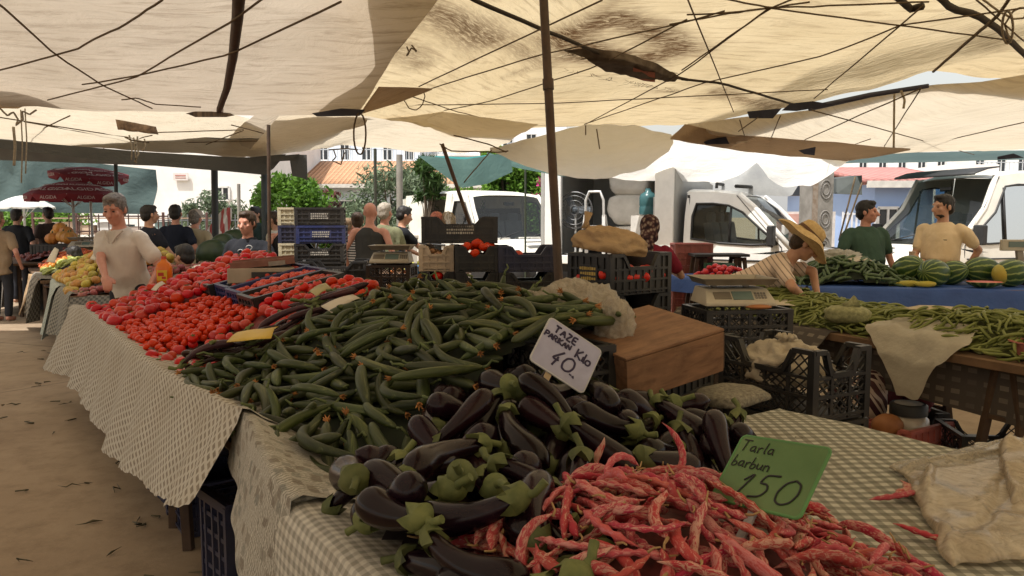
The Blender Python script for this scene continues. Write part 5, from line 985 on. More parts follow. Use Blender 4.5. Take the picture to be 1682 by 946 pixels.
def stool_box(label, loc, w=.4, h=.44, c=(.05, .05, .055)):
 return crate(label, loc, w, .34, h, pmat('stool_' + label[:6], c), name='upturned_crate')
stool_box('upturned crate under the person in the headscarf', loc + V3(0, .0, 0), .42, .80)
# --- middle group
def walker(label, px, Y, top, yawd, hair, skin=M_SK1, H=1.74, **kw):
 return person(label, gp(px, Y), R(yawd), top, kw.pop('bottom', None), skin, hair, H=H, vox=kw.pop('vox', .015), fingers=kw.pop('fingers', False), **kw)
walker('bald man in a dark grey tank top seen from behind', 607, 10.4, fab('charcoal_jersey', (.055, .055, .052)), -10, 'brown', M_SK2, 1.77, hs='bald', sleeve='tank', build=1.15, lean=4, top_name='tank_top')
walker('man in a sage green T-shirt with pale hair seen from behind', 633, 11.0, fab('sage_cotton', (.21, .22, .13)), -22, 'white', M_SK2, 1.77, build=1.08, handR=(.36, .12, .82))
walker('dark haired man in black reaching over the far stall, beside the pale post', 651, 11.6, fab('black_cotton', (.018, .02, .024)), -62, 'black', M_SK1, 1.74, lean=12, head=(0, -14), handR=(.12, .52, 1.0), handL=(-.1, .45, 1.0))
tm = NT('black_white_stripes'); tm.set(.9); wv = tm.n('ShaderNodeTexWave', wave_type='BANDS', bands_direction='Z'); wv.inputs['Scale'].default_value = 9; tm.l(tm.coord('Object'), wv.inputs[0]); tm.color(tm.ramp(wv.outputs[0], [(.45, (.03, .03, .03)), (.55, (.6, .58, .55))]))
walker('person in a black and white striped top half hidden by the bald man', 588, 10.9, tm.m, 6, 'brown', M_SK1, 1.64, hs='bun', build=.92)
walker('woman in a pale peach dress half hidden by the crate stack', 572, 11.6, fab('peach_cotton', (.55, .36, .25)), -20, 'blond', M_SK2, 1.56, hs='bun', sleeve='tank', build=.95, top_name='dress')
# --- woman in dark print shirt, phone woman, man in white etc.
fl_y = 8.3; loc = gp(407, fl_y)
tp, hd, RH, B = person('woman in a black T-shirt with white squiggle print at the far counter', loc, R(180 - 6), fab('black_print_cotton', (.022, .024, .03)), None, M_SK2, 'brown', head=(-6, -6), H=1.64, build=1.1, vox=.012, handR=(.30, .1, .84), handL=(-.46, .30, .90), belly=.4)
mb = MB(); r_ = random.Random(4)
for cx, cz in ((.02, .36), (-.06, .30), (.05, .22), (-.03, .14), (.0, .06), (-.08, .4)):
 w = r_.uniform(.02, .04); mb.tube([B(cx + w * math.cos(a) * (1 + .3 * math.sin(3 * a)), .146 + .012 * (cz < .3) + .008 * (cz < .2), cz + w * math.sin(a)) for a in np.linspace(0, r_.uniform(4.2, 6.6), 14)], .0035, 4)
mb.build('shirt_print', mat('print_white', (.5, .5, .48)), tp, 180)
walker('seated man in a sleeveless white shirt behind the tomatoes', 318, 8.6, fab('white_cotton', (.66, .62, .54)), 64, 'black', M_SK1, 1.74, hs='beard', sleeve='cap', seated=True, lean=14, head=(0, -10), handR=(.2, .5, .72), handL=(-.2, .5, .62), vox=.012, fingers=True)
stool_box('upturned crate under the seated man in white', gp(318, 8.6), .36, .42)
walker('man in a beige shirt and pale cap seen from behind', 322, 12.2, fab('beige_cotton', (.42, .36, .25)), -8, 'grey', M_SK2, 1.68, build=1.15, hs='short')
mb = MB(); o_ = gp(322, 12.2); mb.ell((0, 0, 0), (.105, .12, .085)); mb.prism([V3(-.08, .1, -.02), V3(.08, .1, -.02), V3(.06, .19, -.03), V3(-.06, .19, -.03)], V3(0, 0, .008)); tag(mb.build('cap', fab('pale_cap', (.55, .48, .42)), smooth=60, loc=o_ + V3(0, .03, 1.63), rot=(0, 0, R(-8))), 'pale cap on the head of the man in the beige shirt', 'cap')
walker('slim person in navy seen from behind next to the beige shirted man', 290, 12.0, fab('navy_cotton', (.022, .027, .045)), 8, 'black', M_SK2, 1.76, build=.98)
walker('man in a dark navy T-shirt half hidden by the grey haired man', 247, 11.0, fab('ink_cotton', (.025, .027, .038)), -40, 'black', M_SK1, 1.74, build=1.1, handR=(.3, .3, .9))
walker('dark figure standing between the fig tree and the thin pole', 421, 14.5, fab('dark_green_cotton', (.03, .05, .045)), 150, 'black', M_SK3, 1.76)
walker('woman with tied hair and a black strappy top lifting a phone to her ear', 466, 11.5, fab('black_strap_top', (.02, .02, .022)), 30, 'blond', M_SK2, 1.66, hs='bun', sleeve='tank', handR=(.12, .14, 1.46), poleR=(.8, .3, -.6))
walker('person in a cream top behind the woman with the phone', 452, 12.0, fab('cream_cotton', (.58, .54, .44)), 80, 'brown', M_SK1, 1.66)
# --- far aisle
walker('broad man in black walking away under the white and green parasol', 30, 14.5, fab('jet_cotton', (.016, .018, .022)), -4, 'black', M_SK3, 1.72, build=1.25)
walker('man in a dark brown shirt standing in profile by the orange pumpkins', 81, 15.2, fab('brown_cotton', (.07, .05, .042)), 60, 'black', M_SK3, 1.76, build=1.0)
walker('child in a pink shirt sitting between the two dark shirted men', 57, 16.0, fab('pink_cotton', (.45, .13, .13)), 175, 'black', M_SK2, 1.60, seated=True, build=.95)
stool_box('upturned crate under the child in pink', gp(57, 16.0), .36, .42)
walker('person in khaki at the edge of the frame by the far stall', -2, 12.0, fab('khaki_cotton', (.30, .22, .14)), 0, 'blond', M_SK2, 1.66, build=1.1, hs='long')
walker('boy in a pale shirt sitting and bending over behind the fruit stall', 146, 11.2, fab('ecru_cotton', (.52, .46, .36)), 84, 'black', M_SK3, 1.62, seated=True, lean=24, head=(0, -18), handR=(.2, .5, .62), handL=(-.2, .5, .62))
stool_box('upturned crate under the boy in the pale shirt', gp(146, 11.2), .36, .42)
# ================================================================== STALL TABLES AND CLOTHS
def lace_mat():
 t = NT('lace_cloth'); t.set(.95, .1); uv = t.coord('UV'); b = t.n('ShaderNodeTexBrick', offset=.5); b.inputs['Scale'].default_value = 1; b.inputs['Brick Width'].default_value = .048; b.inputs['Row Height'].default_value = .030; b.inputs['Mortar Size'].default_value = .0088; b.inputs['Mortar Smooth'].default_value = .3
 b.inputs['Color1'].default_value = (.14, .12, .095, 1); b.inputs['Color2'].default_value = (.20, .17, .135, 1); b.inputs['Mortar'].default_value = (.51, .49, .43, 1); t.l(t.mix(.14, uv, t.n('ShaderNodeTexNoise').outputs[1]) if False else uv, b.inputs[0])
 mp = t.coord('UV', (1, 1, 1), (0, 0, .5)); t.l(mp, b.inputs[0]); n = t.noise(uv, 60, 3, .7)
 col = t.mix(t.math('MULTIPLY', n, .5), b.outputs[0], (.52, .47, .39)); col = t.mix(t.ramp(t.noise(uv, 3, 6, .7), [(.4, (0, 0, 0)), (.75, (.4,) * 3)]), col, (.30, .25, .18)); t.color(col); t.bump(t.math('ADD', b.outputs['Fac'], n), .5, .006); return t.m
def gingham(name, base, dark, light, cell=.052, rot=.6, rings=True):
 t = NT(name); t.set(.93, .12); uv = t.coord('UV', (1, 1, 1), (0, 0, rot)); s = t.n('ShaderNodeSeparateXYZ'); wob = t.n('ShaderNodeTexNoise'); wob.inputs['Scale'].default_value = 2.5; t.l(uv, wob.inputs[0]); va = t.n('ShaderNodeVectorMath', operation='MULTIPLY_ADD'); t.l(wob.outputs['Color'], va.inputs[0]); va.inputs[1].default_value = (.02, .02, 0); t.l(uv, va.inputs[2]); t.l(va.outputs[0], s.inputs[0])
 st = []
 for o in (0, 1): st.append(t.math('GREATER_THAN', t.math('FRACT', t.math('MULTIPLY', s.outputs[o], 1 / cell)), .5))
 both = t.math('MULTIPLY', *st); anyd = t.math('MAXIMUM', *st)
 col = t.mix(anyd, dark, base); col = t.mix(both, col, light); n = t.noise(uv, 140, 2); col = t.mix(t.math('MULTIPLY', n, .35), col, base)
 if rings:
  vo = t.n('ShaderNodeTexVoronoi'); vo.inputs['Scale'].default_value = 6.0; vo.inputs['Randomness'].default_value = .75; t.l(uv, vo.inputs[0]); d = vo.outputs['Distance']
  rg = t.math('MULTIPLY', t.math('LESS_THAN', t.math('ABSOLUTE', t.math('SUBTRACT', d, .075)), .014), t.math('GREATER_THAN', vo.outputs['Color'], .35)); col = t.mix(t.math('MULTIPLY', rg, .7), col, (.10, .085, .055))
 col = t.mix(t.ramp(t.noise(uv, 5, 7, .75), [(.5, (0, 0, 0)), (.72, (.45,) * 3)]), col, (.16, .115, .06)); t.color(col); t.bump(t.math('ADD', t.noise(uv, 9, 5), t.math('MULTIPLY', both, .12)), .45, .012); return t.m
def floral_mat():
 t = NT('floral_lace'); t.set(.95, .1); uv = t.coord('UV'); wb = t.n('ShaderNodeTexNoise'); wb.inputs['Scale'].default_value = 22; t.l(uv, wb.inputs[0]); va = t.n('ShaderNodeVectorMath', operation='MULTIPLY_ADD'); t.l(wb.outputs['Color'], va.inputs[0]); va.inputs[1].default_value = (.03, .03, 0); t.l(uv, va.inputs[2]); uv = va.outputs[0]; vo = t.n('ShaderNodeTexVoronoi'); vo.inputs['Scale'].default_value = 24; vo.distance = 'CHEBYCHEV'; t.l(uv, vo.inputs[0]); wv = t.n('ShaderNodeTexWave', wave_type='BANDS'); wv.inputs['Scale'].default_value = 34; wv.inputs['Distortion'].default_value = 4; wv.inputs['Detail Scale'].default_value = 3; t.l(uv, wv.inputs[0])
 col = t.mix(.55, (.52, .50, .44), wv.outputs[0], 'MULTIPLY'); col = t.mix(t.ramp(vo.outputs[0], [(.26, (.62,) * 3), (.40, (0, 0, 0))]), col, t.ramp(t.math('FRACT', t.math('MULTIPLY', vo.outputs['Color'], 5)), [(.3, (.11, .085, .065)), (.55, (.25, .23, .19)), (.8, (.13, .145, .135))])); n = t.noise(uv, 80, 3); col = t.mix(t.math('MULTIPLY', n, .3), col, (.3, .26, .2)); t.color(col); t.bump(n, .4, .006); return t.m
def check_mat(name, a, b, s=38):
 t = NT(name); t.set(.93, .1); uv = t.coord('UV', (1, 1, 1), (0, 0, .2)); ck = t.n('ShaderNodeTexChecker'); ck.inputs['Scale'].default_value = s; ck.inputs[1].default_value = (*a, 1); ck.inputs[2].default_value = (*b, 1); t.l(uv, ck.inputs[0]); col = t.mix(t.noise(uv, 40, 3), ck.outputs[0], tuple(.5 * (x + y) for x, y in zip(a, b))); t.color(col); t.bump(t.noise(uv, 12, 4), .4, .012); return t.m
M_LACE = lace_mat(); M_GING = gingham('checked_cloth', (.25, .245, .21), (.15, .15, .125), (.50, .49, .43), .043); M_GINGF = gingham('checked_cloth_front', (.42, .40, .35), (.26, .25, .215), (.60, .575, .50), .032, 0.05); M_FLOR = floral_mat()
M_CK1 = check_mat('mint_check', (.50, .52, .46), (.22, .27, .25), 44); M_CK2 = check_mat('dark_check', (.38, .36, .31), (.07, .075, .07), 40); M_CK3 = check_mat('black_check', (.34, .31, .26), (.04, .035, .03), 26)
M_WOOD = mat('old_plank', (.17, .10, .055), (.10, .058, .032), 5, .85, bump=.5, bscale=14, stretch=(1, 1, 1)); M_LEG = mat('dark_leg', (.085, .052, .032), (.05, .03, .02), 8, .85, bump=.2, bscale=30)
def base_z(v): return .80 + .27 * sstep(.85, 2.0, v)
def table(label, corners, h, parent_legs, name='market_table', th=.035, m=M_WOOD):
 """corners: 4 ground points (x, y); legs: list of (x, y) trestle lines"""
 c = sum((V3(*q, 0) for q in corners), V3(0, 0, 0)) / 4; t = empty(name, c, 0, label, 'table'); mb = MB(); mb.prism([V3(q[0] - c.x, q[1] - c.y, h - th) for q in corners], V3(0, 0, th)); mb.build('tabletop', m, t, 0, .004)
 for p, q in parent_legs:
  mb = MB(); p = V3(*p, 0) - V3(c.x, c.y, 0); q = V3(*q, 0) - V3(c.x, c.y, 0); d = (q - p).normalized(); s = V3(-d.y, d.x, 0)
  for e, sg in ((p, 1), (q, -1)):
   for w in (-1, 1): mb.bar(e + s * .17 * w, e + s * .05 * w + V3(0, 0, h - th - .01), .045, .045)
   mb.bar(e + s * -.14 + V3(0, 0, .24), e + s * .14 + V3(0, 0, .24), .035, .03); mb.bar(e + s * -.11 + V3(0, 0, .46), e + s * .11 + V3(0, 0, .46), .035, .03)
  mb.bar(p + V3(0, 0, h - th - .03), q + V3(0, 0, h - th - .03), .06, .04); mb.build('trestle', M_LEG, t, 0, .004)
 return t
def w2(u, v): p = W(u, v, 0); return (p.x, p.y)
table('long trestle table under the tomatoes and cucumbers', [w2(2.06, .72), w2(7.55, .72), w2(7.55, 2.05), w2(2.06, 2.05)], .78, [(w2(u, .76), w2(u, 1.9)) for u in (4.08, 5.5, 6.9)])
table('trestle table under the aubergines and pink beans', [w2(-1.2, .66), w2(2.04, .66), w2(2.04, 2.66), w2(-1.2, 2.66)], .78, [(w2(u, .95), w2(u, 2.5)) for u in (-.9, 1.7)])
# sloped display boards beneath tomatoes and cucumbers
mb = MB(); vs = np.linspace(.9, 2.05, 8); mb.grid([[W(u, v, base_z(v) - .022 - (.03 if v > .9 else .0)) for u in (2.6, 7.5)] for v in vs]); mb.prism([W(3.0, .95, .785), W(3.0, 2.05, .785), W(3.0, 2.05, 1.0)], DU * 4.5); tag(mb.build('display_board', M_WOOD, smooth=0), 'sloping boards beneath the tomato and cucumber heaps', 'board')
def draped(name, label, u0, u1, prof, m, n=120, wave=.02, hem=.0, seed=0, fl=None, cat='tablecloth', group=None, thick=0):
 """prof: list of (v, z, waviness) across the cloth; runs along u"""
 S = np.zeros((len(prof), n, 3))
 for j, u in enumerate(np.linspace(u0, u1, n)):
  for i, (v, z, w) in enumerate(prof):
   a = nz(u * 2.6, seed, .3) + .55 * nz(u * 6.1, seed + 3, .1) + .3 * math.sin(u * 9 + seed)
   dv = -w * wave * (a * 1.3 + .45); dz = hem * (i == len(prof) - 1) * abs(math.sin(u * 28)) + (.012 * nz(u * 3, seed, 5) if w < .2 else .03 * w * nz(u * 1.1, seed, 8))
   if fl: f_v, f_z, f_u = fl(u, i / (len(prof) - 1)); dv += f_v; dz += f_z; uu = u + f_u
   else: uu = u
   S[i, j] = W(uu, v + dv, z + dz)
 return tag(sheet(name, S, m, thick=thick), label, cat, group)
drop = lambda zt, zb, k: [(.70 - .012 * i - .035 * (i / k), zt - (zt - zb) * i / k, .25 + 1.0 * i / k) for i in range(1, k + 1)]
# far lace cloth (tomatoes + far half of the cucumbers)
def fl1(u, f):
 e = sstep(7.1, 8.3, u); near = sstep(3.7, 3.1, u)
 return -.25 * e * f, float(np.interp(u, [2.62, 3.0, 3.8, 4.6], [.375, .27, .11, 0])) * f - .03 * e * f, .0
draped('tablecloth', 'long pale woven cloth hanging from the tomato and cucumber table', 2.62, 7.9, [(1.6, base_z(1.6) - .02, 0), (1.2, base_z(1.2) - .015, 0), (.95, base_z(.95) - .01, 0), (.83, .812, 0), (.76, .826, .05), (.72, .835, .05), (.695, .818, .1)] + drop(.80, .29, 9), M_LACE, 170, .032, .012, 2, fl1)
S = coons([W(7.55, .72, .80), W(7.58, 2.05, 1.0)], [W(7.75, .55, .30), W(7.75, 2.05, .34)], [W(7.55, .72, .80), W(7.75, .55, .30)], [W(7.58, 2.05, 1.0), W(7.75, 2.05, .34)], 30, 14, 0, .03, 4); tag(sheet('tablecloth', S, M_LACE), 'pale woven cloth closing the far end of the tomato table', 'tablecloth')
# hem band at the near end of the lace cloth
def fl2(u, f): return .02 * math.sin(u * 5) * f - .06 * sstep(2.75, 2.05, u), (float(np.interp(u, [2.0, 2.13, 2.3, 2.5, 2.7], [.50, .60, .67, .72, .76])) - .40) * f, 0
draped('tablecloth', 'floral lace cloth sagging below the cucumbers beside the navy crate', 1.97, 2.72, [(1.3, base_z(1.3) - .03, 0), (1.0, base_z(1.0) - .02, 0), (.86, .822, 0), (.78, .835, .05), (.73, .845, .05), (.70, .828, .1)] + [(.695 - .004 * i, .81 - .41 * i / 9, .2 + .1 * i) for i in range(1, 10)], M_FLOR, 110, .03, 0, 6, fl2)
# checked cloth of the front table
def zt(u, v): return .80 + .012 * nz(u * 2.2, v * 2.2, 2) + .010 * abs(nz(u * 1.1 + v * 2.4, v * .8, 6)) + .008 * abs(nz(u * 4 - v * 1.5, v * 3, 9))
us = np.linspace(-1.25, 2.06, 130); vs = np.r_[np.linspace(2.74, .73, 92)]
S = np.array([[tuple(W(u, v, zt(u, v) + (.02 * sstep(.79, .73, v)))) for u in us] for v in vs]);
tag(sheet('tablecloth', S, M_GING), 'grey green checked cloth with ring marks under the beans and plastic bag', 'tablecloth')
S = np.array([[tuple(W(u + (.0), v + .02 * (w) * (nz(u * 3, 1, 4) + .6 * nz(u * 8, 2, 4)) * -1, z + .006 * nz(u * 4, z, 2))) for u in np.linspace(-1.25, 2.03, 110)] for v, z, w in [(.85, .815, 0), (.77, .828, 0), (.71, .842, 0), (.665, .846, 0), (.635, .835, 0), (.62, .805, .3)] + [(.612 - .004 * i, .80 - .05 * i, .3 + .1 * i) for i in range(1, 13)]])
tag(sheet('tablecloth', S, M_GINGF), 'checked cloth with small grey squares wrapped over the front table edge', 'tablecloth')
S = np.array([[tuple(W(2.0 + .05 * (i / 9) - .02 * (i > 8), .65 + (1.05 - .65) * (j / 19), .845 - .0 * i + .012 * math.sin(i / 9 * 3.14))) for j in range(20)] for i in range(10)]); tag(sheet('tablecloth', S, M_GINGF), 'raised fold of the checked cloth between cucumbers and aubergines', 'tablecloth')
S = np.array([[tuple(W(u, 2.74 + .02 * f + .012 * f * nz(u * 5, f, 3), zt(u, 2.74) - .36 * f)) for u in np.linspace(-1.25, 2.06, 60)] for f in np.linspace(0, 1, 8)]); tag(sheet('tablecloth', S, M_GING), 'back hem of the checked cloth hanging behind the front table', 'tablecloth')
# crates below the tables
crate('navy crate standing on end under the cucumber table', W(3.14, .82, .285), .56, .36, .28, K_NAVY, ANG_U + R(8), 0, R(-90), 'fine', 'none')
for k, (u, v) in enumerate(((4.25, .93), (4.75, .93), (4.28, 1.4))): crate(['dark crate under the tomato table next to the wooden legs', 'second dark crate under the tomato table further along', 'dark crate behind the others under the tomato table'][k], W(u, v, .0), .44, .34, .27, K_NAVY, ANG_U + R(4 * k), style='solid', dip='none')
# ================================================================== PRODUCE MESHES
def var_leaf(name, c1, c2, **k): return mat(name, c1, c2, **k)
def cuc_mat():
 t = NT('cucumber_skin'); t.set(.5, .3); v = t.coord('Object', (3, 60, 60)); col = t.ramp(t.noise(v, 1.4, 4, .6), [(.34, (.016, .023, .006)), (.56, (.040, .052, .015)), (.72, (.12, .132, .05))]); g = t.n('ShaderNodeTexCoord'); sp = t.n('ShaderNodeSeparateXYZ'); t.l(g.outputs['Object'], sp.inputs[0])
 col = t.mix(t.ramp(t.math('MULTIPLY_ADD', sp.outputs[0], 3.0, .5), [(.05, (0, 0, 0)), (.85, (.28,) * 3)]), col, (.10, .125, .05)); col = t.vary(col, .015, .32, .15); t.color(col); t.bump(t.noise(t.coord('Object'), 180, 2), .12, .002); return t.m
M_CUC = cuc_mat(); M_STEM = mat('green_stem', (.12, .15, .05), (.07, .095, .03), 30, .7, rnd=.2); M_DRY = mat('dried_flower_orange', (.42, .19, .05), (.25, .10, .035), 60, .9, rnd=.3)
def swept(L, prof, bend, n=14, rings=18, ridge=0, nr=9, twist=0, flat=1, s0=-.5, wob=0, seed=0, lat=None):
 """body along x with radii prof [(t, r)], bent sideways"""
 mb = MB(); R_ = []
 for i in range(rings + 1):
  f = i / rings; r_ = float(np.interp(f, [p[0] for p in prof], [p[1] for p in prof])); x = (f - .5) * L; y = bend * (1 - (2 * f - 1) ** 2) + wob * math.sin(f * 7 + seed); ring = []
  sl = math.atan2(-bend * 4 * (2 * f - 1) / L, 1)
  for j in range(n):
   a = 2 * math.pi * j / n + twist * f; q = r_ * (1 + ridge * math.cos(nr * a)); cy = q * math.cos(a); cz = q * math.sin(a) * flat
   ring.append(V3(x - cy * math.sin(sl), y + cy * math.cos(sl), cz))
  R_.append(ring)
 mb.loft(R_); return mb
def smooth_prof(pts, k=3):
 x = np.linspace(0, 1, 25); y = np.interp(x, [p[0] for p in pts], [p[1] for p in pts])
 for _ in range(k): y[1:-1] = .25 * y[:-2] + .5 * y[1:-1] + .25 * y[2:]
 return list(zip(x, y))
PROTO = {}
def hide_proto(o): return o
def mk_cuc(k, L, r_, bend, flower):
 pr = smooth_prof([(0, .12), (.03, .45), (.12, .68), (.35, .95), (.6, 1.0), (.85, .85), (.95, .6), (1, .1)], 1); pr = [(a, b * r_) for a, b in pr]
 o = swept(L, pr, bend, 14, 20, .035, 7, .5).build('cucumber', M_CUC, None, 180)
 mb = MB(); g = random.Random(k); mb.tube([V3(-L / 2 + .004, 0, 0), V3(-L / 2 - .015, .004, .004), V3(-L / 2 - .035, g.uniform(-.02, .02), g.uniform(-.004, .02)), V3(-L / 2 - .045 - g.uniform(0, .02), g.uniform(-.03, .03), g.uniform(-.006, .02))], [r_ * .32, .0055, .0045, .004], 6); mb.build('stem', M_STEM, o, 180)
 if flower:
  mb = MB()
  for q in range(6): a = q * 1.05; mb.tube([V3(L / 2 - .004, 0, 0), V3(L / 2 + .009, .006 * math.cos(a), .006 * math.sin(a)), V3(L / 2 + .02, .013 * math.cos(a) + g.uniform(-.004, .004), .013 * math.sin(a))], [.006, .004, .001], 4)
  mb.build('dried_flower', M_DRY, o, 180)
 return o
def heap(n, bbox, target, H0, variants, yawfn, res=.012, tries=10, sink=.18, slopes=np.linspace(-.8, .8, 17), stop=-.004, rs=3, mask=None, tol=.03, maxf=150):
 """drops bodies one by one onto a height field until it reaches the target surface; variants: list of (L, [(t,r)...], bend)"""
 g = np.random.default_rng(rs); x0, x1, y0, y1 = bbox; nx = int((x1 - x0) / res) + 1; ny = int((y1 - y0) / res) + 1
 X, Y = np.meshgrid(x0 + res * np.arange(nx), y0 + res * np.arange(ny), indexing='ij'); TG = target(X, Y); H = H0(X, Y).astype(float); OK = mask(X, Y) if mask is not None else np.isfinite(TG); idx = np.argwhere(OK); out = []
 fails = 0
 while len(out) < n and fails < maxf:
  c = idx[g.integers(0, len(idx), tries)]; d = TG[c[:, 0], c[:, 1]] - H[c[:, 0], c[:, 1]]; b = int(np.argmax(d))
  if d[b] < stop: fails += 1; continue
  ci, cj = c[b]; x, y = X[ci, cj], Y[ci, cj]; vi = int(g.integers(0, len(variants))); L, prof, bend = variants[vi]; yaw = yawfn(x, y, g)
  ca, sa = math.cos(yaw), math.sin(yaw); rmax = max(r_ for _, r_ in prof)
  ns = max(1, int(L / (rmax * .8))); ts = (np.arange(ns) + .5) / ns if L > 0 else np.array([.5]); rr = np.interp(ts, [p[0] for p in prof], [p[1] for p in prof]); lx = (ts - .5) * L; ly = bend * (1 - (2 * ts - 1) ** 2)
  px = x + lx * ca - ly * sa; py = y + lx * sa + ly * ca; pi = np.round((px - x0) / res).astype(int); pj = np.round((py - y0) / res).astype(int)
  if pi.min() < 1 or pj.min() < 1 or pi.max() > nx - 2 or pj.max() > ny - 2: fails += .2; continue
  if not OK[pi, pj].all(): fails += .2; continue
  need = np.empty(ns)
  for s in range(ns):
   k = max(1, int(rr[s] * .75 / res)); sub = H[max(0, pi[s] - k):pi[s] + k + 1, max(0, pj[s] - k):pj[s] + k + 1]; sub = np.maximum(sub, H[pi[s], pj[s]] - .04); need[s] = (.6 * sub.max() + .4 * sub.mean()) + rr[s] * (1 - sink)
  best = None
  for sl in (slopes if ns > 1 else (0,)):
   a = (need - sl * lx).max(); cst = a + .02 * abs(sl)
   if best is None or cst < best[0]: best = (cst, a, sl)
  _, a, sl = best; z = a + sl * lx
  if a + rmax * .5 > TG[ci, cj] + tol: fails += .1; continue
  for s in range(ns):
   k = int(rr[s] / res) + 1; i0, i1, j0, j1 = max(0, pi[s] - k), pi[s] + k + 1, max(0, pj[s] - k), pj[s] + k + 1
   dd = rr[s] ** 2 - (X[i0:i1, j0:j1] - px[s]) ** 2 - (Y[i0:i1, j0:j1] - py[s]) ** 2; up = np.where(dd > 0, z[s] + np.sqrt(np.maximum(dd, 0)), -9); H[i0:i1, j0:j1] = np.maximum(H[i0:i1, j0:j1], up)
  out.append((x, y, a, yaw, math.atan(sl), vi)); fails = 0
 return out
def place(protos, used, item, roll=0, sc=1, label=None, group=None):
 x, y, z, yaw, pitch, vi = item; src = protos[vi]
 if vi not in used: o = src; used.add(vi)
 else: o = copy_tree(src)
 o.matrix_world = Matrix.Translation((x, y, z)) @ Matrix.Rotation(yaw, 4, 'Z') @ Matrix.Rotation(-pitch, 4, 'Y') @ Matrix.Rotation(roll, 4, 'X') @ Matrix.Scale(sc, 4)
 if label: o['label'] = label
 if group: o['group'] = group
 return o
def drop_unused(protos, used):
 for i, o in enumerate(protos):
  if i not in used:
   for c in list(o.children): bpy.data.objects.remove(c)
   bpy.data.objects.remove(o)
def visible(x, y, z):
 """height of a point in the photo frame, in pixels"""
 d = y * math.cos(PITCH) - (z - CAMZ) * math.sin(PITCH)
 if d < .2: return None
 return 841 + FPX * x / d, 473 - FPX * (y * math.sin(PITCH) + (z - CAMZ) * math.cos(PITCH)) / d
def core(name, label, target, bbox, m, off, res=.05, cat='heap', lim=None):
 x0, x1, y0, y1 = bbox; xs = np.arange(x0, x1, res); ys = np.arange(y0, y1, res); X, Y = np.meshgrid(xs, ys, indexing='ij'); Z = target(X, Y) - off; mb = MB(); ok = np.isfinite(Z); k = max(1, int(.05 / res)); o2 = ok.copy(); o2[k:-k, k:-k] &= ok[2 * k:, k:-k] & ok[:-2 * k, k:-k] & ok[k:-k, 2 * k:] & ok[k:-k, :-2 * k]; ok = o2; vid = {}
 for i in range(len(xs)):
  for j in range(len(ys)):
   if ok[i, j]: vid[i, j] = len(mb.v); mb.v.append((X[i, j], Y[i, j], Z[i, j] + .01 * nz(X[i, j] * 14, Y[i, j] * 14, 1)))
 for i in range(len(xs) - 1):
  for j in range(len(ys) - 1):
   q = [(i, j), (i + 1, j), (i + 1, j + 1), (i, j + 1)]
   if all(k in vid for k in q): mb.f.append(tuple(vid[k] for k in q)); mb.m.append(0)
 return tag(mb.build(name, m, smooth=180), label, kind='stuff')
rr = random.Random(2)
def joined(name, label, protos, items, m, sc=1.0):
 mb = MB()
 for x, y, z, yaw, pitch, vi in items:
  M_ = Matrix.Translation((x, y, z)) @ Matrix.Rotation(yaw, 4, 'Z') @ Matrix.Rotation(-pitch, 4, 'Y') @ Matrix.Rotation(rr.uniform(-1, 1), 4, 'X') @ Matrix.Scale(sc * rr.uniform(.85, 1.15), 4); me = protos[vi].data; mb.add([M_ @ q.co for q in me.vertices], [tuple(p.vertices) for p in me.polygons])
 return tag(mb.build(name, m, smooth=180), label, kind='stuff')
# ================================================================== FRONT STALL PRODUCE
GA = ANG_U
def uv_of(X, Y): return DU.x * X + DU.y * Y, DV.x * X + DV.y * Y
SCUC = 'cucumbers in the big heap'
def t_cuc(X, Y):
 u, v = uv_of(X, Y); z = base_z(v) + .045 + .075 * sstep(.72, 1.5, v) * sstep(1.7, 2.4, u) * (1 - .55 * sstep(3.4, 4.0, u)) + .03 * sstep(.72, .9, v) - .32 * sstep(2.0, 2.5, v) - .05 * sstep(2.5, 2.05, u)
 ok = (u > 2.08 + .28 * sstep(1.0, 1.7, v)) & (u < 3.8 + .1 * v) & (v > .70 - .06 * sstep(2.9, 2.05, u)) & (v < 2.42); return np.where(ok, z, np.nan)
cuc_bbox = (-2.1, .75, 1.9, 4.9)
h0 = lambda f, o: (lambda X, Y: np.where(np.isfinite(f(X, Y)), f(X, Y) - o, -5.0))
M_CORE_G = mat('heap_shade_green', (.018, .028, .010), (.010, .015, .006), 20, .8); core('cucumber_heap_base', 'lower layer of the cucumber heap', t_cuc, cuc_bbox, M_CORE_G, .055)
protos = []; specs = []
for k, (L, r_, b, fl) in enumerate(((.32, .0205, .014, True), (.29, .0215, -.024, False), (.36, .0195, .035, True), (.27, .021, .01, False), (.33, .018, -.05, True), (.30, .0225, .02, True), (.24, .019, .02, False), (.31, .0175, .08, False))):
 o = mk_cuc(k, L, r_, b, fl); protos.append(o); specs.append((L, [(0, r_ * .5), (.2, r_ * .85), (.6, r_), (1, r_ * .7)], b)); tag(o, 'cucumber', 'cucumber')
def y_cuc(x, y, g):
 u, v = uv_of(x, y); a = GA + R(180) + g.normal(0, R(30)) + R(28) * (v - 1.3);
 if v > 1.9: a += R(-75) + g.normal(0, .5)
 if g.random() < .18: a += g.normal(0, .9)
 return a + (math.pi if g.random() < .3 else 0)
its = heap(520, cuc_bbox, t_cuc, h0(t_cuc, .06), specs, y_cuc, rs=4, tries=6, stop=-.0, slopes=np.linspace(-.55, .55, 15), tol=.04, maxf=500)
its.sort(key=lambda i: -(i[2] - float(np.nan_to_num(t_cuc(np.array(i[0]), np.array(i[1])), nan=0)))); rest_ = its[296:]; its = its[:296]
used = set(); rr = random.Random(2); n_c = len(its)
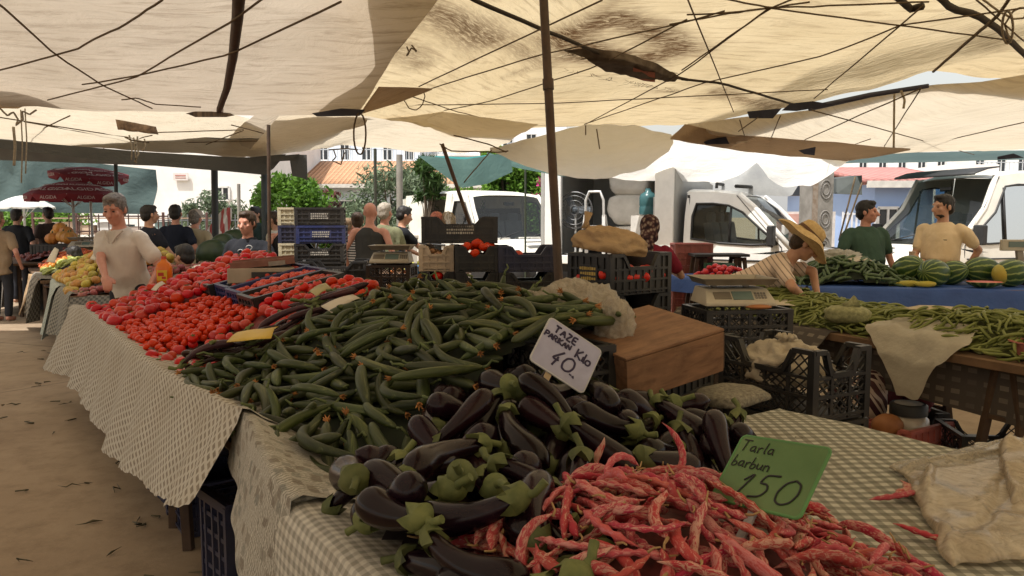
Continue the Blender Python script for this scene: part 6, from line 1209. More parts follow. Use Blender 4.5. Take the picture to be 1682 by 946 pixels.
for it in its:
 u, v = uv_of(it[0], it[1]); reg = 'on the crest of the big heap beside the plastic bag' if v > 1.75 else ('on the slope of the big heap above the pale cloth edge' if v < 1.15 else 'in the middle of the big heap')
 place(protos, used, it, rr.uniform(-.8, .8), rr.uniform(.9, 1.1), 'dark green ridged cucumber ' + reg, 'cucumbers ' + reg)
# one standing cucumber and one with a long stalk
for px, py, Y, ry, lab in ((823, 494, 3.75, -100, 'cucumber standing upright on the crest of the heap, stalk up'), (864, 512, 3.55, -118, 'cucumber with its stalk up leaning beside the plastic bag')):
 o = copy_tree(protos[3]); o.matrix_world = Matrix.Translation(at(px, py, Y)) @ Euler((0, R(-ry) , R(40))).to_matrix().to_4x4() @ Matrix.Scale(.95, 4); o['label'] = lab; o['group'] = ''; del o['group']
if rest_: joined('cucumbers', 'cucumbers buried deeper in the big heap', protos, rest_, M_CUC)
drop_unused(protos, used)
# --- aubergines
def egg_mat(name, c1, c2, bloom):
 t = NT(name); t.set(.25, .24); v = t.coord('Object'); col = t.ramp(t.noise(v, 6, 4), [(.35, c2), (.7, c1)]); col = t.mix(t.ramp(t.noise(t.coord('Object', (3, 20, 20)), 2.2, 6, .7), [(.55, (0, 0, 0)), (.72, (bloom,) * 3)]), col, (.12, .075, .05)); col = t.vary(col, .03, .45); t.color(col)
 t.l(t.ramp(t.noise(v, 12, 6, .7), [(.4, (.15,) * 3), (.75, (.32,) * 3)]), t.b.inputs['Roughness']); t.bump(t.noise(v, 60, 3), .05, .003); return t.m
M_EGG = egg_mat('aubergine_skin', (.016, .0050, .0085), (.006, .0025, .0045), .10); M_EGGB = egg_mat('brown_aubergine_skin', (.060, .024, .022), (.025, .010, .012), .5)
M_CAL = mat('calyx_green', (.135, .15, .048), (.075, .095, .028), 25, .7, rnd=.25, bump=.3, bscale=60)
def mk_egg(k, L, r_, bend, m=M_EGG):
 pr = smooth_prof([(0, .30), (.06, .5), (.25, .62), (.5, .82), (.72, 1.0), (.88, .93), (.96, .6), (1, .06)], 2); pr = [(a, b * r_) for a, b in pr]; o = swept(L, pr, bend, 18, 24).build('aubergine', m, None, 180)
 g = random.Random(k); mb = MB(); n = 20; rings = []
 for x, f in ((-.018, .24), (-.010, .5), (0, .74), (.012, .70), (.024, .68)):
  ring = []
  for j in range(n):
   a = 2 * math.pi * j / n; sp = abs(math.cos(2.5 * a)); e = x + (.03 * (sp ** 2.5) - .012 if x >= .012 else 0) * (1.0 if x > .02 else .55); q = r_ * f * (1 + (.06 if x >= .012 else 0)) + (.004 * sp if x > .02 else 0); yb = bend * (1 - (2 * max(0, (x + .0) / L) - 1) ** 2) if x > 0 else 0; ring.append(V3(-L / 2 + e, q * math.cos(a) + yb, q * math.sin(a)))
  rings.append(ring)
 mb.loft(rings, cap=True); mb.tube([V3(-L / 2 - .012, 0, 0), V3(-L / 2 - .03, .003, .003), V3(-L / 2 - .055, g.uniform(-.02, .02), g.uniform(0, .015))], [r_ * .26, .0085, .0095], 8); mb.build('calyx', M_CAL, o, 50)
 return tag(o, 'aubergine', 'aubergine')
def t_egg(X, Y):
 u, v = uv_of(X, Y); d1 = np.hypot((u - 2.05) / .55, (v - 1.45) / .62); d2 = np.hypot((u - 1.58) / .62, (v - .86) / .48); d3 = np.hypot((u - 1.85) / .34, (v - 1.85) / .32)
 z = .80 + np.maximum(np.maximum(.22 * sstep(1.25, .1, d1), .16 * sstep(1.3, .2, d2)), .10 * sstep(1.3, .2, d3)); ok = (u > 1.0) & (u < 2.12 + .34 * sstep(.95, 1.5, v)) & (v > .68) & (v < 2.35) & (np.minimum(np.minimum(d1, d2), d3) < 1.15); ok &= ~((v < 1.05) & (u > 1.94)); return np.where(ok, z, np.nan)
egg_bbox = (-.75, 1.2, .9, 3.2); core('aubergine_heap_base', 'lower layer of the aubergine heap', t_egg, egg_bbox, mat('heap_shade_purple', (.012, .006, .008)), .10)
protos = []; specs = []
for k, (L, r_, b) in enumerate(((.24, .043, .012), (.27, .040, .035), (.21, .047, .008), (.25, .038, -.025), (.20, .042, .018), (.25, .045, .06))): protos.append(mk_egg(k, L, r_, b)); specs.append((L, [(0, r_ * .5), (.3, r_ * .72), (.72, r_), (1, r_ * .55)], b))
def y_egg(x, y, g): return g.uniform(0, 6.28)
its = heap(170, egg_bbox, t_egg, h0(t_egg, .115), specs, y_egg, rs=9, tries=8, stop=-.02, tol=.05); its.sort(key=lambda i: i[2]); used = set()
for it in its:
 u, v = uv_of(it[0], it[1]); reg = 'around the foot of the white price sign' if u > 1.85 and v > 1.2 else ('at the cloth edge of the front table' if v < 1.1 else 'behind the pink beans')
 place(protos, used, it, rr.uniform(0, 6.28), rr.uniform(.92, 1.12), 'glossy dark purple aubergine ' + reg, 'aubergines ' + reg)
drop_unused(protos, used)
# long thin brown aubergines between tomatoes and cucumbers
protos = []; specs = []
for k, (L, r_, b) in enumerate(((.30, .019, .03), (.27, .021, -.04), (.33, .018, .02))): protos.append(mk_egg(20 + k, L, r_, b, M_EGGB)); specs.append((L, [(0, r_ * .6), (.7, r_), (1, r_ * .6)], b))
def t_leg(X, Y):
 u, v = uv_of(X, Y); c = 3.86 + .12 * v; z = base_z(v) + .05 + .08 * sstep(.22, 0, np.abs(u - c)) + .05 * sstep(.9, 1.5, v); return np.where((np.abs(u - c) < .20) & (v > .76) & (v < 1.75), z, np.nan)
its = heap(42, (-2.2, -.6, 3.4, 5.0), t_leg, h0(t_leg, .05), specs, lambda x, y, g: ANG_V + g.normal(0, .4) + (math.pi if g.random() < .5 else 0), rs=13, tries=6, stop=-.02); used = set()
for it in its: place(protos, used, it, rr.uniform(0, 6.28), rr.uniform(.9, 1.1), 'long thin brown aubergine in the strip between tomatoes and cucumbers', 'long brown aubergines between tomatoes and cucumbers')
drop_unused(protos, used)
# --- pink borlotti beans
def bean_mat():
 t = NT('pink_bean_pod'); t.set(.6, .3); v = t.coord('Object', (26, 110, 110)); n = t.noise(v, 1.3, 7, .75, .9); oi = t.n('ShaderNodeObjectInfo')
 red = t.ramp(oi.outputs['Random'], [(.0, (.36, .030, .045)), (.35, (.42, .06, .06)), (.7, (.36, .018, .045)), (1, (.42, .09, .075))]); pale = t.ramp(oi.outputs['Random'], [(0, (.50, .22, .19)), (.5, (.56, .33, .25)), (1, (.45, .14, .15))])
 col = t.mix(t.ramp(t.math('ADD', n, t.math('MULTIPLY_ADD', t.math('FRACT', t.math('MULTIPLY', oi.outputs['Random'], 9.7)), .12, -.06)), [(.455, (0, 0, 0)), (.50, (1, 1, 1))]), pale, red); col = t.mix(t.ramp(t.noise(t.coord('Object', (30, 120, 120)), 1.4, 5, .7), [(.58, (0, 0, 0)), (.68, (.5,) * 3)]), col, (.28, .03, .045)); t.color(t.vary(col, .008, .2)); t.bump(n, .35, .004); return t.m
M_BEAN = bean_mat(); M_BST = mat('bean_stalk', (.42, .26, .12), (.3, .2, .08), 40, .8)
def mk_bean(k, L, r_, bend, lumps):
 g = random.Random(k); mb = MB(); R_ = []; n = 12; rings = 26; ph = g.uniform(0, 6)
 for i in range(rings + 1):
  f = i / rings; env = min(1, (f / .12) ** .7) * min(1, ((1 - f) / .22) ** .8) if 0 < f < 1 else .08; lump = 1 + .28 * math.cos(f * lumps * 2 * math.pi + ph) * env; x = (f - .5) * L; y = bend * (1 - (2 * f - 1) ** 2) + .004 * math.sin(5 * f + k); zz = .006 * math.sin(4 * f + k * 2)
  if f > .9: y += (f - .9) * .06
  R_.append([V3(x, y + r_ * env * math.cos(a) * (.8 + .2 * lump), zz + r_ * .62 * env * lump * math.sin(a)) for a in np.linspace(0, 6.283, n, endpoint=False)])
 mb.loft(R_); o = mb.build('bean_pod', M_BEAN, None, 180)
 mb = MB(); mb.tube([V3(-L / 2 + .003, 0, 0), V3(-L / 2 - .01, .002, .002), V3(-L / 2 - .022, g.uniform(-.012, .012), g.uniform(-.002, .012))], [.0035, .0022, .0018], 5); mb.build('stalk', M_BST, o, 180); return tag(o, 'bean pod', 'bean pod')
def t_bean(X, Y):
 u, v = uv_of(X, Y); d = np.hypot((u - 1.17) / .60, (v - 1.16) / .60); z = .80 + .205 * sstep(1.12, .05, d); return np.where((d < 1.02) & (v > .80), z, np.nan)
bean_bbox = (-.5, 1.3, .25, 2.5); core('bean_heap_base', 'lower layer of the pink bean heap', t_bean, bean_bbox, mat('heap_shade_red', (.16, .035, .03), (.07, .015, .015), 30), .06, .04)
protos = []; specs = []
for k, (L, r_, b, lm) in enumerate(((.165, .0112, .022, 6), (.15, .0122, -.018, 5), (.18, .0108, .035, 7), (.14, .0118, .01, 5), (.16, .0104, -.045, 6), (.12, .0122, .016, 4), (.19, .0114, .016, 7))): protos.append(mk_bean(k, L, r_, b, lm)); specs.append((L, [(0, r_ * .5), (.3, r_ * .9), (.7, r_ * .9), (1, r_ * .4)], b))
def in_view(it):
 q = visible(it[0], it[1], it[2]); return q is not None and -40 < q[0] < 1722 and -40 < q[1] < 985
its = heap(900, bean_bbox, t_bean, h0(t_bean, .045), specs, lambda x, y, g: g.uniform(0, 6.28), res=.008, rs=21, tries=7, stop=-.0, slopes=np.linspace(-.9, .9, 17), tol=.028); its = [i for i in its if in_view(i)]
its.sort(key=lambda i: -(i[2] - float(np.nan_to_num(t_bean(np.array(i[0]), np.array(i[1]))))));
used = set();
for it in its[:296]: place(protos, used, it, rr.uniform(-1.3, 1.3), rr.uniform(.9, 1.15), 'pink and cream mottled bean pod in the heap by the green price sign', 'pink bean pods in the heap')
if its[296:]: joined('bean_pods', 'pink bean pods buried deeper in the heap', protos, its[296:], M_BEAN)
for k, (px, py, Y, rz, lab) in enumerate(((1465, 812, 2.27, 200, 'pink bean pod lying alone on the checked cloth beside the plastic bag'), (1478, 800, 2.32, 60, 'second stray pink bean pod by the plastic bag'), (1533, 873, 1.98, 150, 'short pink bean piece peeking from under the plastic bag'), (858, 850, 1.86, 128, 'long pink bean pod sticking out over the aubergines'), (1096, 742, 2.12, 100, 'bean pod standing up at the top of the pink heap'), (990, 770, 2.05, 70, 'bean pod standing up at the back of the pink heap'))):
 o = copy_tree(protos[k % 5]); p = onz(px, py, .822 if k < 3 else 1.0) if k < 3 else at(px, py, Y); o.matrix_world = Matrix.Translation(p) @ Euler((0, R(-25 if k == 3 else (-75 if k > 3 else 0)), R(rz)), 'XYZ').to_matrix().to_4x4(); o['label'] = lab; del o['group']
drop_unused(protos, used)
# --- tomatoes
def tom_mat(name, c1, c2):
 t = NT(name); t.set(.3, .32); v = t.coord('Object'); col = t.ramp(t.noise(v, 9, 3), [(.3, c2), (.7, c1)]); t.color(t.vary(col, .008, .16, .06)); return t.m
M_TOM = tom_mat('tomato_skin', (.56, .028, .013), (.50, .018, .010)); M_TOMS = M_TOM
def mk_tom(k, r_, lob=.05, n=18, kind='tomato'):
 mb = MB(); g = random.Random(k); rings = []; nv = 12; ph = g.uniform(0, 6); m_ = g.choice((5, 6, 4))
 for i in range(nv + 1):
  th = math.pi * min(max(i, .08), nv - .08) / nv; dip = .82 + .18 * min(1, (th / .55)) if th < .55 else 1
  rings.append([V3(r_ * math.sin(th) * (1 + lob * math.cos(m_ * a + ph) * math.sin(th)) * math.cos(a), r_ * math.sin(th) * (1 + lob * math.cos(m_ * a + ph)) * math.sin(a), r_ * .84 * math.cos(th) * dip) for a in np.linspace(0, 6.283, n, endpoint=False)])
 mb.loft(rings[::-1]); o = mb.build(kind, M_TOM, None, 180); tag(o, kind, kind)
 if k % 3 == 0:
  mb = MB()
  for q in range(5): a = q * 1.257; mb.tube([V3(0, 0, r_ * .70), V3(r_ * .25 * math.cos(a), r_ * .25 * math.sin(a), r_ * .80), V3(r_ * .5 * math.cos(a), r_ * .5 * math.sin(a), r_ * .76)], [.004, .004, .001], 4)
  mb.tube([V3(0, 0, r_ * .68), V3(.002, 0, r_ * .9)], .003, 5); mb.build('calyx', M_STEM, o, 180)
 return o
def sphere_heap(n, bbox, target, r_list, off, rs, tries=8, stop=-.01, res=.015, sink=.15): return heap(n, bbox, target, h0(target, off), [(0, [(0, r_), (1, r_)], 0) for r_ in r_list], lambda x, y, g: g.uniform(0, 6.28), res=res, rs=rs, tries=tries, stop=stop, sink=sink)
rad_b = (.046, .050, .043); bigs = [mk_tom(k, r_) for k, r_ in enumerate(rad_b)]; rad_s = (.024, .027, .022); smalls = [mk_tom(30 + k + 1, r_, .02, 14) for k, r_ in enumerate(rad_s)]; rad_m = (.034, .037, .032); mids = [mk_tom(60 + k + 1, r_, .03, 16) for k, r_ in enumerate(rad_m)]
def bnd_u(v): return 6.12 + .18 * (v - .7)
def t_tb(X, Y):
 u, v = uv_of(X, Y); z = base_z(v) + .05 + .10 * sstep(.74, 1.2, v) * sstep(7.55, 7.2, u) + .05 * sstep(1.4, 1.9, v); return np.where((u > bnd_u(v)) & (u < 7.5) & (v > .75) & (v < 1.98), z, np.nan)
def t_ts(X, Y):
 u, v = uv_of(X, Y); z = base_z(v) + .03 + .05 * sstep(.74, 1.1, v); return np.where((u > 4.88) & (u < bnd_u(v) - .03) & (v > .76) & (v < 1.42), z, np.nan)
def t_tm(X, Y):
 u, v = uv_of(X, Y); z = base_z(v) + .035 + .10 * sstep(.74, 1.6, v); return np.where((u > 3.98 + .12 * v) & (u < 4.92) & (v > .76) & (v < 1.95), z, np.nan)
tb = (-4.2, -1.7, 5.4, 7.6); ts_ = (-3.1, -1.0, 4.2, 6.6); tm_ = (-2.4, -.5, 3.6, 5.4)
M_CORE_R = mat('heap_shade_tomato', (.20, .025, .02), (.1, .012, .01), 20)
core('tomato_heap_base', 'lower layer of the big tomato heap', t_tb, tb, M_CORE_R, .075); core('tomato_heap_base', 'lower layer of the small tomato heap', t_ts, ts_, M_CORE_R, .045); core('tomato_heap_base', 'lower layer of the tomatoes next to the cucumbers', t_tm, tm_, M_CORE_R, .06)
def put(protos, its, lab, grp, used):
 for it in its:
  o = place(protos, used, it, rr.uniform(-.7, .7), rr.uniform(.92, 1.08), lab, grp)
used = set(); us_b = used; itb = sphere_heap(200, tb, t_tb, rad_b, .075, 31, stop=-.02); itb.sort(key=lambda i: i[1]); put(bigs, itb, 'large red tomato in the heap in front of the grey haired man', 'large tomatoes in the far heap', used)
used_m = set(); itm = sphere_heap(120, tm_, t_tm, rad_m, .06, 33, stop=-.015); put(mids, itm, 'medium red tomato in the strip next to the long aubergines', 'medium tomatoes beside the cucumbers', used_m)
used_s = set(); its_ = sphere_heap(420, ts_, t_ts, rad_s, .045, 35, stop=-.012, res=.01); its_.sort(key=lambda i: math.hypot(i[0], i[1])); k_s = max(0, 285 - len(itb) - len(itm)); put(smalls, its_[:k_s], 'small red tomato in the middle heap above the cloth edge', 'small tomatoes in the middle heap', used_s)
joined('small_tomatoes', 'mass of small red tomatoes in the middle heap', smalls, its_[k_s:], M_TOM)
# fillings for crates
def fill(label, loc, w, d, z, rz, rads, protos, n, rs, hump=.04, rx=0, name='tomatoes', m=None):
 g = random.Random(rs); mb = MB(); c, s = math.cos(rz), math.sin(rz)
 def tg(X, Y):
  a = (X - loc[0]) * c + (Y - loc[1]) * s; b = -(X - loc[0]) * s + (Y - loc[1]) * c; q = np.maximum(np.abs(a) / (w / 2), np.abs(b) / (d / 2)); return np.where(q < .98, z + hump * (1 - q ** 2) + rx * b, np.nan)
 R0 = max(w, d) * .75; its = sphere_heap(n, (loc[0] - R0, loc[0] + R0, loc[1] - R0, loc[1] + R0), tg, rads, .05, rs, stop=-.02); o = joined(name, label, protos, its, m or M_TOM); return o
# tilted crates behind the tomatoes
CG = 'tilted tomato crates on the display'
for k, (u, v, m, lab, pal) in enumerate(((5.12, 1.72, K_BLK, 'black tilted crate of cherry tomatoes nearest the cucumbers', 0), (5.50, 1.74, K_BLUE, 'first blue tilted crate of cherry tomatoes', 0), (5.88, 1.76, K_BLUE, 'second blue tilted crate, with its high rim towards the scale', 0), (6.26, 1.72, K_BLK, 'black tilted crate at the edge of the large tomatoes', 1))):
 z = base_z(v) - .02; zz = z + .0
 crate(lab, W(u, v, zz), .62, .37, .155, m, ANG_V, 0, R(-13), 'solid', 'none', CG)
 p = W(u, v, 0); tl = math.tan(R(13))
 fill('cherry tomatoes lying in tilted crate number %s' % ('one', 'two', 'three', 'four')[k] if False else ('cherry tomatoes in the black crate nearest the cucumbers', 'cherry tomatoes in the first blue tilted crate', 'cherry tomatoes in the second blue tilted crate', 'tomatoes in the black crate beside the large heap')[k], (p.x, p.y), .34, .54, zz + .105, ANG_V - R(90), rad_s if k < 3 else rad_m, smalls if k < 3 else mids, 120, 50 + k, .03, rx=tl)
crate('black crate standing behind the large tomatoes, next to the scale', W(6.75, 2.02, .98), .5, .34, .2, K_BLK, ANG_V + R(6), 0, 0, 'fine', 'none')
drop_unused(bigs, us_b);
# top crates of large tomatoes at far end
crate('black crate at the far corner of the tomato heap', W(7.15, 1.9, 1.0), .45, .32, .16, K_BLK, ANG_V, style='solid', dip='none');
# ------------------------------------------------------------------ price signs
STROKES = {'T': [[(0, 1), (.8, 1)], [(.4, 1), (.36, 0)]], 'A': [[(0, 0), (.35, 1), (.7, 0)], [(.15, .38), (.55, .38)]], 'Z': [[(0, 1), (.65, 1), (0, 0), (.7, 0)]], 'E': [[(.6, 1), (0, 1), (0, 0), (.6, 0)], [(0, .5), (.5, .5)]], 'P': [[(0, 0), (0, 1), (.5, .95), (.6, .72), (.45, .5), (0, .48)]], 'R': [[(0, 0), (0, 1), (.5, .95), (.58, .72), (.4, .52), (0, .48)], [(.25, .5), (.65, 0)]], 'K': [[(0, 0), (0, 1)], [(.55, 1), (0, .45), (.6, 0)]], 'N': [[(0, 0), (0, 1), (.6, 0), (.6, 1)]], 'I': [[(.1, 0), (.1, 1)]], 'i': [[(.1, 0), (.1, .55)]], 'L': [[(.05, 1), (0, 0), (.35, 0)]], 'l': [[(.1, 1), (.08, .1), (.22, 0)]], 'o': [[(.45, .5), (.15, .52), (.0, .28), (.12, .02), (.4, 0), (.52, .25), (.45, .5)]],
 '4': [[(.55, 1.1), (.0, .35), (.5, .42)], [(.38, .62), (.28, -.1)]], '0': [[(.4, 1), (.12, .85), (0, .45), (.12, .08), (.42, 0), (.68, .15), (.78, .5), (.68, .88), (.4, 1)]], '1': [[(0, .62), (.32, 1.02), (.05, 0)]], '5': [[(.75, 1), (.22, .95), (.12, .58), (.45, .62), (.6, .38), (.45, .08), (.0, 0)]], '-': [[(0, .25), (.3, .25)], [(.42, .1), (.48, .3), (.6, .05)]], 'a': [[(.4, .5), (.12, .5), (0, .25), (.12, .02), (.4, .15), (.42, .52), (.42, .1), (.55, 0)]], 'r': [[(0, .52), (.06, 0)], [(.04, .35), (.2, .54), (.36, .5)]], 'b': [[(.05, 1), (0, 0), (.3, 0), (.44, .22), (.3, .45), (.02, .35)]], 'u': [[(0, .5), (.02, .12), (.2, 0), (.38, .15), (.42, .52), (.44, .05), (.52, 0)]], 'n': [[(0, .52), (.02, 0)], [(.02, .38), (.22, .54), (.38, .42), (.42, 0)]]}
def hand(txt, x, y, h, parent, m, w=.004, gap=.22, slant=.12, z=.004, dy=0, name='handwriting'):
 mb = MB(); cx = x
 for i, ch in enumerate(txt):
  if ch == ' ': cx += .45 * h; continue
  mx = 0
  for st in STROKES[ch]:
   pts = [V3(cx + (px_ + slant * py_) * h, y + py_ * h + dy * (cx - x) + .03 * h * math.sin(i * 2.1), z) for px_, py_ in st]; mx = max(mx, max(p for p, _ in st)); P = resample(pts, max(4, len(pts) * 4)); Q = P.copy()
   for _ in range(2): Q[1:-1] = .25 * Q[:-2] + .5 * Q[1:-1] + .25 * Q[2:]
   mb.tube([Vector(q) for q in Q], w, 6, squash=.35)
  cx += (mx + gap) * h
 return mb.build(name, m, parent, 180)
def plaque(name, label, corners, m, mrim, th=.006, rim=.006, rad=.02):
 """corners: TL, TR, BR, BL in space; returns object whose local x,y lie in the plate (origin at the centre)"""
 TL, TR, BR, BL = [Vector(c) for c in corners]; c = (TL + TR + BR + BL) / 4; x = ((TR + BR) - (TL + BL)).normalized(); y0 = ((TL + TR) - (BL + BR)); y = (y0 - x * y0.dot(x)).normalized(); zz = x.cross(y); w = ((TR + BR) - (TL + BL)).length / 2; h = y0.length / 2
 t = empty(name, (0, 0, 0), 0, label, 'price sign'); t.matrix_world = Matrix.Translation(c) @ Matrix((x, y, zz)).transposed().to_4x4(); pts = []
 for cx, cy, a0 in ((w / 2 - rad, h / 2 - rad, 0), (-w / 2 + rad, h / 2 - rad, 90), (-w / 2 + rad, -h / 2 + rad, 180), (w / 2 - rad, -h / 2 + rad, 270)):
  for q in range(6): a = R(a0 + q * 18); pts.append(V3(cx + rad * math.cos(a), cy + rad * math.sin(a), 0))
 mb = MB(); mb.prism([p + V3(0, 0, -th / 2) for p in pts], V3(0, 0, th)); mb.build('plate', m, t, 0); mb = MB(); mb.tube(pts + [pts[0], pts[1]], rim, 6, cap=False); mb.build('rim', mrim, t, 180); return t, w, h
M_SIGNW = mat('sign_white_plastic', (.40, .40, .53), (.32, .32, .44), 7, .45, dirt=(.22, .21, .26, .6)); M_INK = mat('purple_ink', (.022, .013, .05), None, 5, .5); M_SIGNR = mat('sign_rim', (.5, .5, .5), None, 5, .5)
t, w, h = plaque('price_sign', 'white price sign reading TAZE PARIKAN, 40, on a stick among the aubergines', [V3(0, 0, 1.6) + 1.04 * V3(*q) for q in ((.123, 2.493, -.321), (.289, 2.507, -.432), (.218, 2.405, -.549), (.053, 2.391, -.437))], M_SIGNW, M_SIGNR, .005, .0035, .014)
hand('TAZE', -w * .36, h * .27, h * .145, t, M_INK, .0034, .2, .05); hand('PARIKAN', -w * .47, h * .10, h * .12, t, M_INK, .003, .12, .05); hand('Kilo', w * .13, h * .05, h * .2, t, M_INK, .0032, .06, .05, dy=-.03); hand('40', -w * .22, -h * .32, h * .30, t, M_INK, .0036, .22, .15); hand('-', w * .16, -h * .36, h * .18, t, M_INK, .0025)
mb = MB(); mb.box((-w * .12, -h * .5 - .05, -.006), (.022, .14, .007)); mb.build('stick', mat('pale_stick', (.48, .36, .22), (.4, .3, .18), 12, .8), t, 0, .002)
M_SIGNG = mat('sign_green_plastic', (.12, .215, .07), (.075, .15, .045), 5, .4, dirt=(.12, .15, .06, .5)); M_INKB = mat('black_ink', (.012, .012, .012), None, 5, .5)
t, w, h = plaque('price_sign', 'green price sign reading Tarla barbun 150 lying on the pink beans', [V3(0, 0, 1.6) + 1.15 * V3(*q) for q in ((.454, 1.511, -.428), (.563, 1.356, -.408), (.484, 1.288, -.509), (.375, 1.442, -.528))], M_SIGNG, mat('green_rim', (.10, .25, .08)), .005, .004, .012)
hand('Tarla', -w * .46, h * .26, h * .17, t, M_INKB, .0016, .16, .1); hand('barbun', -w * .46, h * .02, h * .17, t, M_INKB, .0016, .12, .1); hand('150', -w * .26, -h * .38, h * .36, t, M_INKB, .0024, .22, .2)
mb = MB(); mb.box((0, -h * .5 - .03, -.006), (.02, .09, .006)); mb.build('stick', M_SIGNR, t, 0)
# yellow card, paper cards among the produce
M_PAPER = mat('soiled_card', (.58, .52, .42), (.5, .44, .34), 5, .85)
def card(label, q, m, nx=8, bend=.01, name='paper_card'):
 A, B_, C_, D_ = [Vector(p) for p in q]; S = np.array([[tuple((A * (1 - a) + B_ * a) * (1 - b) + (D_ * (1 - a) + C_ * a) * b + V3(0, 0, bend * math.sin(a * 3.1) + .3 * bend * nz(a * 4, b * 4, 1))) for a in np.linspace(0, 1, nx)] for b in np.linspace(0, 1, 4)]); return tag(sheet(name, S, m, thick=.003), label, 'card')
card('yellow plastic card lying on the cucumbers by the long aubergines', [at(372, 562, 3.66), at(404, 545, 3.9), at(458, 538, 3.85), at(445, 556, 3.55)], mat('yellow_card', (.62, .43, .06), (.55, .36, .05), 8, .5), bend=.02)
card('white paper card tucked in at the top of the cucumbers', [at(527, 503, 4.0), at(580, 484, 4.15), at(592, 490, 4.05), at(545, 514, 3.9)], M_PAPER)
card('cardboard slip on the cherry tomatoes near the blue crates', [at(508, 478, 4.5), at(535, 465, 4.7), at(545, 474, 4.6), at(520, 487, 4.4)], mat('khaki_card', (.40, .34, .16)))
card('small paper tag among the large tomatoes', [at(248, 476, 5.9), at(266, 462, 6.1), at(272, 466, 6.0), at(256, 478, 5.8)], M_PAPER)
# ================================================================== BEHIND THE FRONT STALL
def film(name, c1, c2, tr=.3, cl=.3, sc=11, rough=.25):
 t = NT(name); t.set(rough, .6, 0, .7); t.b.inputs['Coat Roughness'].default_value = .08; v = t.coord('Object'); col = t.ramp(t.noise(v, sc, 6, .65, .6), [(.35, c2), (.65, c1)]); t.color(col); n = t.bump(t.math('ADD', t.noise(v, 14, 8, .7, 1.3), t.math('MULTIPLY', t.noise(v, 45, 4, .6, 1), .12)), .45, .02); t.translucent(col, tr, n)
 tp = t.n('ShaderNodeBsdfTransparent'); mx = t.n('ShaderNodeMixShader'); t.l(t.math('MULTIPLY', t.ramp(t.noise(v, 17, 5, .7, 1.5), [(.4, (.3,) * 3), (.65, (1, 1, 1))]), cl), mx.inputs[0]); t.l(t.out.inputs[0].links[0].from_socket, mx.inputs[1]); t.l(tp.outputs[0], mx.inputs[2]); t.l(mx.outputs[0], t.out.inputs[0]); return t.m
M_BAG = film('frosted_plastic', (.62, .55, .45), (.48, .41, .31), .45, .5); M_BAGT = mat('tan_bag', (.52, .36, .20), (.45, .30, .16), 4, .5, .4, bump=.8, bscale=9, bdist=.03, tr=.25)
def crumple(name, label, c, size, m, rz=0, seed=0, amp=.25, sharp=2.2, cat='plastic bag', res=64, flat=.35, tilt=(0, 0)):
 """crumpled plastic bag: ridged lump with a flat underside"""
 mb = MB(); rings = []
 for i in range(res // 2 + 1):
  th = math.pi * min(max(i, .06), res // 2 - .06) / (res // 2); ring = []
  for j in range(res):
   a = 2 * math.pi * j / res; d = V3(math.sin(th) * math.cos(a), math.sin(th) * math.sin(a), math.cos(th)); n1 = 1 - abs(nz(d.x * sharp + seed, d.y * sharp, d.z * sharp)) * 1.6; n2 = 1 - abs(nz(d.x * sharp * 2.4, d.y * sharp * 2.4 + seed, d.z * sharp * 2)) * 1.6; q = 1 + amp * (n1 - .5) + amp * .45 * (n2 - .5) + .3 * amp * nz(d.x * 9, d.y * 9, d.z * 9 + seed)
   p = d * q; p.z = max(p.z, -flat); ring.append(V3(p.x * size[0] / 2, p.y * size[1] / 2, (p.z + flat) * size[2] / (1 + flat)))
  rings.append(ring)
 mb.loft(rings); return tag(mb.build(name, m, None, 180, loc=c, rot=(R(tilt[0]), R(tilt[1]), rz)), label, cat)
crumple('plastic_bag', 'crumpled translucent plastic bag slumped behind the cucumber crest', at(940, 556, 3.5), (.50, .36, .24), M_BAG, R(20), 2, .30, 1.9)
crumple('plastic_bag', 'hanging end of the crumpled bag over the wooden box', at(1008, 560, 3.22), (.13, .16, .17), M_BAG, R(60), 9, .3, 1.6)
# wooden box, tilted
t = empty('wooden_box', (0, 0, 0), 0, 'old brown wooden box standing tilted behind the white price sign', 'wooden box'); t.matrix_world = Matrix.Translation((.531, 3.26, 1.043)) @ (Matrix.Rotation(.554, 4, 'Z') @ Matrix.Rotation(.117, 4, 'X') @ Matrix.Rotation(-.152, 4, 'Y'))
tm = NT('worn_plywood'); tm.set(.7, .35); v = tm.coord('Object', (3, 14, 14)); col = tm.ramp(tm.noise(v, 2.2, 8, .65, .6), [(.3, (.12, .058, .03)), (.7, (.26, .135, .07))]); col = tm.mix(tm.ramp(tm.noise(tm.coord('Object'), 7, 9, .8), [(.5, (0, 0, 0)), (.7, (.6,) * 3)]), col, (.30, .17, .09)); col = tm.mix(tm.ramp(tm.noise(tm.coord('Object', (1, 60, 1)), 3, 5), [(.6, (0, 0, 0)), (.68, (.35,) * 3)]), col, (.05, .025, .012)); tm.color(col); tm.bump(tm.noise(v, 8, 6), .25, .004)
w, d, h = .514, .461, .185; mb = MB(); mb.box((0, 0, h / 2 - .006), (w, d, .012)); mb.build('lid', tm.m, t, 0, .003); mb = MB()
mb.box((0, -d / 2 + .006, -.007), (w - .006, .012, h - .015)); mb.box((0, d / 2 - .006, -.007), (w - .006, .012, h - .015)); mb.box((-w / 2 + .009, 0, -.007), (.012, d - .026, h - .015)); mb.box((w / 2 - .009, 0, -.007), (.012, d - .026, h - .015)); mb.build('side', tm.m, t, 0, .002); mb = MB(); mb.box((w / 2 + .004, -d / 2 + .02, -.005), (.006, .03, h - .03)); mb.build('corner_strip', M_LEG, t, 0)
crate('black lattice crate holding back the cucumbers beside the white sign', V3(.183, 3.06, .84), .3, .34, .27, K_BLK, .554, 0, 0, 'lattice', 'none')
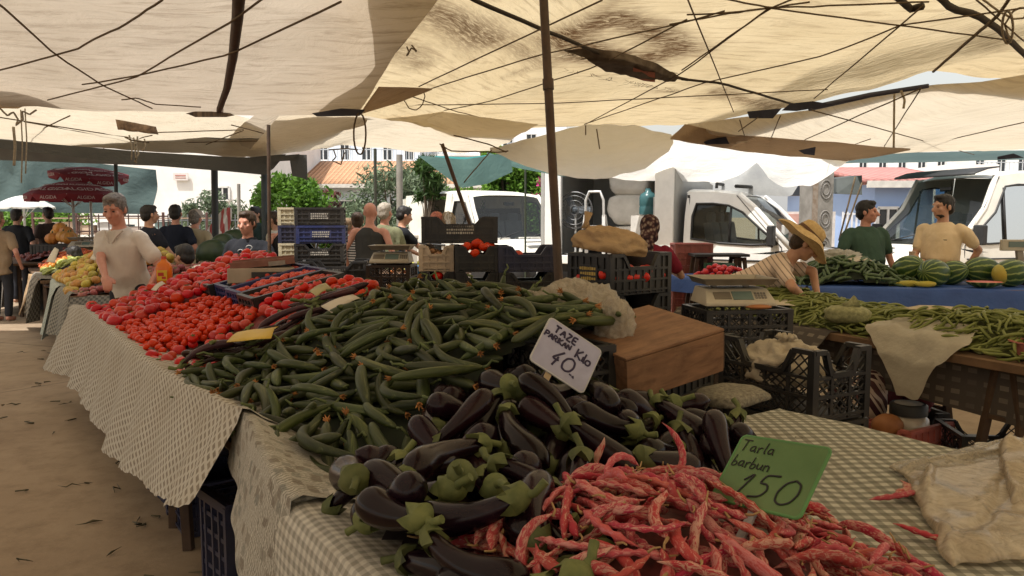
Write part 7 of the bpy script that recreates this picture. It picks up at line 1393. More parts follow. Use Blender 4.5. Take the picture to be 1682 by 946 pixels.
sack('mesh_sack', 'pale mesh sack squashed under the wooden box', V3(.95, 3.38, .79), (.34, .26, .065), mat('mesh_white', (.26, .235, .18), (.12, .105, .08), 70, .9), R(40), 4, cat='sack')
crate('black crate under the tilted wooden box', V3(.62, 3.42, .70), .5, .36, .24, K_BLK, .95, 0, 0, 'solid', 'none')
# black lattice crate with white bag, beyond the table edge
c = V3(1.372, 3.82, 0); CA = math.atan2(.88, -.47)
crate('large black lattice crate holding a knotted white bag, behind the checked cloth', c + V3(0, 0, .66), .6, .38, .34, K_BLK, CA, 0, 0, 'lattice', 'both')
crate('black crate under the lattice crate with the white bag', c + V3(0, 0, .33), .6, .38, .325, K_BLK, CA, 0, 0, 'solid', 'none'); crate('lowest black crate of the stack under the white bag', c, .6, .38, .325, K_BLK, CA, 0, 0, 'solid', 'none')
o = crumple('plastic_bag', 'white plastic bag knotted shut inside the large lattice crate', c + V3(-.02, .03, .80), (.46, .34, .18), mat('white_poly', (.60, .52, .40), (.5, .43, .32), 6, .4, bump=.7, bscale=14, bdist=.02, tr=.3), CA, 5, .28)
mb = MB()
for k in range(9): a = k * .7; mb.tube([V3(.03 * math.cos(a), .03 * math.sin(a), .15), V3(.012 * math.cos(a), .012 * math.sin(a), .185), V3(.05 * math.cos(a), .04 * math.sin(a), .215)], [.02, .008, .014], 6)
mb.build('knot', o.data.materials[0], o, 180)
# crate with scale
c = V3(at(1222, 0, 4.75).x, 4.75, 0)
for k, lab in enumerate(('lowest brown black crate under the right hand scale', 'second crate from the ground below the scale', 'third crate from the ground below the scale', 'openwork dark crate carrying the beige scale, beside the wooden box')): crate(lab.replace('right hand scale', 'beige scale by the wooden box'), c + V3(0, 0, .265 * k), .54, .38, .26, K_BROWN if k < 3 else K_BLK, R(4 + 2 * k), style='lattice' if k == 3 else 'solid', dip='none')
scale('beige market scale with steel tray on the openwork crate beside the wooden box', c + V3(-.03, -.02, 1.062), R(3), .42, .34)
mb = MB(); mb.ell((0, 0, .012), (.08, .05, .015)); tag(mb.build('cloth_rag', mat('orange_rag', (.40, .16, .06)), smooth=180, loc=c + V3(.08, -.17, 1.062)), 'small orange rag under the edge of the beige scale', 'rag')
# big black stack with tomatoes and the tan bag
c = V3(at(1010, 0, 5.25).x, 5.25, 0); BA = R(38)
for k in range(5):
 crate(['bottom black crate of the stack below the tan bag', 'second black crate from the ground in the stack below the tan bag', 'middle black crate of the stack below the tan bag', 'black crate with a dark hand gap just under the top crate with the tan bag', 'top black crate with yellow print, tomatoes and a tan bag in it'][k], c + V3(.06, .05, .272 * k), .58, .40, .272, K_BLK, BA, 0, 0, 'solid', 'long', 'black crates in the stack behind the tall pole', print_=('x-', M_PRINTY) if k == 4 else None)
fill('tomatoes inside the black crate with the tan bag', (c.x + .06, c.y + .05), .54, .36, 1.22, BA, rad_m, mids, 60, 71, .02)
o = crumple('plastic_bag', 'tan knotted plastic bag bulging on the black tomato crate', at(1000, 414, 5.2), (.46, .28, .16), M_BAGT, R(-8), 14, .22, 1.6, tilt=(0, 8)); mb = MB(); mb.tube([V3(-.17, 0, .13), V3(-.175, 0, .18), V3(-.17, .01, .24)], [.035, .016, .03], 10); mb.build('knot', M_BAGT, o, 180)
# left crates of the middle stacks
GS = 'crates stacked behind the cucumber heap'; rows = [(718, 6.7, .30, 'cream openwork crate', K_WHITE, 1), (781, 6.6, .37, 'black crate heaped with large tomatoes', K_BLK, 1), (866, 6.6, .52, 'dark blue crate with one tomato showing', K_NAVY, 1)]
hh = .222
for px, Y, w, nm, m, _ in rows:
 p = gp(px, Y); dd = .36
 for k in range(6):
  z = k * hh; lab = f'{nm} on top of its stack behind the cucumbers' if k == 5 else f'black crate {["at the ground", "second from the ground", "third from the ground", "fourth from the ground", "just below the top"][k]} under the {nm}'
  crate(lab, p + V3(0, dd / 2, z + (.02 if k < 5 else .02)), w, dd, hh, m if k == 5 else K_BLK, R((-3, 4, 6)[rows.index((px, Y, w, nm, m, _))] + (2 if k == 4 else 0)), style='solid', dip='long', group=None, print_=None)
p = gp(781, 6.6); fill('large tomatoes heaped in the black crate of the middle stack', (p.x, p.y + .18), .33, .32, 6 * hh - .05, R(4), rad_b, [mk_tom(90 + i, r_) for i, r_ in enumerate(rad_b)], 34, 81, .09)
for nm in [o.name for o in bpy.data.objects if o.name.startswith('tomato') and o.get('label') == 'tomato' and o.parent is None and o.get('group') is None and o not in mids and o not in smalls]:
 o = bpy.data.objects[nm]
 for ch in list(o.children): bpy.data.objects.remove(ch)
 bpy.data.objects.remove(o)
p = gp(866, 6.6); o = copy_tree(bpy.data.objects[[q.name for q in bpy.data.objects if q.name.startswith('tomato') and q.get('group', '').startswith('large')][0]]); o.matrix_world = Matrix.Translation(p + V3(-.08, .06, 6 * hh - .055)); o['label'] = 'single tomato showing in the hand gap of the dark blue crate'; del o['group']
p = gp(718, 6.7); o = copy_tree(o); o.matrix_world = Matrix.Translation(p + V3(.0, .05, 5 * hh - .02)); o['label'] = 'orange red tomato showing in the gap under the cream crate'
fill('pale onions in the cream openwork crate', (p.x, p.y + .18), .26, .3, 6 * hh - .07, 0, rad_m, mids, 20, 82, .03, name='onions', m=mat('onion_brown', (.36, .2, .1), (.25, .12, .06), 8, .6))
crate('long black crate with printed panel lying across the tops of two stacks', gp(755, 6.95) + V3(0, .1, 6 * hh + .03), .66, .40, .235, K_BLK, R(2), style='solid', dip='long', print_=('y-', M_PRINT))
for k, (dx, sz, m) in enumerate(((-.20, .07, mat('pink_meat_bag', (.55, .22, .18), (.45, .15, .12), 20, .5)), (-.1, .09, M_BAG))): crumple('plastic_bag', ['pink bag peeking over the rim of the long black crate', 'pale paper bag peeking over the rim of the long black crate'][k], gp(755, 6.95) + V3(dx, .0, 6 * hh + .17), (.13, .13, .13), m, k, 20 + k, .25)
# tall stack with printed crates
GT = 'crates of the tall stack behind the blue tilted crates'; c = gp(522, 8.2); hs_ = .188
for k, (m, lab) in enumerate(((K_BLK, 'lowest black crate of the tall printed stack'), (K_BLK, 'second crate from the ground in the tall printed stack'), (K_BLK, 'third crate from the ground in the tall printed stack'), (K_BLK, 'fourth crate from the ground in the tall printed stack'), (K_BLK, 'fifth crate from the ground in the tall printed stack'), (K_BLK, 'black crate two below the blue one in the tall printed stack'), (K_BLK, 'black crate just below the blue one in the tall printed stack'), (K_BLUE, 'blue crate second from the top of the tall stack'), (K_BLK, 'black printed crate at the very top of the tall stack'))):
 crate(lab, c + V3(.012 * math.sin(k * 2), .16, k * hs_), .50, .36, hs_, m, R(7 + (k % 3)), style='solid', dip='none' if k != 6 else 'long', print_=('y-', M_PRINT) if k > 5 else None, seed=k)
for k, (zz, m, lab) in enumerate(((8, K_CREAM, 'pale crate end beside the topmost black crate'), (7, K_NAVY, 'dark crate end beside the blue crate'), (6, K_CREAM, 'pale crate end beside the crate below the blue one'))): crate(lab, c + V3(-.36, .28, zz * hs_), .20, .36, hs_, m, R(7), style='solid', dip='none')
for k in range(6): crate(['pale crate standing behind the tall stack on the ground', 'dark crate second in the column behind the tall stack', 'dark crate third in the column behind the tall stack', 'dark crate fourth in the column behind the tall stack', 'dark crate fifth in the column behind the tall stack', 'dark crate sixth in the column behind the tall stack'][k], c + V3(-.36, .28, k * hs_), .2, .36, hs_, K_BLK, R(7), style='solid', dip='none')
c = gp(545, 7.55)
for k in range(5): crate(['bottom wide black crate in front of the tall stack', 'second wide black crate in front of the tall stack', 'third wide black crate in front of the tall stack', 'fourth wide black crate in front of the tall stack', 'top wide black crate with faded print in front of the tall stack'][k], c + V3(0, .12, k * .235), .64, .40, .235, K_BLK, R(6), style='solid' if k < 4 else 'solid', dip='both' if k == 4 else 'none', print_=('y-', M_PRINT) if k >= 3 else None, seed=k + 40)
# openwork crate with scale in the middle
c = gp(641, 7.15)
for k in range(4): crate(['bottom crate under the scale in the middle', 'second crate under the scale in the middle', 'third crate under the scale in the middle', 'dark brown openwork crate carrying the scale behind the cucumbers'][k], c + V3(0, .1, k * .29), .40, .36, .29, K_BROWN, R(-4), style='lattice' if k == 3 else 'solid', dip='none')
scale('scale with a wide worn tray in front of the bald man', c + V3(0, .08, 1.162), R(-2), .36, .30)
mb = MB(); mb.lathe([(.02, 0), (.11, .0), (.14, .08), (.145, .082), (.135, .078), (.105, .01), (.01, .01)], 22); bp = gp(684, 8.6); tag(mb.build('plastic_bowl', mat('blue_bowl', (.02, .17, .42)), smooth=40, loc=bp + V3(0, 0, .98)), 'bright blue plastic bowl between the scale and the cream crate', 'bowl')
mb = MB(); table('far plank table behind the middle scale', [(bp.x - .9, 8.45), (bp.x + .55, 8.45), (bp.x + .55, 9.2), (bp.x - .9, 9.2)], .98, [((bp.x - .7, 8.6), (bp.x - .7, 9.05)), ((bp.x + .4, 8.6), (bp.x + .4, 9.05))], m=M_WOOD)
fill('pale yellow peppers heaped beyond the blue bowl', (bp.x + .15, 8.95), .7, .4, 1.0, 0, rad_s, smalls, 70, 91, .10, name='yellow_peppers', m=mat('pepper_yellow', (.45, .42, .08), (.35, .38, .07), 12, .4))
fill('orange carrots heaped in front of the blue bowl', (bp.x - .05, 8.62), .5, .25, .98, 0, rad_s, smalls, 30, 92, .05, name='carrots', m=mat('carrot_orange', (.5, .16, .03), (.42, .11, .02), 12, .5))
crumple('paper_bag', 'beige paper bag on the table by the man in black', gp(660, 9.0) + V3(.02, 0, .98), (.22, .18, .22), M_BAGT, 0, 31, .15, cat='paper bag')
drop_unused(smalls, used_s); drop_unused(mids, used_m)
# scale + carton at the tomato display
p = at(432, 462, 5.95); crumpz = p.z
mb = MB(); mb.prism([V3(-.24, -.16, 0), V3(.24, -.16, 0), V3(.20, .16, 0), V3(-.20, .16, 0)], V3(0, 0, .11)); mb.box((.04, -.163, .055), (.22, .012, .055), mi=1)
tag(mb.build('display_carton', [mat('grey_carton', (.40, .34, .26), (.33, .28, .21), 6, .8), M_BLK], smooth=0, bevel=.006, loc=p, rot=(0, 0, R(14))), 'grey beige scale body with a dark slot beside the blue crates', 'scale')
mb = MB(); mb.box((0, 0, 0), (.46, .32, .03)); mb.box((0, -.16, .01), (.46, .012, .05)); mb.box((0, .16, .01), (.46, .012, .05)); mb.box((.10, -.168, .0), (.12, .004, .035), mi=1); tag(mb.build('weighing_tray', [mat('rusty_tray', (.24, .11, .08), (.17, .075, .05), 9, .6), M_TRAY], smooth=0, bevel=.004, loc=p + V3(0, .02, .135), rot=(0, R(-5), R(16))), 'reddish brown weighing tray on the grey beige scale', 'tray')
mb = MB(); mb.box((0, 0, 0), (.5, .4, p.z - .02 - .9)); crate('black crate lifting the grey beige scale', V3(p.x, p.y + .02, p.z - .225), .5, .36, .222, K_BLK, R(14), style='solid', dip='none'); crate('black crate standing low under the grey beige scale', V3(p.x, p.y + .02, p.z - .45), .5, .36, .222, K_BLK, R(14), style='solid', dip='none'); crate('ground level crate under the grey beige scale', V3(p.x, p.y + .02, 0), .5, .36, p.z - .452, K_BLK, R(14), style='solid', dip='none')
# detergent bottle (orange) beside the grey haired man
p = at(270, 448, 6.9); mb = MB(); mb.loft([[V3(rx * math.copysign(abs(math.cos(a)) ** .7, math.cos(a)), ry * math.copysign(abs(math.sin(a)) ** .7, math.sin(a)), z) for a in np.linspace(0, 6.283, 20, endpoint=False)] for rx, ry, z in ((.055, .035, 0), (.065, .045, .01), (.068, .045, .16), (.055, .04, .20), (.025, .022, .225), (.02, .02, .24))]); mb.lathe([(.022, .24), (.022, .265), (.0, .265)], 12, mi=1)
o = tag(mb.build('juice_bottle', [mat('orange_plastic', (.75, .22, .02), (.65, .16, .01), 8, .25), mat('bottle_cap', (.6, .1, .05))], smooth=50, loc=p - V3(0, 0, .12)), 'bright orange bottle with yellow and red label beside the grey haired man', 'bottle'); mb = MB(); mb.box((0, -.046, .10), (.085, .004, .09)); lb = mb.build('bottle_label', mat('label_yellow', (.7, .5, .03)), o, 0); mb = MB(); mb.box((-.01, -.0485, .11), (.05, .002, .03)); mb.box((.015, -.0485, .08), (.035, .002, .02)); mb.build('label_mark', mat('label_red', (.5, .04, .02)), lb, 0)
crate('black crate under the orange bottle', V3(p.x, p.y + .05, p.z - .36), .4, .3, .24, K_BLK, R(10)); crate('black crate on the ground under the orange bottle', V3(p.x, p.y + .05, .42), .4, .3, p.z - .362 - .42, K_BLK, R(10)); crate('lowest crate under the orange bottle', V3(p.x, p.y + .05, 0), .4, .3, .418, K_BLK, R(10))
# counter of the woman in black
cx = gp(410, 7.75); table('plank counter before the woman in the black printed shirt', [(cx.x - .85, 7.5), (cx.x + .35, 7.5), (cx.x + .35, 8.0), (cx.x - .85, 8.0)], .88, [((cx.x - .6, 7.6), (cx.x - .6, 7.9)), ((cx.x + .2, 7.6), (cx.x + .2, 7.9))])
crate('low black crate on the counter of the woman in black', cx + V3(-.42, -.05, .88), .5, .34, .13, K_BLK, R(4), style='fine', dip='none'); crate('green crate behind the counter of the woman in black', cx + V3(-.22, .9, .95), .40, .3, .20, K_GREEN, R(2)); crate('crate supporting the green crate', cx + V3(-.22, .9, 0), .45, .35, .948, K_BLK, R(2))
crumple('plastic_bag', 'clear plastic bag on the low black crate', cx + V3(-.42, -.05, 1.0), (.34, .24, .12), M_BAG, 1, 41, .35);
for k, (px, Y, z, s, lab) in enumerate(((350, 11, 1.08, .2, 'dark green melon beyond the seated man'), (368, 11.2, 1.2, .16, 'dark round melon on the far stall by the fence'), (388, 11.4, 1.22, .2, 'big dark melon in shadow behind the woman in black'))):
 mb = MB(); mb.ell((0, 0, s), (s * 1.2, s, s)); mb.tube([V3(s * 1.15, 0, s), V3(s * 1.3, .01, s + .02)], .008, 5); tag(mb.build('melon', mat('dark_melon', (.03, .055, .025), (.018, .035, .016), 8, .4), smooth=180, loc=gp(px, Y) + V3(0, 0, z - s)), lab, 'melon')
cm = gp(370, 11.2); table('far stall table by the picket fence', [(cm.x - 1.6, 10.9), (cm.x + .5, 10.9), (cm.x + .5, 11.7), (cm.x - 1.6, 11.7)], .86, [((cm.x - 1.3, 11), (cm.x - 1.3, 11.6)), ((cm.x + .3, 11), (cm.x + .3, 11.6))])
for k in range(3): crate(['crate of dark melons on the far stall', 'second crate of dark melons on the far stall', 'third crate of dark melons on the far stall'][k], cm + V3(-1.1 + .5 * k, 0, .86), .46, .36, .2, (K_BLK, K_CREAM, K_BLK)[k], R(3 * k))
# ================================================================== RIGHT-HAND STALLS
A = V3(1.45, 6.95, 0); Bp = V3(3.25, 3.05, 0); e = (Bp - A).normalized(); nrm = V3(-e.y, e.x, 0) * 1.0
if nrm.x < 0: nrm = -nrm
def E(s, d, z=0): return A + e * s + nrm * d + V3(0, 0, z)
LB = (Bp - A).length
table('brown plank table of green beans behind the checked cloth', [tuple(E(0, 0)[:2]), tuple(E(LB, 0)[:2]), tuple(E(LB, .95)[:2]), tuple(E(0, .95)[:2])], .80, [(tuple(E(s, .12)[:2]), tuple(E(s, .85)[:2])) for s in (.4, 1.9, 2.9, 4.0)], th=.05)
S = np.array([[tuple(E(s, .10 + .02 * nz(s * 3, f, 2), .74 - .30 * f - .03 * math.sin(s * 2.1) * f)) for s in np.linspace(.2, LB, 60)] for f in np.linspace(0, 1, 8)])
tg = NT('dotted_dark_cloth'); tg.set(.95, .1); uv = tg.coord('UV'); ck = tg.n('ShaderNodeTexBrick', offset=0); ck.inputs['Scale'].default_value = 1; ck.inputs['Brick Width'].default_value = .095; ck.inputs['Row Height'].default_value = .07; ck.inputs['Mortar Size'].default_value = .022; ck.inputs['Mortar Smooth'].default_value = .1; ck.inputs['Color1'].default_value = (.26, .23, .19, 1); ck.inputs['Color2'].default_value = (.06, .055, .055, 1); ck.inputs['Mortar'].default_value = (.075, .065, .06, 1); tg.l(uv, ck.inputs[0]); tg.color(tg.mix(tg.math('MULTIPLY', tg.noise(uv, 45, 4, .7), .7), ck.outputs[0], (.10, .085, .075)))
tag(sheet('tablecloth', S, tg.m), 'dark dotted cloth hanging below the green bean table', 'tablecloth')
S = np.array([[tuple(E(s, d, .806 + .01 * nz(s * 4, d * 4, 5) - (.10 * max(0, -d) / .12 if d < 0 else 0))) for s in np.linspace(.05, 1.75, 30)] for d in (-.12, -.06, -.02, .0, .2, .5, .9)]); tag(sheet('tablecloth', S, tg.m), 'dark dotted cloth corner folded over the far end of the bean table', 'tablecloth')
def t_gb(X, Y):
 s = (X - A.x) * e.x + (Y - A.y) * e.y; d = (X - A.x) * nrm.x + (Y - A.y) * nrm.y; hump = .17 * sstep(.02, .40, d) * sstep(1.0, .7, d) * sstep(.1, .6, s) * sstep(3.9, 2.9, s) * (.8 + .2 * np.sin(s * 3)); return np.where((s > .12) & (s < 3.75) & (d > .05) & (d < .93), .81 + hump, np.nan)
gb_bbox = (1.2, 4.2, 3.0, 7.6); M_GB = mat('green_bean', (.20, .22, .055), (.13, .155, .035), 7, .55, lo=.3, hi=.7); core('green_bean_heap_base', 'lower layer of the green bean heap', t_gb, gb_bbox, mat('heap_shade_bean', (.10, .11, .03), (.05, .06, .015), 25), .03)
gb = [swept(L, smooth_prof([(0, .15), (.1, .8), (.5, 1), (.85, .8), (1, .1)], 1) and [(a, b * .0085) for a, b in smooth_prof([(0, .15), (.1, .8), (.5, 1), (.85, .8), (1, .1)], 1)], b, 7, 9, wob=.003, seed=k).mesh('green_bean', M_GB, 180) for k, (L, b) in enumerate(((.13, .012), (.15, -.02), (.12, .03), (.14, .005)))]
class PM:                                             # mesh holder for joined()
 def __init__(s, d): s.data = d
gbp = [PM(m) for m in gb]; its = heap(1500, gb_bbox, t_gb, h0(t_gb, .03), [(L, [(0, .007), (1, .007)], b) for L, b in ((.13, .012), (.15, -.02), (.12, .03), (.14, .005))], lambda x, y, g: g.uniform(0, 6.28), res=.014, rs=55, tries=5, stop=-.02, slopes=np.linspace(-.8, .8, 9))
joined('green_beans', 'heap of pale green beans on the brown plank table', gbp, its, M_GB, 1.15)
card('stained cardboard sign lying on the green beans', [E(1.95, .62, .985), E(2.35, .66, .99), E(2.38, .45, .965), E(1.98, .40, .975)], mat('stained_card', (.52, .44, .31), (.42, .34, .22), 9, .9)); card('pale paper slip at the far end of the green beans', [E(.85, .25, .93), E(1.05, .40, .95), E(1.2, .22, .92), E(1.0, .1, .9)], M_PAPER)
sack('mesh_bag', 'mesh bag filled with green beans on the bean table', E(1.75, .16, .86), (.30, .22, .12), mat('bean_mesh', (.33, .33, .17), (.2, .2, .1), 50, .8, bump=.5, bscale=90), R(-30), 8, cat='mesh bag', knot=True)
S = coons([E(2.05, .30, .94), E(2.62, .30, .93)], [E(2.35, -.07, .50), E(2.50, -.07, .52)], [E(2.05, .30, .94), E(2.0, .03, .87), E(2.2, -.06, .74), E(2.35, -.07, .50)], [E(2.62, .30, .93), E(2.72, .04, .86), E(2.6, -.06, .72), E(2.50, -.07, .52)], 26, 26, 0, .035, 8); tag(sheet('plastic_bag', S, mat('milky_bag', (.58, .53, .43), (.5, .45, .36), 5, .4, bump=.6, bscale=18, bdist=.015, tr=.35)), 'milky plastic bag draped over the edge of the bean table', 'plastic bag')
t = empty('plastic_tub', E(3.02, .24, .81), R(-60), 'pink plastic tub at the edge of the bean table', 'tub'); mb = MB(); ov = lambda rx, ry, z: [V3(rx * math.cos(a), ry * math.sin(a), z) for a in np.linspace(0, 6.283, 30, endpoint=False)]; mb.loft([ov(.13, .09, 0), ov(.155, .115, .085), ov(.175, .13, .09), ov(.175, .13, .098), ov(.152, .112, .095), ov(.125, .088, .008)]); mb.build('basin', mat('pink_plastic', (.56, .20, .17), (.48, .16, .14), 7, .4), t, 40)
crumple('plastic_bag', 'big crumpled beige bag at the near end of the bean table', E(3.5, .35, .80), (.55, .5, .24), mat('beige_bag', (.50, .42, .31), (.42, .34, .25), 4, .6, bump=.7, bscale=11, bdist=.03, tr=.2), 1, 51, .25, 2.4)
# below the bean table
c = E(2.32, .02, 0)
crate('pink plastic crate with a jar, on the ground below the bean table', V3(2.55, 4.98, 0), .50, .34, .29, K_PINK, R(33), style='solid', dip='short')
mb = MB(); mb.lathe([(.02, 0), (.10, .0), (.125, .03), (.13, .10), (.12, .15), (.09, .18)], 26); mb.lathe([(.10, .17), (.112, .175), (.112, .235), (.10, .245), (.098, .24), (.0, .238)], 26, mi=1); mb.lathe([(.085, .2455), (.0, .2465)], 26, mi=2)
tag(mb.build('jar', [mat('cloudy_jar', (.42, .36, .29), (.35, .3, .24), 5, .2, .6), M_BLK, mat('lid_label', (.45, .42, .36))], smooth=50, loc=V3(2.53, 4.94, .17)), 'cloudy round jar with a black lid in the pink crate', 'jar')
mb = MB(); mb.ell((0, 0, .07), (.10, .07, .075)); tag(mb.build('bread_loaf', mat('crust', (.33, .14, .05), (.24, .09, .03), 8, .6), smooth=180, loc=V3(2.36, 4.86, .22)), 'brown round loaf beside the jar in the pink crate', 'bread')
sack('red_bag', 'dark red cloth bag hanging from the bean table leg', V3(2.52, 5.30, .32), (.30, .24, .40), mat('dark_red_cloth', (.13, .018, .022), (.09, .012, .015), 6, .85, bump=.6, bscale=8, bdist=.03), R(20), 12, cat='bag', lump=.3, knot=True); sack('red_bag', 'second dark red bag lying on the small black crate', V3(2.75, 5.28, .28), (.26, .22, .18), mat('dark_red_cloth2', (.15, .02, .025), (.1, .012, .016), 6, .85, bump=.6, bscale=8, bdist=.03), R(60), 15, cat='bag', lump=.3)
crate('small black crate under the dark red bags', V3(2.70, 5.32, 0), .44, .32, .28, K_BLK, R(10))
tp2 = NT('lattice_print'); tp2.set(.9, .1); uvm = tp2.coord('Object', (1, 1, 1), (0, R(40), R(30))); bk = tp2.n('ShaderNodeTexBrick', offset=.5); bk.inputs['Scale'].default_value = 1; bk.inputs['Brick Width'].default_value = .05; bk.inputs['Row Height'].default_value = .05; bk.inputs['Mortar Size'].default_value = .008; bk.inputs['Color1'].default_value = (.05, .02, .025, 1); bk.inputs['Color2'].default_value = (.10, .05, .05, 1); bk.inputs['Mortar'].default_value = (.45, .36, .30, 1); tp2.l(uvm, bk.inputs[0]); tp2.color(bk.outputs[0])
sack('printed_bundle', 'round bundle in dark lattice printed cloth behind the pink crate', V3(2.30, 5.16, .22), (.34, .30, .36), tp2.m, R(20), 22, cat='bundle', lump=.1); crate('crate under the lattice printed bundle', V3(2.27, 5.28, 0), .4, .3, .21, K_BLK, R(20))
crate('black openwork crate on the floor at the edge of the view', V3(2.98, 4.75, 0), .56, .42, .30, K_BLK, R(-8), style='lattice', dip='long')
fill('dark leafy scraps inside the black openwork floor crate', (2.98, 4.75), .5, .36, .10, R(-8), rad_m, [PM(m) for m in gb], 18, 95, .02, name='leaf_scraps', m=mat('leaf_scrap', (.03, .045, .02), (.02, .03, .012), 12, .8))
mb = MB(); mb.lathe([(.035, 0), (.04, .10), (.042, .105), (.038, .1), (.0, .098)], 18); mb.lathe([(.0405, .03), (.0415, .075)], 18, mi=1, cap=False); p = at(1622, 752, 2.72); tag(mb.build('cup', [mat('cup_white', (.5, .47, .42)), mat('cup_band', (.05, .06, .09))], smooth=40, loc=V3(p.x, p.y, .69)), 'small white cup with a dark band behind the edge of the checked cloth', 'cup')
crumple('plastic_bag', 'crumpled clear bag behind the cloth edge, beside the small cup', V3(p.x - .02, p.y + .10, .635), (.2, .16, .08), M_BAG, 0, 61, .3); crate('black crate behind the cloth edge carrying the cup and a crumpled bag', V3(p.x + .06, p.y + .10, .44), .5, .36, .19, K_BLK, R(-25), dip='none'); crate('black crate on the ground below the crate with the cup', V3(p.x + .06, p.y + .10, 0), .5, .36, .438, K_BLK, R(-25), dip='none')
# plastic bag pile on checked cloth
def flat_bag(name, label, corners, z0, hgt, m, seed, nx=64, ny=64, folds=11, amp=.4):
 A_, B_, C_, D_ = corners; g = random.Random(seed); F = [(g.uniform(0, 3.14), g.uniform(-.1, 1.1), g.uniform(.04, .13), g.uniform(.25, 1) * amp, g.choice((1, 1, -.6))) for _ in range(folds)]; S = np.zeros((ny, nx, 3))
 for i, b in enumerate(np.linspace(0, 1, ny)):
  for j, a in enumerate(np.linspace(0, 1, nx)):
   p = (A_ * (1 - a) + B_ * a) * (1 - b) + (D_ * (1 - a) + C_ * a) * b; edge = min(1, 9 * min(a, 1 - a, b, 1 - b)); h = .45 + .12 * nz(a * 2.2, b * 2.2, seed)
   for th, c, w, k, sg in F: d = abs((a - .5) * math.cos(th) + (b - .5) * math.sin(th) - c + .5 + .05 * nz(a * 3, b * 3, c * 9)); h += sg * k * max(0, 1 - d / w) ** 1.4
   p = p + V3(.025 * nz(a * 4, b * 4, seed), .025 * nz(a * 4, b * 4, seed + 5), 0); S[i, j] = (p.x, p.y, z0 + edge ** .5 * hgt * max(.12, h))
 o = sheet(name, S, m); md = o.modifiers.new('s', 'SOLIDIFY'); md.thickness = .004; return tag(o, label, 'plastic bag')
M_FILM = film('clear_film', (.70, .60, .45), (.54, .44, .31), .3, .55, 5, .1)
flat_bag('plastic_bag', 'flat glossy bundle of clear plastic bags on the checked cloth', [onz(1478, 775, .815), onz(1690, 748, .815), onz(1760, 905, .815), onz(1566, 930, .815)], .812, .05, M_FILM, 3)
flat_bag('plastic_bag', 'thin clear bag lying over the cloth behind the glossy bundle', [onz(1462, 770, .812), onz(1660, 722, .812), onz(1720, 760, .812), onz(1520, 800, .812)], .814, .03, film('thin_film', (.5, .44, .33), (.4, .34, .25), .3, .75), 8)
flat_bag('plastic_bag', 'crumpled bag heap at the frame edge beyond the glossy bundle', [onz(1640, 745, .82), onz(1760, 735, .82), onz(1790, 830, .82), onz(1660, 835, .82)], .82, .10, M_FILM, 14)
# ------------------------------------------------------------------ blue tables with cucumbers and melons
M_BLUE = mat('blue_tarp_cloth', (.045, .11, .36), (.035, .085, .29), 4, .5, .4, bump=.6, bscale=5, bdist=.03, tr=.1)
P0, P1, P2 = V3(1.95, 9.9, 0), V3(3.08, 8.25, 0), V3(5.7, 7.75, 0)
def blue_table(lab, p, q, dep, zz):
 d = (q - p).normalized(); n = V3(-d.y, d.x, 0)
 if n.y < 0: n = -n
 table(lab, [tuple(p[:2]), tuple(q[:2]), tuple((q + n * dep)[:2]), tuple((p + n * dep)[:2])], zz, [(tuple((p + d * s + n * .15)[:2]), tuple((p + d * s + n * (dep - .15))[:2])) for s in (.3, (q - p).length * .55, (q - p).length - .3)])
 L = (q - p).length; S = np.array([[tuple(p + d * s + n * (dd - .02 * max(0, nz(s * 3.1, f, 3)) * (dd < 0)) + V3(0, 0, zz + .008 - (f if dd < 0 else 0) - .012 * nz(s * 2.2, f * 3, 6) * (f > 0) - .03 * abs(nz(s * 1.3, 2, 2)) * (f > .15))) for s in np.linspace(0, L, 60)] for dd, f in ((dep, 0), (dep * .5, 0), (.02, 0), (-.012, .012), (-.02, .05), (-.03, .09), (-.036, .13), (-.045, .17), (-.05, .20))])
 return n, d, S
n1, d1_, S = blue_table('table with blue sheeting by the red crates', P0, P1, .85, .86); tag(sheet('blue_sheet', S, M_BLUE), 'blue plastic sheet on the table with a few tomatoes', 'table cover')
n2, d2_, S = blue_table('table with blue sheeting carrying cucumbers and melons', P1 + V3(.03, .0, 0), P2, .95, .86); tag(sheet('blue_sheet', S, M_BLUE), 'long blue plastic sheet hanging under the cucumbers and watermelons', 'table cover')
def Q(s, d, z=.87): return P1 + V3(.03, 0, 0) + d2_ * s + n2 * d + V3(0, 0, z)
def t_fc(X, Y):
 s = (X - P1.x - .03) * d2_.x + (Y - P1.y) * d2_.y; d = (X - P1.x - .03) * n2.x + (Y - P1.y) * n2.y; k = np.hypot((s - .48) / .85, (d - .5) / .6); return np.where((k < 1) & (d > .06) & (d < .93), .875 + .26 * sstep(1.02, .1, k) , np.nan)
fc_bbox = (2.4, 4.6, 7.7, 9.4); M_FC = mat('far_cucumber', (.10, .15, .06), (.055, .09, .035), 14, .45, lo=.3, hi=.7); core('cucumber_heap_base', 'lower layer of the far cucumber heap', t_fc, fc_bbox, M_CORE_G, .06)
fcm = [swept(.19, [(0, .005), (.1, .013), (.5, .017), (.9, .013), (1, .003)], b, 10, 10).mesh('far_cuc', M_FC, 180) for b in (.01, -.015, .03)]
its = heap(230, fc_bbox, t_fc, h0(t_fc, .06), [(.19, [(0, .01), (.5, .017), (1, .01)], b) for b in (.01, -.015, .03)], lambda x, y, g: g.normal(.3, .8), rs=61, tries=6, stop=-.02); joined('far_cucumbers', 'heap of small dark cucumbers on the long blue sheet', [PM(m) for m in fcm], its, M_FC)
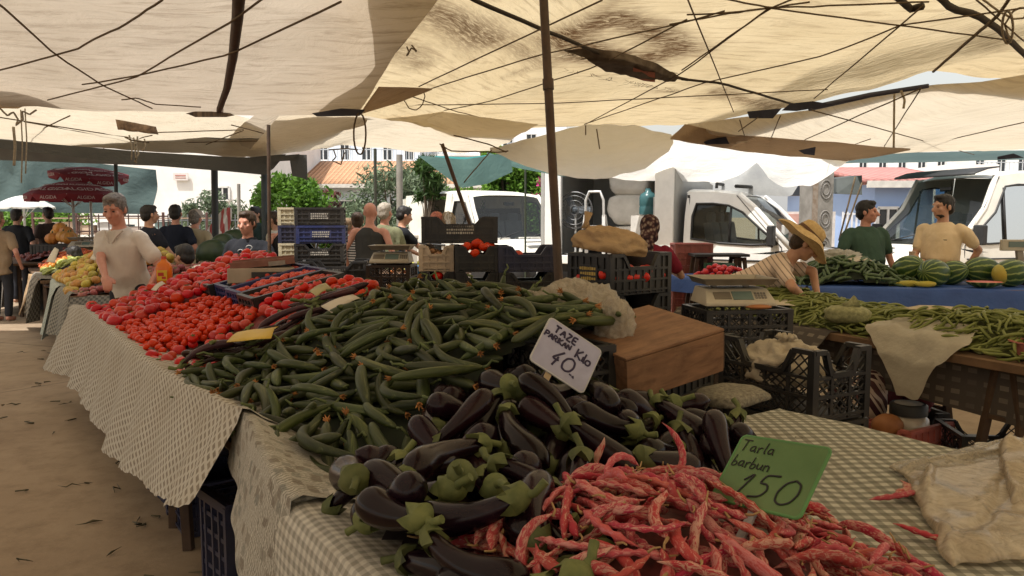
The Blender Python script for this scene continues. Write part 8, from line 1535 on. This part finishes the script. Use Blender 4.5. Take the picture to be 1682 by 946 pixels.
tw = NT('watermelon_rind'); tw.set(.35, .4); v = tw.coord('Object'); wv = tw.n('ShaderNodeTexWave', wave_type='BANDS', bands_direction='X'); g_ = tw.n('ShaderNodeTexGradient', gradient_type='RADIAL'); tw.l(v, g_.inputs[0]); st = tw.math('SINE', tw.math('ADD', tw.math('MULTIPLY', g_.outputs['Fac'], 75.4), tw.math('MULTIPLY', tw.noise(v, 14, 4), 5))); col = tw.ramp(st, [(.0, (.035, .075, .02)), (.55, (.05, .11, .028)), (.9, (.26, .32, .09))]); tw.color(tw.mix(tw.ramp(tw.noise(v, 30, 3), [(.5, (0, 0, 0)), (.7, (.4,) * 3)]), col, (.05, .1, .03)))
def wmelon(label, s, d, r_, rz, tilt, spot=False, L=1.25, dz=0):
 t = empty('watermelon', Q(s, d, .87 + r_ * .97 + dz), rz, label, 'watermelon', 'watermelons on the blue sheet'); mb = MB(); mb.ell((0, 0, 0), (r_, r_, r_ * L), None, 26, 16); o = mb.build('rind', tw.m, t, 180, rot=(R(tilt), 0, 0))
 mb = MB(); mb.tube([V3(0, 0, r_ * L * .98), V3(.01, 0, r_ * L + .03)], .006, 5); mb.build('stem', M_STEM, o, 180)
 if spot: mb = MB(); mb.ell((0, 0, -r_ * L * .52), (r_ * .78, r_ * .78, r_ * L * .5), None, 20, 10); mb.build('pale_spot', mat('field_spot', (.50, .40, .07), (.42, .36, .06), 7, .45), o, 180)
wmelon('dark green striped watermelon next to the cucumber heap', 1.12, .52, .155, R(20), 70); wmelon('bright striped watermelon at the front of the group', 1.28, .22, .145, R(-60), 84); wmelon('watermelon half hidden behind the front striped one', 1.55, .50, .13, R(40), 70); wmelon('flat lying watermelon at the back of the group', 1.88, .62, .15, R(-80), 88, L=1.4); wmelon('watermelon with a yellow ground spot next to the cherries', 2.06, .34, .145, R(-86), -82, True, 1.25)
t = empty('cut_watermelon', Q(1.74, .14, .872), R(-10), 'halved red watermelon lying cut side up on the blue sheet', 'watermelon'); mb = MB(); prof = [(.02, 0), (.08, .006), (.13, .03), (.155, .055), (.150, .058)]; mb.lathe([(a, b) for a, b in prof], 26, cap=True); mb.build('rind', tw.m, t, 60); mb = MB(); mb.lathe([(.150, .0585), (.135, .064), (.0, .068)], 26, cap=False); mb.build('flesh', mat('melon_flesh', (.62, .16, .12), (.55, .12, .09), 8, .4), t, 180); t.scale = (1.15, .8, 1)
for k, (s, d, sc) in enumerate(((1.02, .10, 1), (1.16, .07, .9))):
 mb = swept(.22, [(0, .008), (.12, .026), (.6, .034), (.92, .022), (1, .004)], .01 * (-1) ** k, 14, 16); mb.tube([V3(-.11, 0, 0), V3(-.13, .003, .004)], .008, 6); tag(mb.build('squash', mat('yellow_squash_%d' % k, (.50, .40, .05), (.40, .36, .06), 7, .45), smooth=180, loc=Q(s, d, .87 + .035), rot=(0, 0, R(-12 + 9 * k)) ), ['bright yellow squash at the front of the blue sheet', 'second yellow green squash against the front watermelon'][k], 'squash')
card('sheet of cardboard lying behind the watermelons', [Q(1.30, .85, 1.06), Q(1.95, .85, 1.08), Q(1.85, .55, 1.10), Q(1.22, .60, 1.06)], mat('raw_cardboard', (.52, .42, .29), (.46, .36, .24), 5, .9), name='cardboard'); card('white paper slip stuck in the far cucumbers', [Q(.45, .42, 1.15), Q(.66, .52, 1.16), Q(.72, .40, 1.12), Q(.52, .32, 1.11)], M_PAPER)
crumple('plastic_bag', 'white carrier bag lying on the far cucumbers in front of the green shirted man', Q(.45, .72, 1.10), (.46, .3, .12), mat('carrier_white', (.60, .57, .48), (.5, .47, .4), 5, .5, bump=.5, bscale=12, bdist=.02, tr=.3), 0, 71, .35)
# cherries
def t_ch(X, Y):
 s = (X - P1.x - .03) * d2_.x + (Y - P1.y) * d2_.y; d = (X - P1.x - .03) * n2.x + (Y - P1.y) * n2.y; return np.where((s > 2.28) & (s < 3.95) & (d > .06) & (d < .85) & (s > 0), .87 + .17 * sstep(.05, .5, d) * sstep(2.2, 2.8, s), np.nan)
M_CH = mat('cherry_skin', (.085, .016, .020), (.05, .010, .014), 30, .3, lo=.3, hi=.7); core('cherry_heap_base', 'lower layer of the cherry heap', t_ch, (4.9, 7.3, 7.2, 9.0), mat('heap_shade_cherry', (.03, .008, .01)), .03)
mbq = MB(); mbq.ell((0, 0, 0), (.015, .015, .014), None, 8, 6); chm = PM(mbq.mesh('cherry', M_CH, 180)); its = heap(1300, (4.9, 7.3, 7.2, 9.0), t_ch, h0(t_ch, .028), [(0, [(0, .015), (1, .015)], 0)], lambda x, y, g: 0, res=.012, rs=66, tries=4, stop=-.02); joined('cherries', 'heap of dark red cherries at the end of the blue sheet', [chm], its, M_CH)
# pole scale at the melons
t = empty('market_scale', Q(2.5, .62, .87), R(-6), 'scale with a raised display on a post beside the cherries', 'scale'); mb = MB(); mb.box((-.02, 0, .05), (.44, .36, .06)); mb.build('housing', M_SCALE, t, 0, .01); mb = MB(); mb.box((0, 0, .10), (.52, .38, .018), Euler((0, R(-4), 0)).to_matrix()); mb.box((0, -.19, .115), (.52, .01, .035)); mb.box((0, .19, .115), (.52, .01, .035)); mb.build('tray', M_TRAY, t, 0); mb = MB(); mb.box((-.2, .1, .22), (.07, .05, .36), Euler((0, R(-9), 0)).to_matrix()); mb.build('post', M_TRAY, t, 0, .006); mb = MB(); mb.box((-.26, .08, .42), (.32, .07, .12)); dh = mb.build('display_head', M_SCALE, t, 0, .008); mb = MB(); mb.box((-.26, .042, .43), (.2, .004, .06)); mb.build('display', M_LCD, dh, 0)
t = empty('wire_holder', Q(2.52, .5, .985), 0, 'small wire frame holding bags on the scale tray', 'wire frame'); mb = MB(); mb.tube([V3(-.07, 0, 0), V3(-.07, 0, .16), V3(-.03, 0, .2), V3(.06, 0, .2), V3(.08, 0, .16), V3(.08, 0, 0)], .005, 5); mb.tube([V3(-.07, 0, .07), V3(.08, 0, .07)], .005, 5); mb.build('wire', mat('wire_rust', (.25, .16, .1)), t, 180)
crate('white edged crate end standing by the scale with the raised display', Q(3.25, .75, .86), .36, .3, .30, K_CREAM, 0, style='lattice')
# tomatoes + red crates on the first blue table
def QA(s, d, z=.87): return P0 + d1_ * s + n1 * d + V3(0, 0, z)
p = QA(.62, .35); fill('small pile of tomatoes on the blue sheet by the red crates', (p.x, p.y), .62, .46, .88, math.atan2(d1_.y, d1_.x), (.038, .034, .04), [PM(o.data) for o in bpy.data.objects if o.name.startswith('tomato') and o.type == 'MESH' and o.get('group', '').startswith('medium')][:3], 46, 101, .12)
p = V3(at(1140, 0, 10.6).x, 10.6, 0)
for k in range(4): crate(['lowest faded red crate beside the truck door', 'second faded red crate beside the truck door', 'third faded red crate beside the truck door', 'top faded red crate beside the truck door'][k], p + V3(.01 * k, 0, .31 * k), .50, .36, .31, K_RED, R(-3 + k), style='solid', dip='none')
crate('green crate in front of the faded red crates', QA(.30, .62, .868), .30, .24, .14, K_GREEN, R(-40), dip='none'); mb = MB(); pq = V3(at(1190, 0, 10.2).x, 10.2, 0); t = table('small dark table in front of the truck door', [(pq.x - .35, 10.0), (pq.x + .35, 10.0), (pq.x + .35, 10.4), (pq.x - .35, 10.4)], 1.12, [((pq.x - .25, 10.08), (pq.x - .25, 10.32)), ((pq.x + .25, 10.08), (pq.x + .25, 10.32))], m=M_BLK)
for k, (px, Y, w) in enumerate(((1200, 8.9, .5), (1285, 8.3, .4), (1175, 9.3, .4))): crate(['black crate under the front of the blue sheet by the tomatoes', 'black crate under the blue sheet next to the hatted woman', 'red brown crate under the blue sheet'][k], gp(px, Y) + V3(0, .35, 0), w, .36, .3, (K_BLK, K_BLK, K_RED)[k], R(-30))
mb = MB(); mb.tube([V3(0, 0, 0), V3(0, 0, .8)], .018, 8);
# ================================================================== FAR STALLS ON THE AISLE
def aisle_table(lab, u0, u1, v0, v1, h): return table(lab, [w2(u0, v0), w2(u1, v0), w2(u1, v1), w2(u0, v1)], h, [(w2(u0 + .3, v0 + .2), w2(u0 + .3, v1 - .2)), (w2(u1 - .3, v0 + .2), w2(u1 - .3, v1 - .2))])
aisle_table('trestle table under the yellow and red fruit', 8.95, 11.2, .72, 2.2, .80); aisle_table('trestle table of the far vegetables', 11.35, 14.3, .6, 2.2, .80); aisle_table('farthest table at the end of the aisle', 14.6, 18.5, .3, 3.0, .86)
def aisle_cloth(lab, u0, u1, v, m, zb, seed):
 return draped('tablecloth', lab, u0, u1, [(v + .5, .81, 0), (v + .06, .82, 0), (v, .83, .05), (v - .02, .80, .2)] + [(v - .02 - .01 * i, .80 - (.80 - zb) * i / 6, .4 + .12 * i) for i in range(1, 7)], m, 60, .09, .0, seed)
aisle_cloth('grey and white checked cloth on the yellow fruit table', 9.0, 10.1, .74, M_CK2, .30, 11); aisle_cloth('mint coloured checked cloth further along the aisle', 10.1, 11.3, .72, M_CK1, .22, 12); aisle_cloth('black and white checked cloth at the far vegetables', 11.4, 12.8, .62, M_CK3, .28, 13); aisle_cloth('greyish cloth at the farthest aisle table', 14.7, 16.4, .35, mat('dull_cloth', (.30, .28, .25), (.22, .2, .18), 5, .9), .15, 14)
S = coons([W(8.93, .72, .80), W(8.93, 2.1, .80)], [W(8.85, .60, .42), W(8.85, 2.1, .50)], [W(8.93, .72, .80), W(8.85, .60, .42)], [W(8.93, 2.1, .80), W(8.85, 2.1, .50)], 30, 10, 0, .03, 5); tag(sheet('tablecloth', S, M_CK2), 'checked cloth on the near end of the yellow fruit table', 'tablecloth')
S = coons([W(12.75, .62, .80), W(12.9, .55, .8)], [W(12.6, .40, .28), W(13.3, .42, .2)], [W(12.75, .62, .80), W(12.6, .40, .28)], [W(12.9, .55, .8), W(13.3, .42, .2)], 10, 10, 0, .05, 4); tag(sheet('hanging_sack', S, M_BAGT, thick=.01), 'brown sack cloth hanging at the aisle corner of the far vegetables', 'sack cloth')
def t_yf(X, Y):
 u, v = uv_of(X, Y); return np.where((u > 9.3) & (u < 11.3) & (v > .74) & (v < 1.75), .85 + .30 * sstep(.72, 1.4, v) + .06 * sstep(9.2, 10, u), np.nan)
def t_rf(X, Y):
 u, v = uv_of(X, Y); return np.where((u > 8.98) & (u < 9.35 + .15 * (v - .7)) & (v > .76) & (v < 2.1), .83 + .22 * sstep(.8, 1.7, v), np.nan)
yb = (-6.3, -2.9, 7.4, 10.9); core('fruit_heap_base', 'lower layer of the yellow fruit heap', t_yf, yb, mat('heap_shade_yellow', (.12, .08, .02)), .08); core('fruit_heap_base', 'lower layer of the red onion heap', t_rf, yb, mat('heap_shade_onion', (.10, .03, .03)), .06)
ty = NT('yellow_fruit'); ty.set(.45, .4); v = ty.coord('Object'); ty.color(ty.vary(ty.ramp(ty.noise(v, 8, 4), [(.3, (.36, .22, .035)), (.7, (.52, .34, .06))]), .035, .25)); M_YF = ty.m
yp = []
for k, r_ in enumerate((.050, .054, .046)):
 o = mk_tom(120 + k * 3 + 1, r_, .03, 14, 'yellow_fruit'); o.data.materials[0] = M_YF; tag(o, 'fruit', 'fruit'); yp.append(o)
used = set(); its = heap(250, yb, t_yf, h0(t_yf, .08), [(0, [(0, r_), (1, r_)], 0) for r_ in (.050, .054, .046)], lambda x, y, g: g.uniform(0, 6), res=.018, rs=71, tries=8, stop=-.02); put(yp, its, 'yellow green round fruit heaped behind the grey haired man', 'yellow fruit on the checked cloth table', used); drop_unused(yp, used)
ty = NT('red_onion'); ty.set(.35, .4); v = ty.coord('Object'); ty.color(ty.vary(ty.ramp(ty.noise(v, 8, 4), [(.3, (.24, .055, .055)), (.7, (.36, .12, .09))]), .02, .25)); op = []
for k, r_ in enumerate((.040, .044)): o = mk_tom(140 + k * 3 + 1, r_, .02, 14, 'red_onion'); o.data.materials[0] = ty.m; tag(o, 'onion', 'onion'); op.append(o)
used = set(); its = heap(110, yb, t_rf, h0(t_rf, .06), [(0, [(0, r_), (1, r_)], 0) for r_ in (.040, .044)], lambda x, y, g: g.uniform(0, 6), res=.018, rs=73, tries=8, stop=-.02); put(op, its, 'pinkish red onion at the near end of the yellow fruit table', 'red onions on the checked cloth table', used); drop_unused(op, used)
tomlike = [PM(mbq.mesh('small_ball', M_CH, 180))]
def lump_heap(name, label, u0, u1, v0, v1, z0, hg, r_, m, n, rs, pod=None):
 def tg(X, Y):
  u, v = uv_of(X, Y); return np.where((u > u0) & (u < u1) & (v > v0) & (v < v1), z0 + hg * sstep(v0 - .05, v0 + .5 * (v1 - v0), v), np.nan)
 bb = (-11.5, -2.5, 7.5, 17); q = [W(a, b, 0) for a in (u0, u1) for b in (v0, v1)]; bb = (min(p.x for p in q) - .2, max(p.x for p in q) + .2, min(p.y for p in q) - .2, max(p.y for p in q) + .2)
 core(name + '_base', 'lower layer of ' + label, tg, bb, m, r_ * .8)
 if pod: its = heap(n, bb, tg, h0(tg, r_ * .8), [(pod, [(0, r_), (1, r_)], .01)], lambda x, y, g: g.uniform(0, 6.3), res=.025, rs=rs, tries=5, stop=-.03); joined(name, label, [PM(swept(pod, [(0, r_ * .3), (.2, r_), (.8, r_), (1, r_ * .2)], .02, 8, 8).mesh(name, m, 180))], its, m)
 else: mb = MB(); mb.ell((0, 0, 0), (r_, r_, r_ * .9), None, 10, 8); its = heap(n, bb, tg, h0(tg, r_ * .8), [(0, [(0, r_), (1, r_)], 0)], lambda x, y, g: 0, res=.022, rs=rs, tries=5, stop=-.03); joined(name, label, [PM(mb.mesh(name, m, 180))], its, m)
lump_heap('dark_beans', 'dark bean pods strewn between the yellow fruit and the peppers', 11.35, 11.95, .74, 2.0, .82, .24, .014, mat('dark_pod', (.07, .045, .03), (.04, .028, .02), 12, .6), 160, 81, .14)
lump_heap('pale_peppers', 'pale yellow green peppers on the far vegetable table', 11.95, 12.8, .66, 1.5, .82, .18, .022, mat('pale_pepper', (.36, .38, .10), (.25, .30, .07), 10, .4), 130, 82, .15)
lump_heap('orange_peppers', 'orange fruit next to the pale peppers', 12.7, 13.1, .7, 1.4, .84, .16, .035, mat('orange_fruit', (.55, .22, .03), (.48, .16, .02), 9, .4), 36, 83)
lump_heap('far_aubergines', 'dark vegetables heaped behind the pale peppers', 12.0, 13.2, 1.5, 2.1, .98, .12, .022, mat('far_dark', (.03, .028, .022), (.02, .018, .016), 9, .4), 70, 84, .2)
lump_heap('carrot_heap', 'orange red carrots on the far vegetable table', 13.1, 14.2, .7, 1.9, .86, .2, .020, mat('far_carrot', (.50, .11, .035), (.42, .08, .025), 9, .5), 150, 85, .17)
lump_heap('red_peppers', 'dark red peppers on the farthest aisle table', 14.8, 16.6, .5, 2.4, .9, .18, .03, mat('far_red', (.20, .05, .04), (.13, .03, .025), 9, .5), 160, 86)
mb = MB(); mb.prism([V3(0, 0, 0), V3(.9, 0, 0), V3(.9, .55, .12), V3(0, .55, .12)], V3(0, 0, .09)); p = at(98, 413, 12.8); tag(mb.build('polystyrene_box', mat('polystyrene', (.55, .48, .36), (.48, .41, .30), 5, .8), smooth=0, bevel=.015, loc=V3(p.x, p.y, p.z - .1), rot=(0, 0, R(8))), 'beige polystyrene box standing behind the yellow fruit', 'box')
scale('small scale on the polystyrene box behind the yellow fruit', V3(p.x + .3, p.y + .3, p.z + .05), R(8), .5, .36)
crate('crate lifting the polystyrene box', V3(p.x + .36, p.y + .25, 0), .6, .4, p.z - .12, K_BLK, R(8), dip='none')
card('cream card standing between the far carrots and the scale', [at(76, 430, 10.4), at(90, 406, 10.6), at(97, 410, 10.6), at(90, 432, 10.4)], M_PAPER); card('white card among the yellow fruit near the man', [at(148, 425, 8.6), at(160, 408, 8.8), at(165, 411, 8.8), at(156, 428, 8.6)], M_PAPER)
tpk = NT('pumpkin_skin'); tpk.set(.5, .4); v = tpk.coord('Object'); tpk.color(tpk.vary(tpk.ramp(tpk.noise(v, 6, 4), [(.3, (.42, .17, .03)), (.7, (.56, .26, .05))]), .01, .15))
for k, (px, py, Y) in enumerate(((86, 392, 13.6), (99, 375, 13.9), (104, 389, 13.6), (109, 381, 13.8), (116, 390, 13.6), (95, 383, 13.9), (112, 391, 13.4))):
 mb = MB(); rings = [];
 for i in range(11): th = math.pi * min(max(i, .1), 9.9) / 10; rings.append([V3(.115 * math.sin(th) * (1 + .07 * math.cos(8 * a)) * math.cos(a), .115 * math.sin(th) * (1 + .07 * math.cos(8 * a)) * math.sin(a), -.10 * math.cos(th)) for a in np.linspace(0, 6.283, 32, endpoint=False)])
 mb.loft(rings); o = mb.build('pumpkin', tpk.m, smooth=180, loc=at(px, py, Y)); tag(o, 'ribbed orange pumpkin in the pile behind the far vegetables', 'pumpkin', 'orange pumpkins behind the far vegetables'); mb = MB(); mb.tube([V3(0, 0, .09), V3(.01, 0, .13)], .012, 6); mb.build('stem', M_STEM, o, 180)
pz = at(100, 398, 13.7); mb = MB(); mb.box((0, 0, pz.z / 2 - .02), (.75, .6, .03)); crate('black crate carrying the orange pumpkins', V3(pz.x, 13.75, 0), .8, .6, pz.z - .03, K_BLK, R(4), dip='none')
mb = MB(); mb.ell((0, 0, .09), (.11, .10, .09)); mb.tube([V3(0, 0, .17), V3(.01, .01, .21)], .01, 5); tag(mb.build('melon', mat('green_melon', (.10, .13, .04), (.06, .08, .03), 9, .5), smooth=180, loc=W(16.9, 1.6, .9)), 'greenish melon at the far end of the aisle table', 'melon')
bpy.context.view_layer.update()
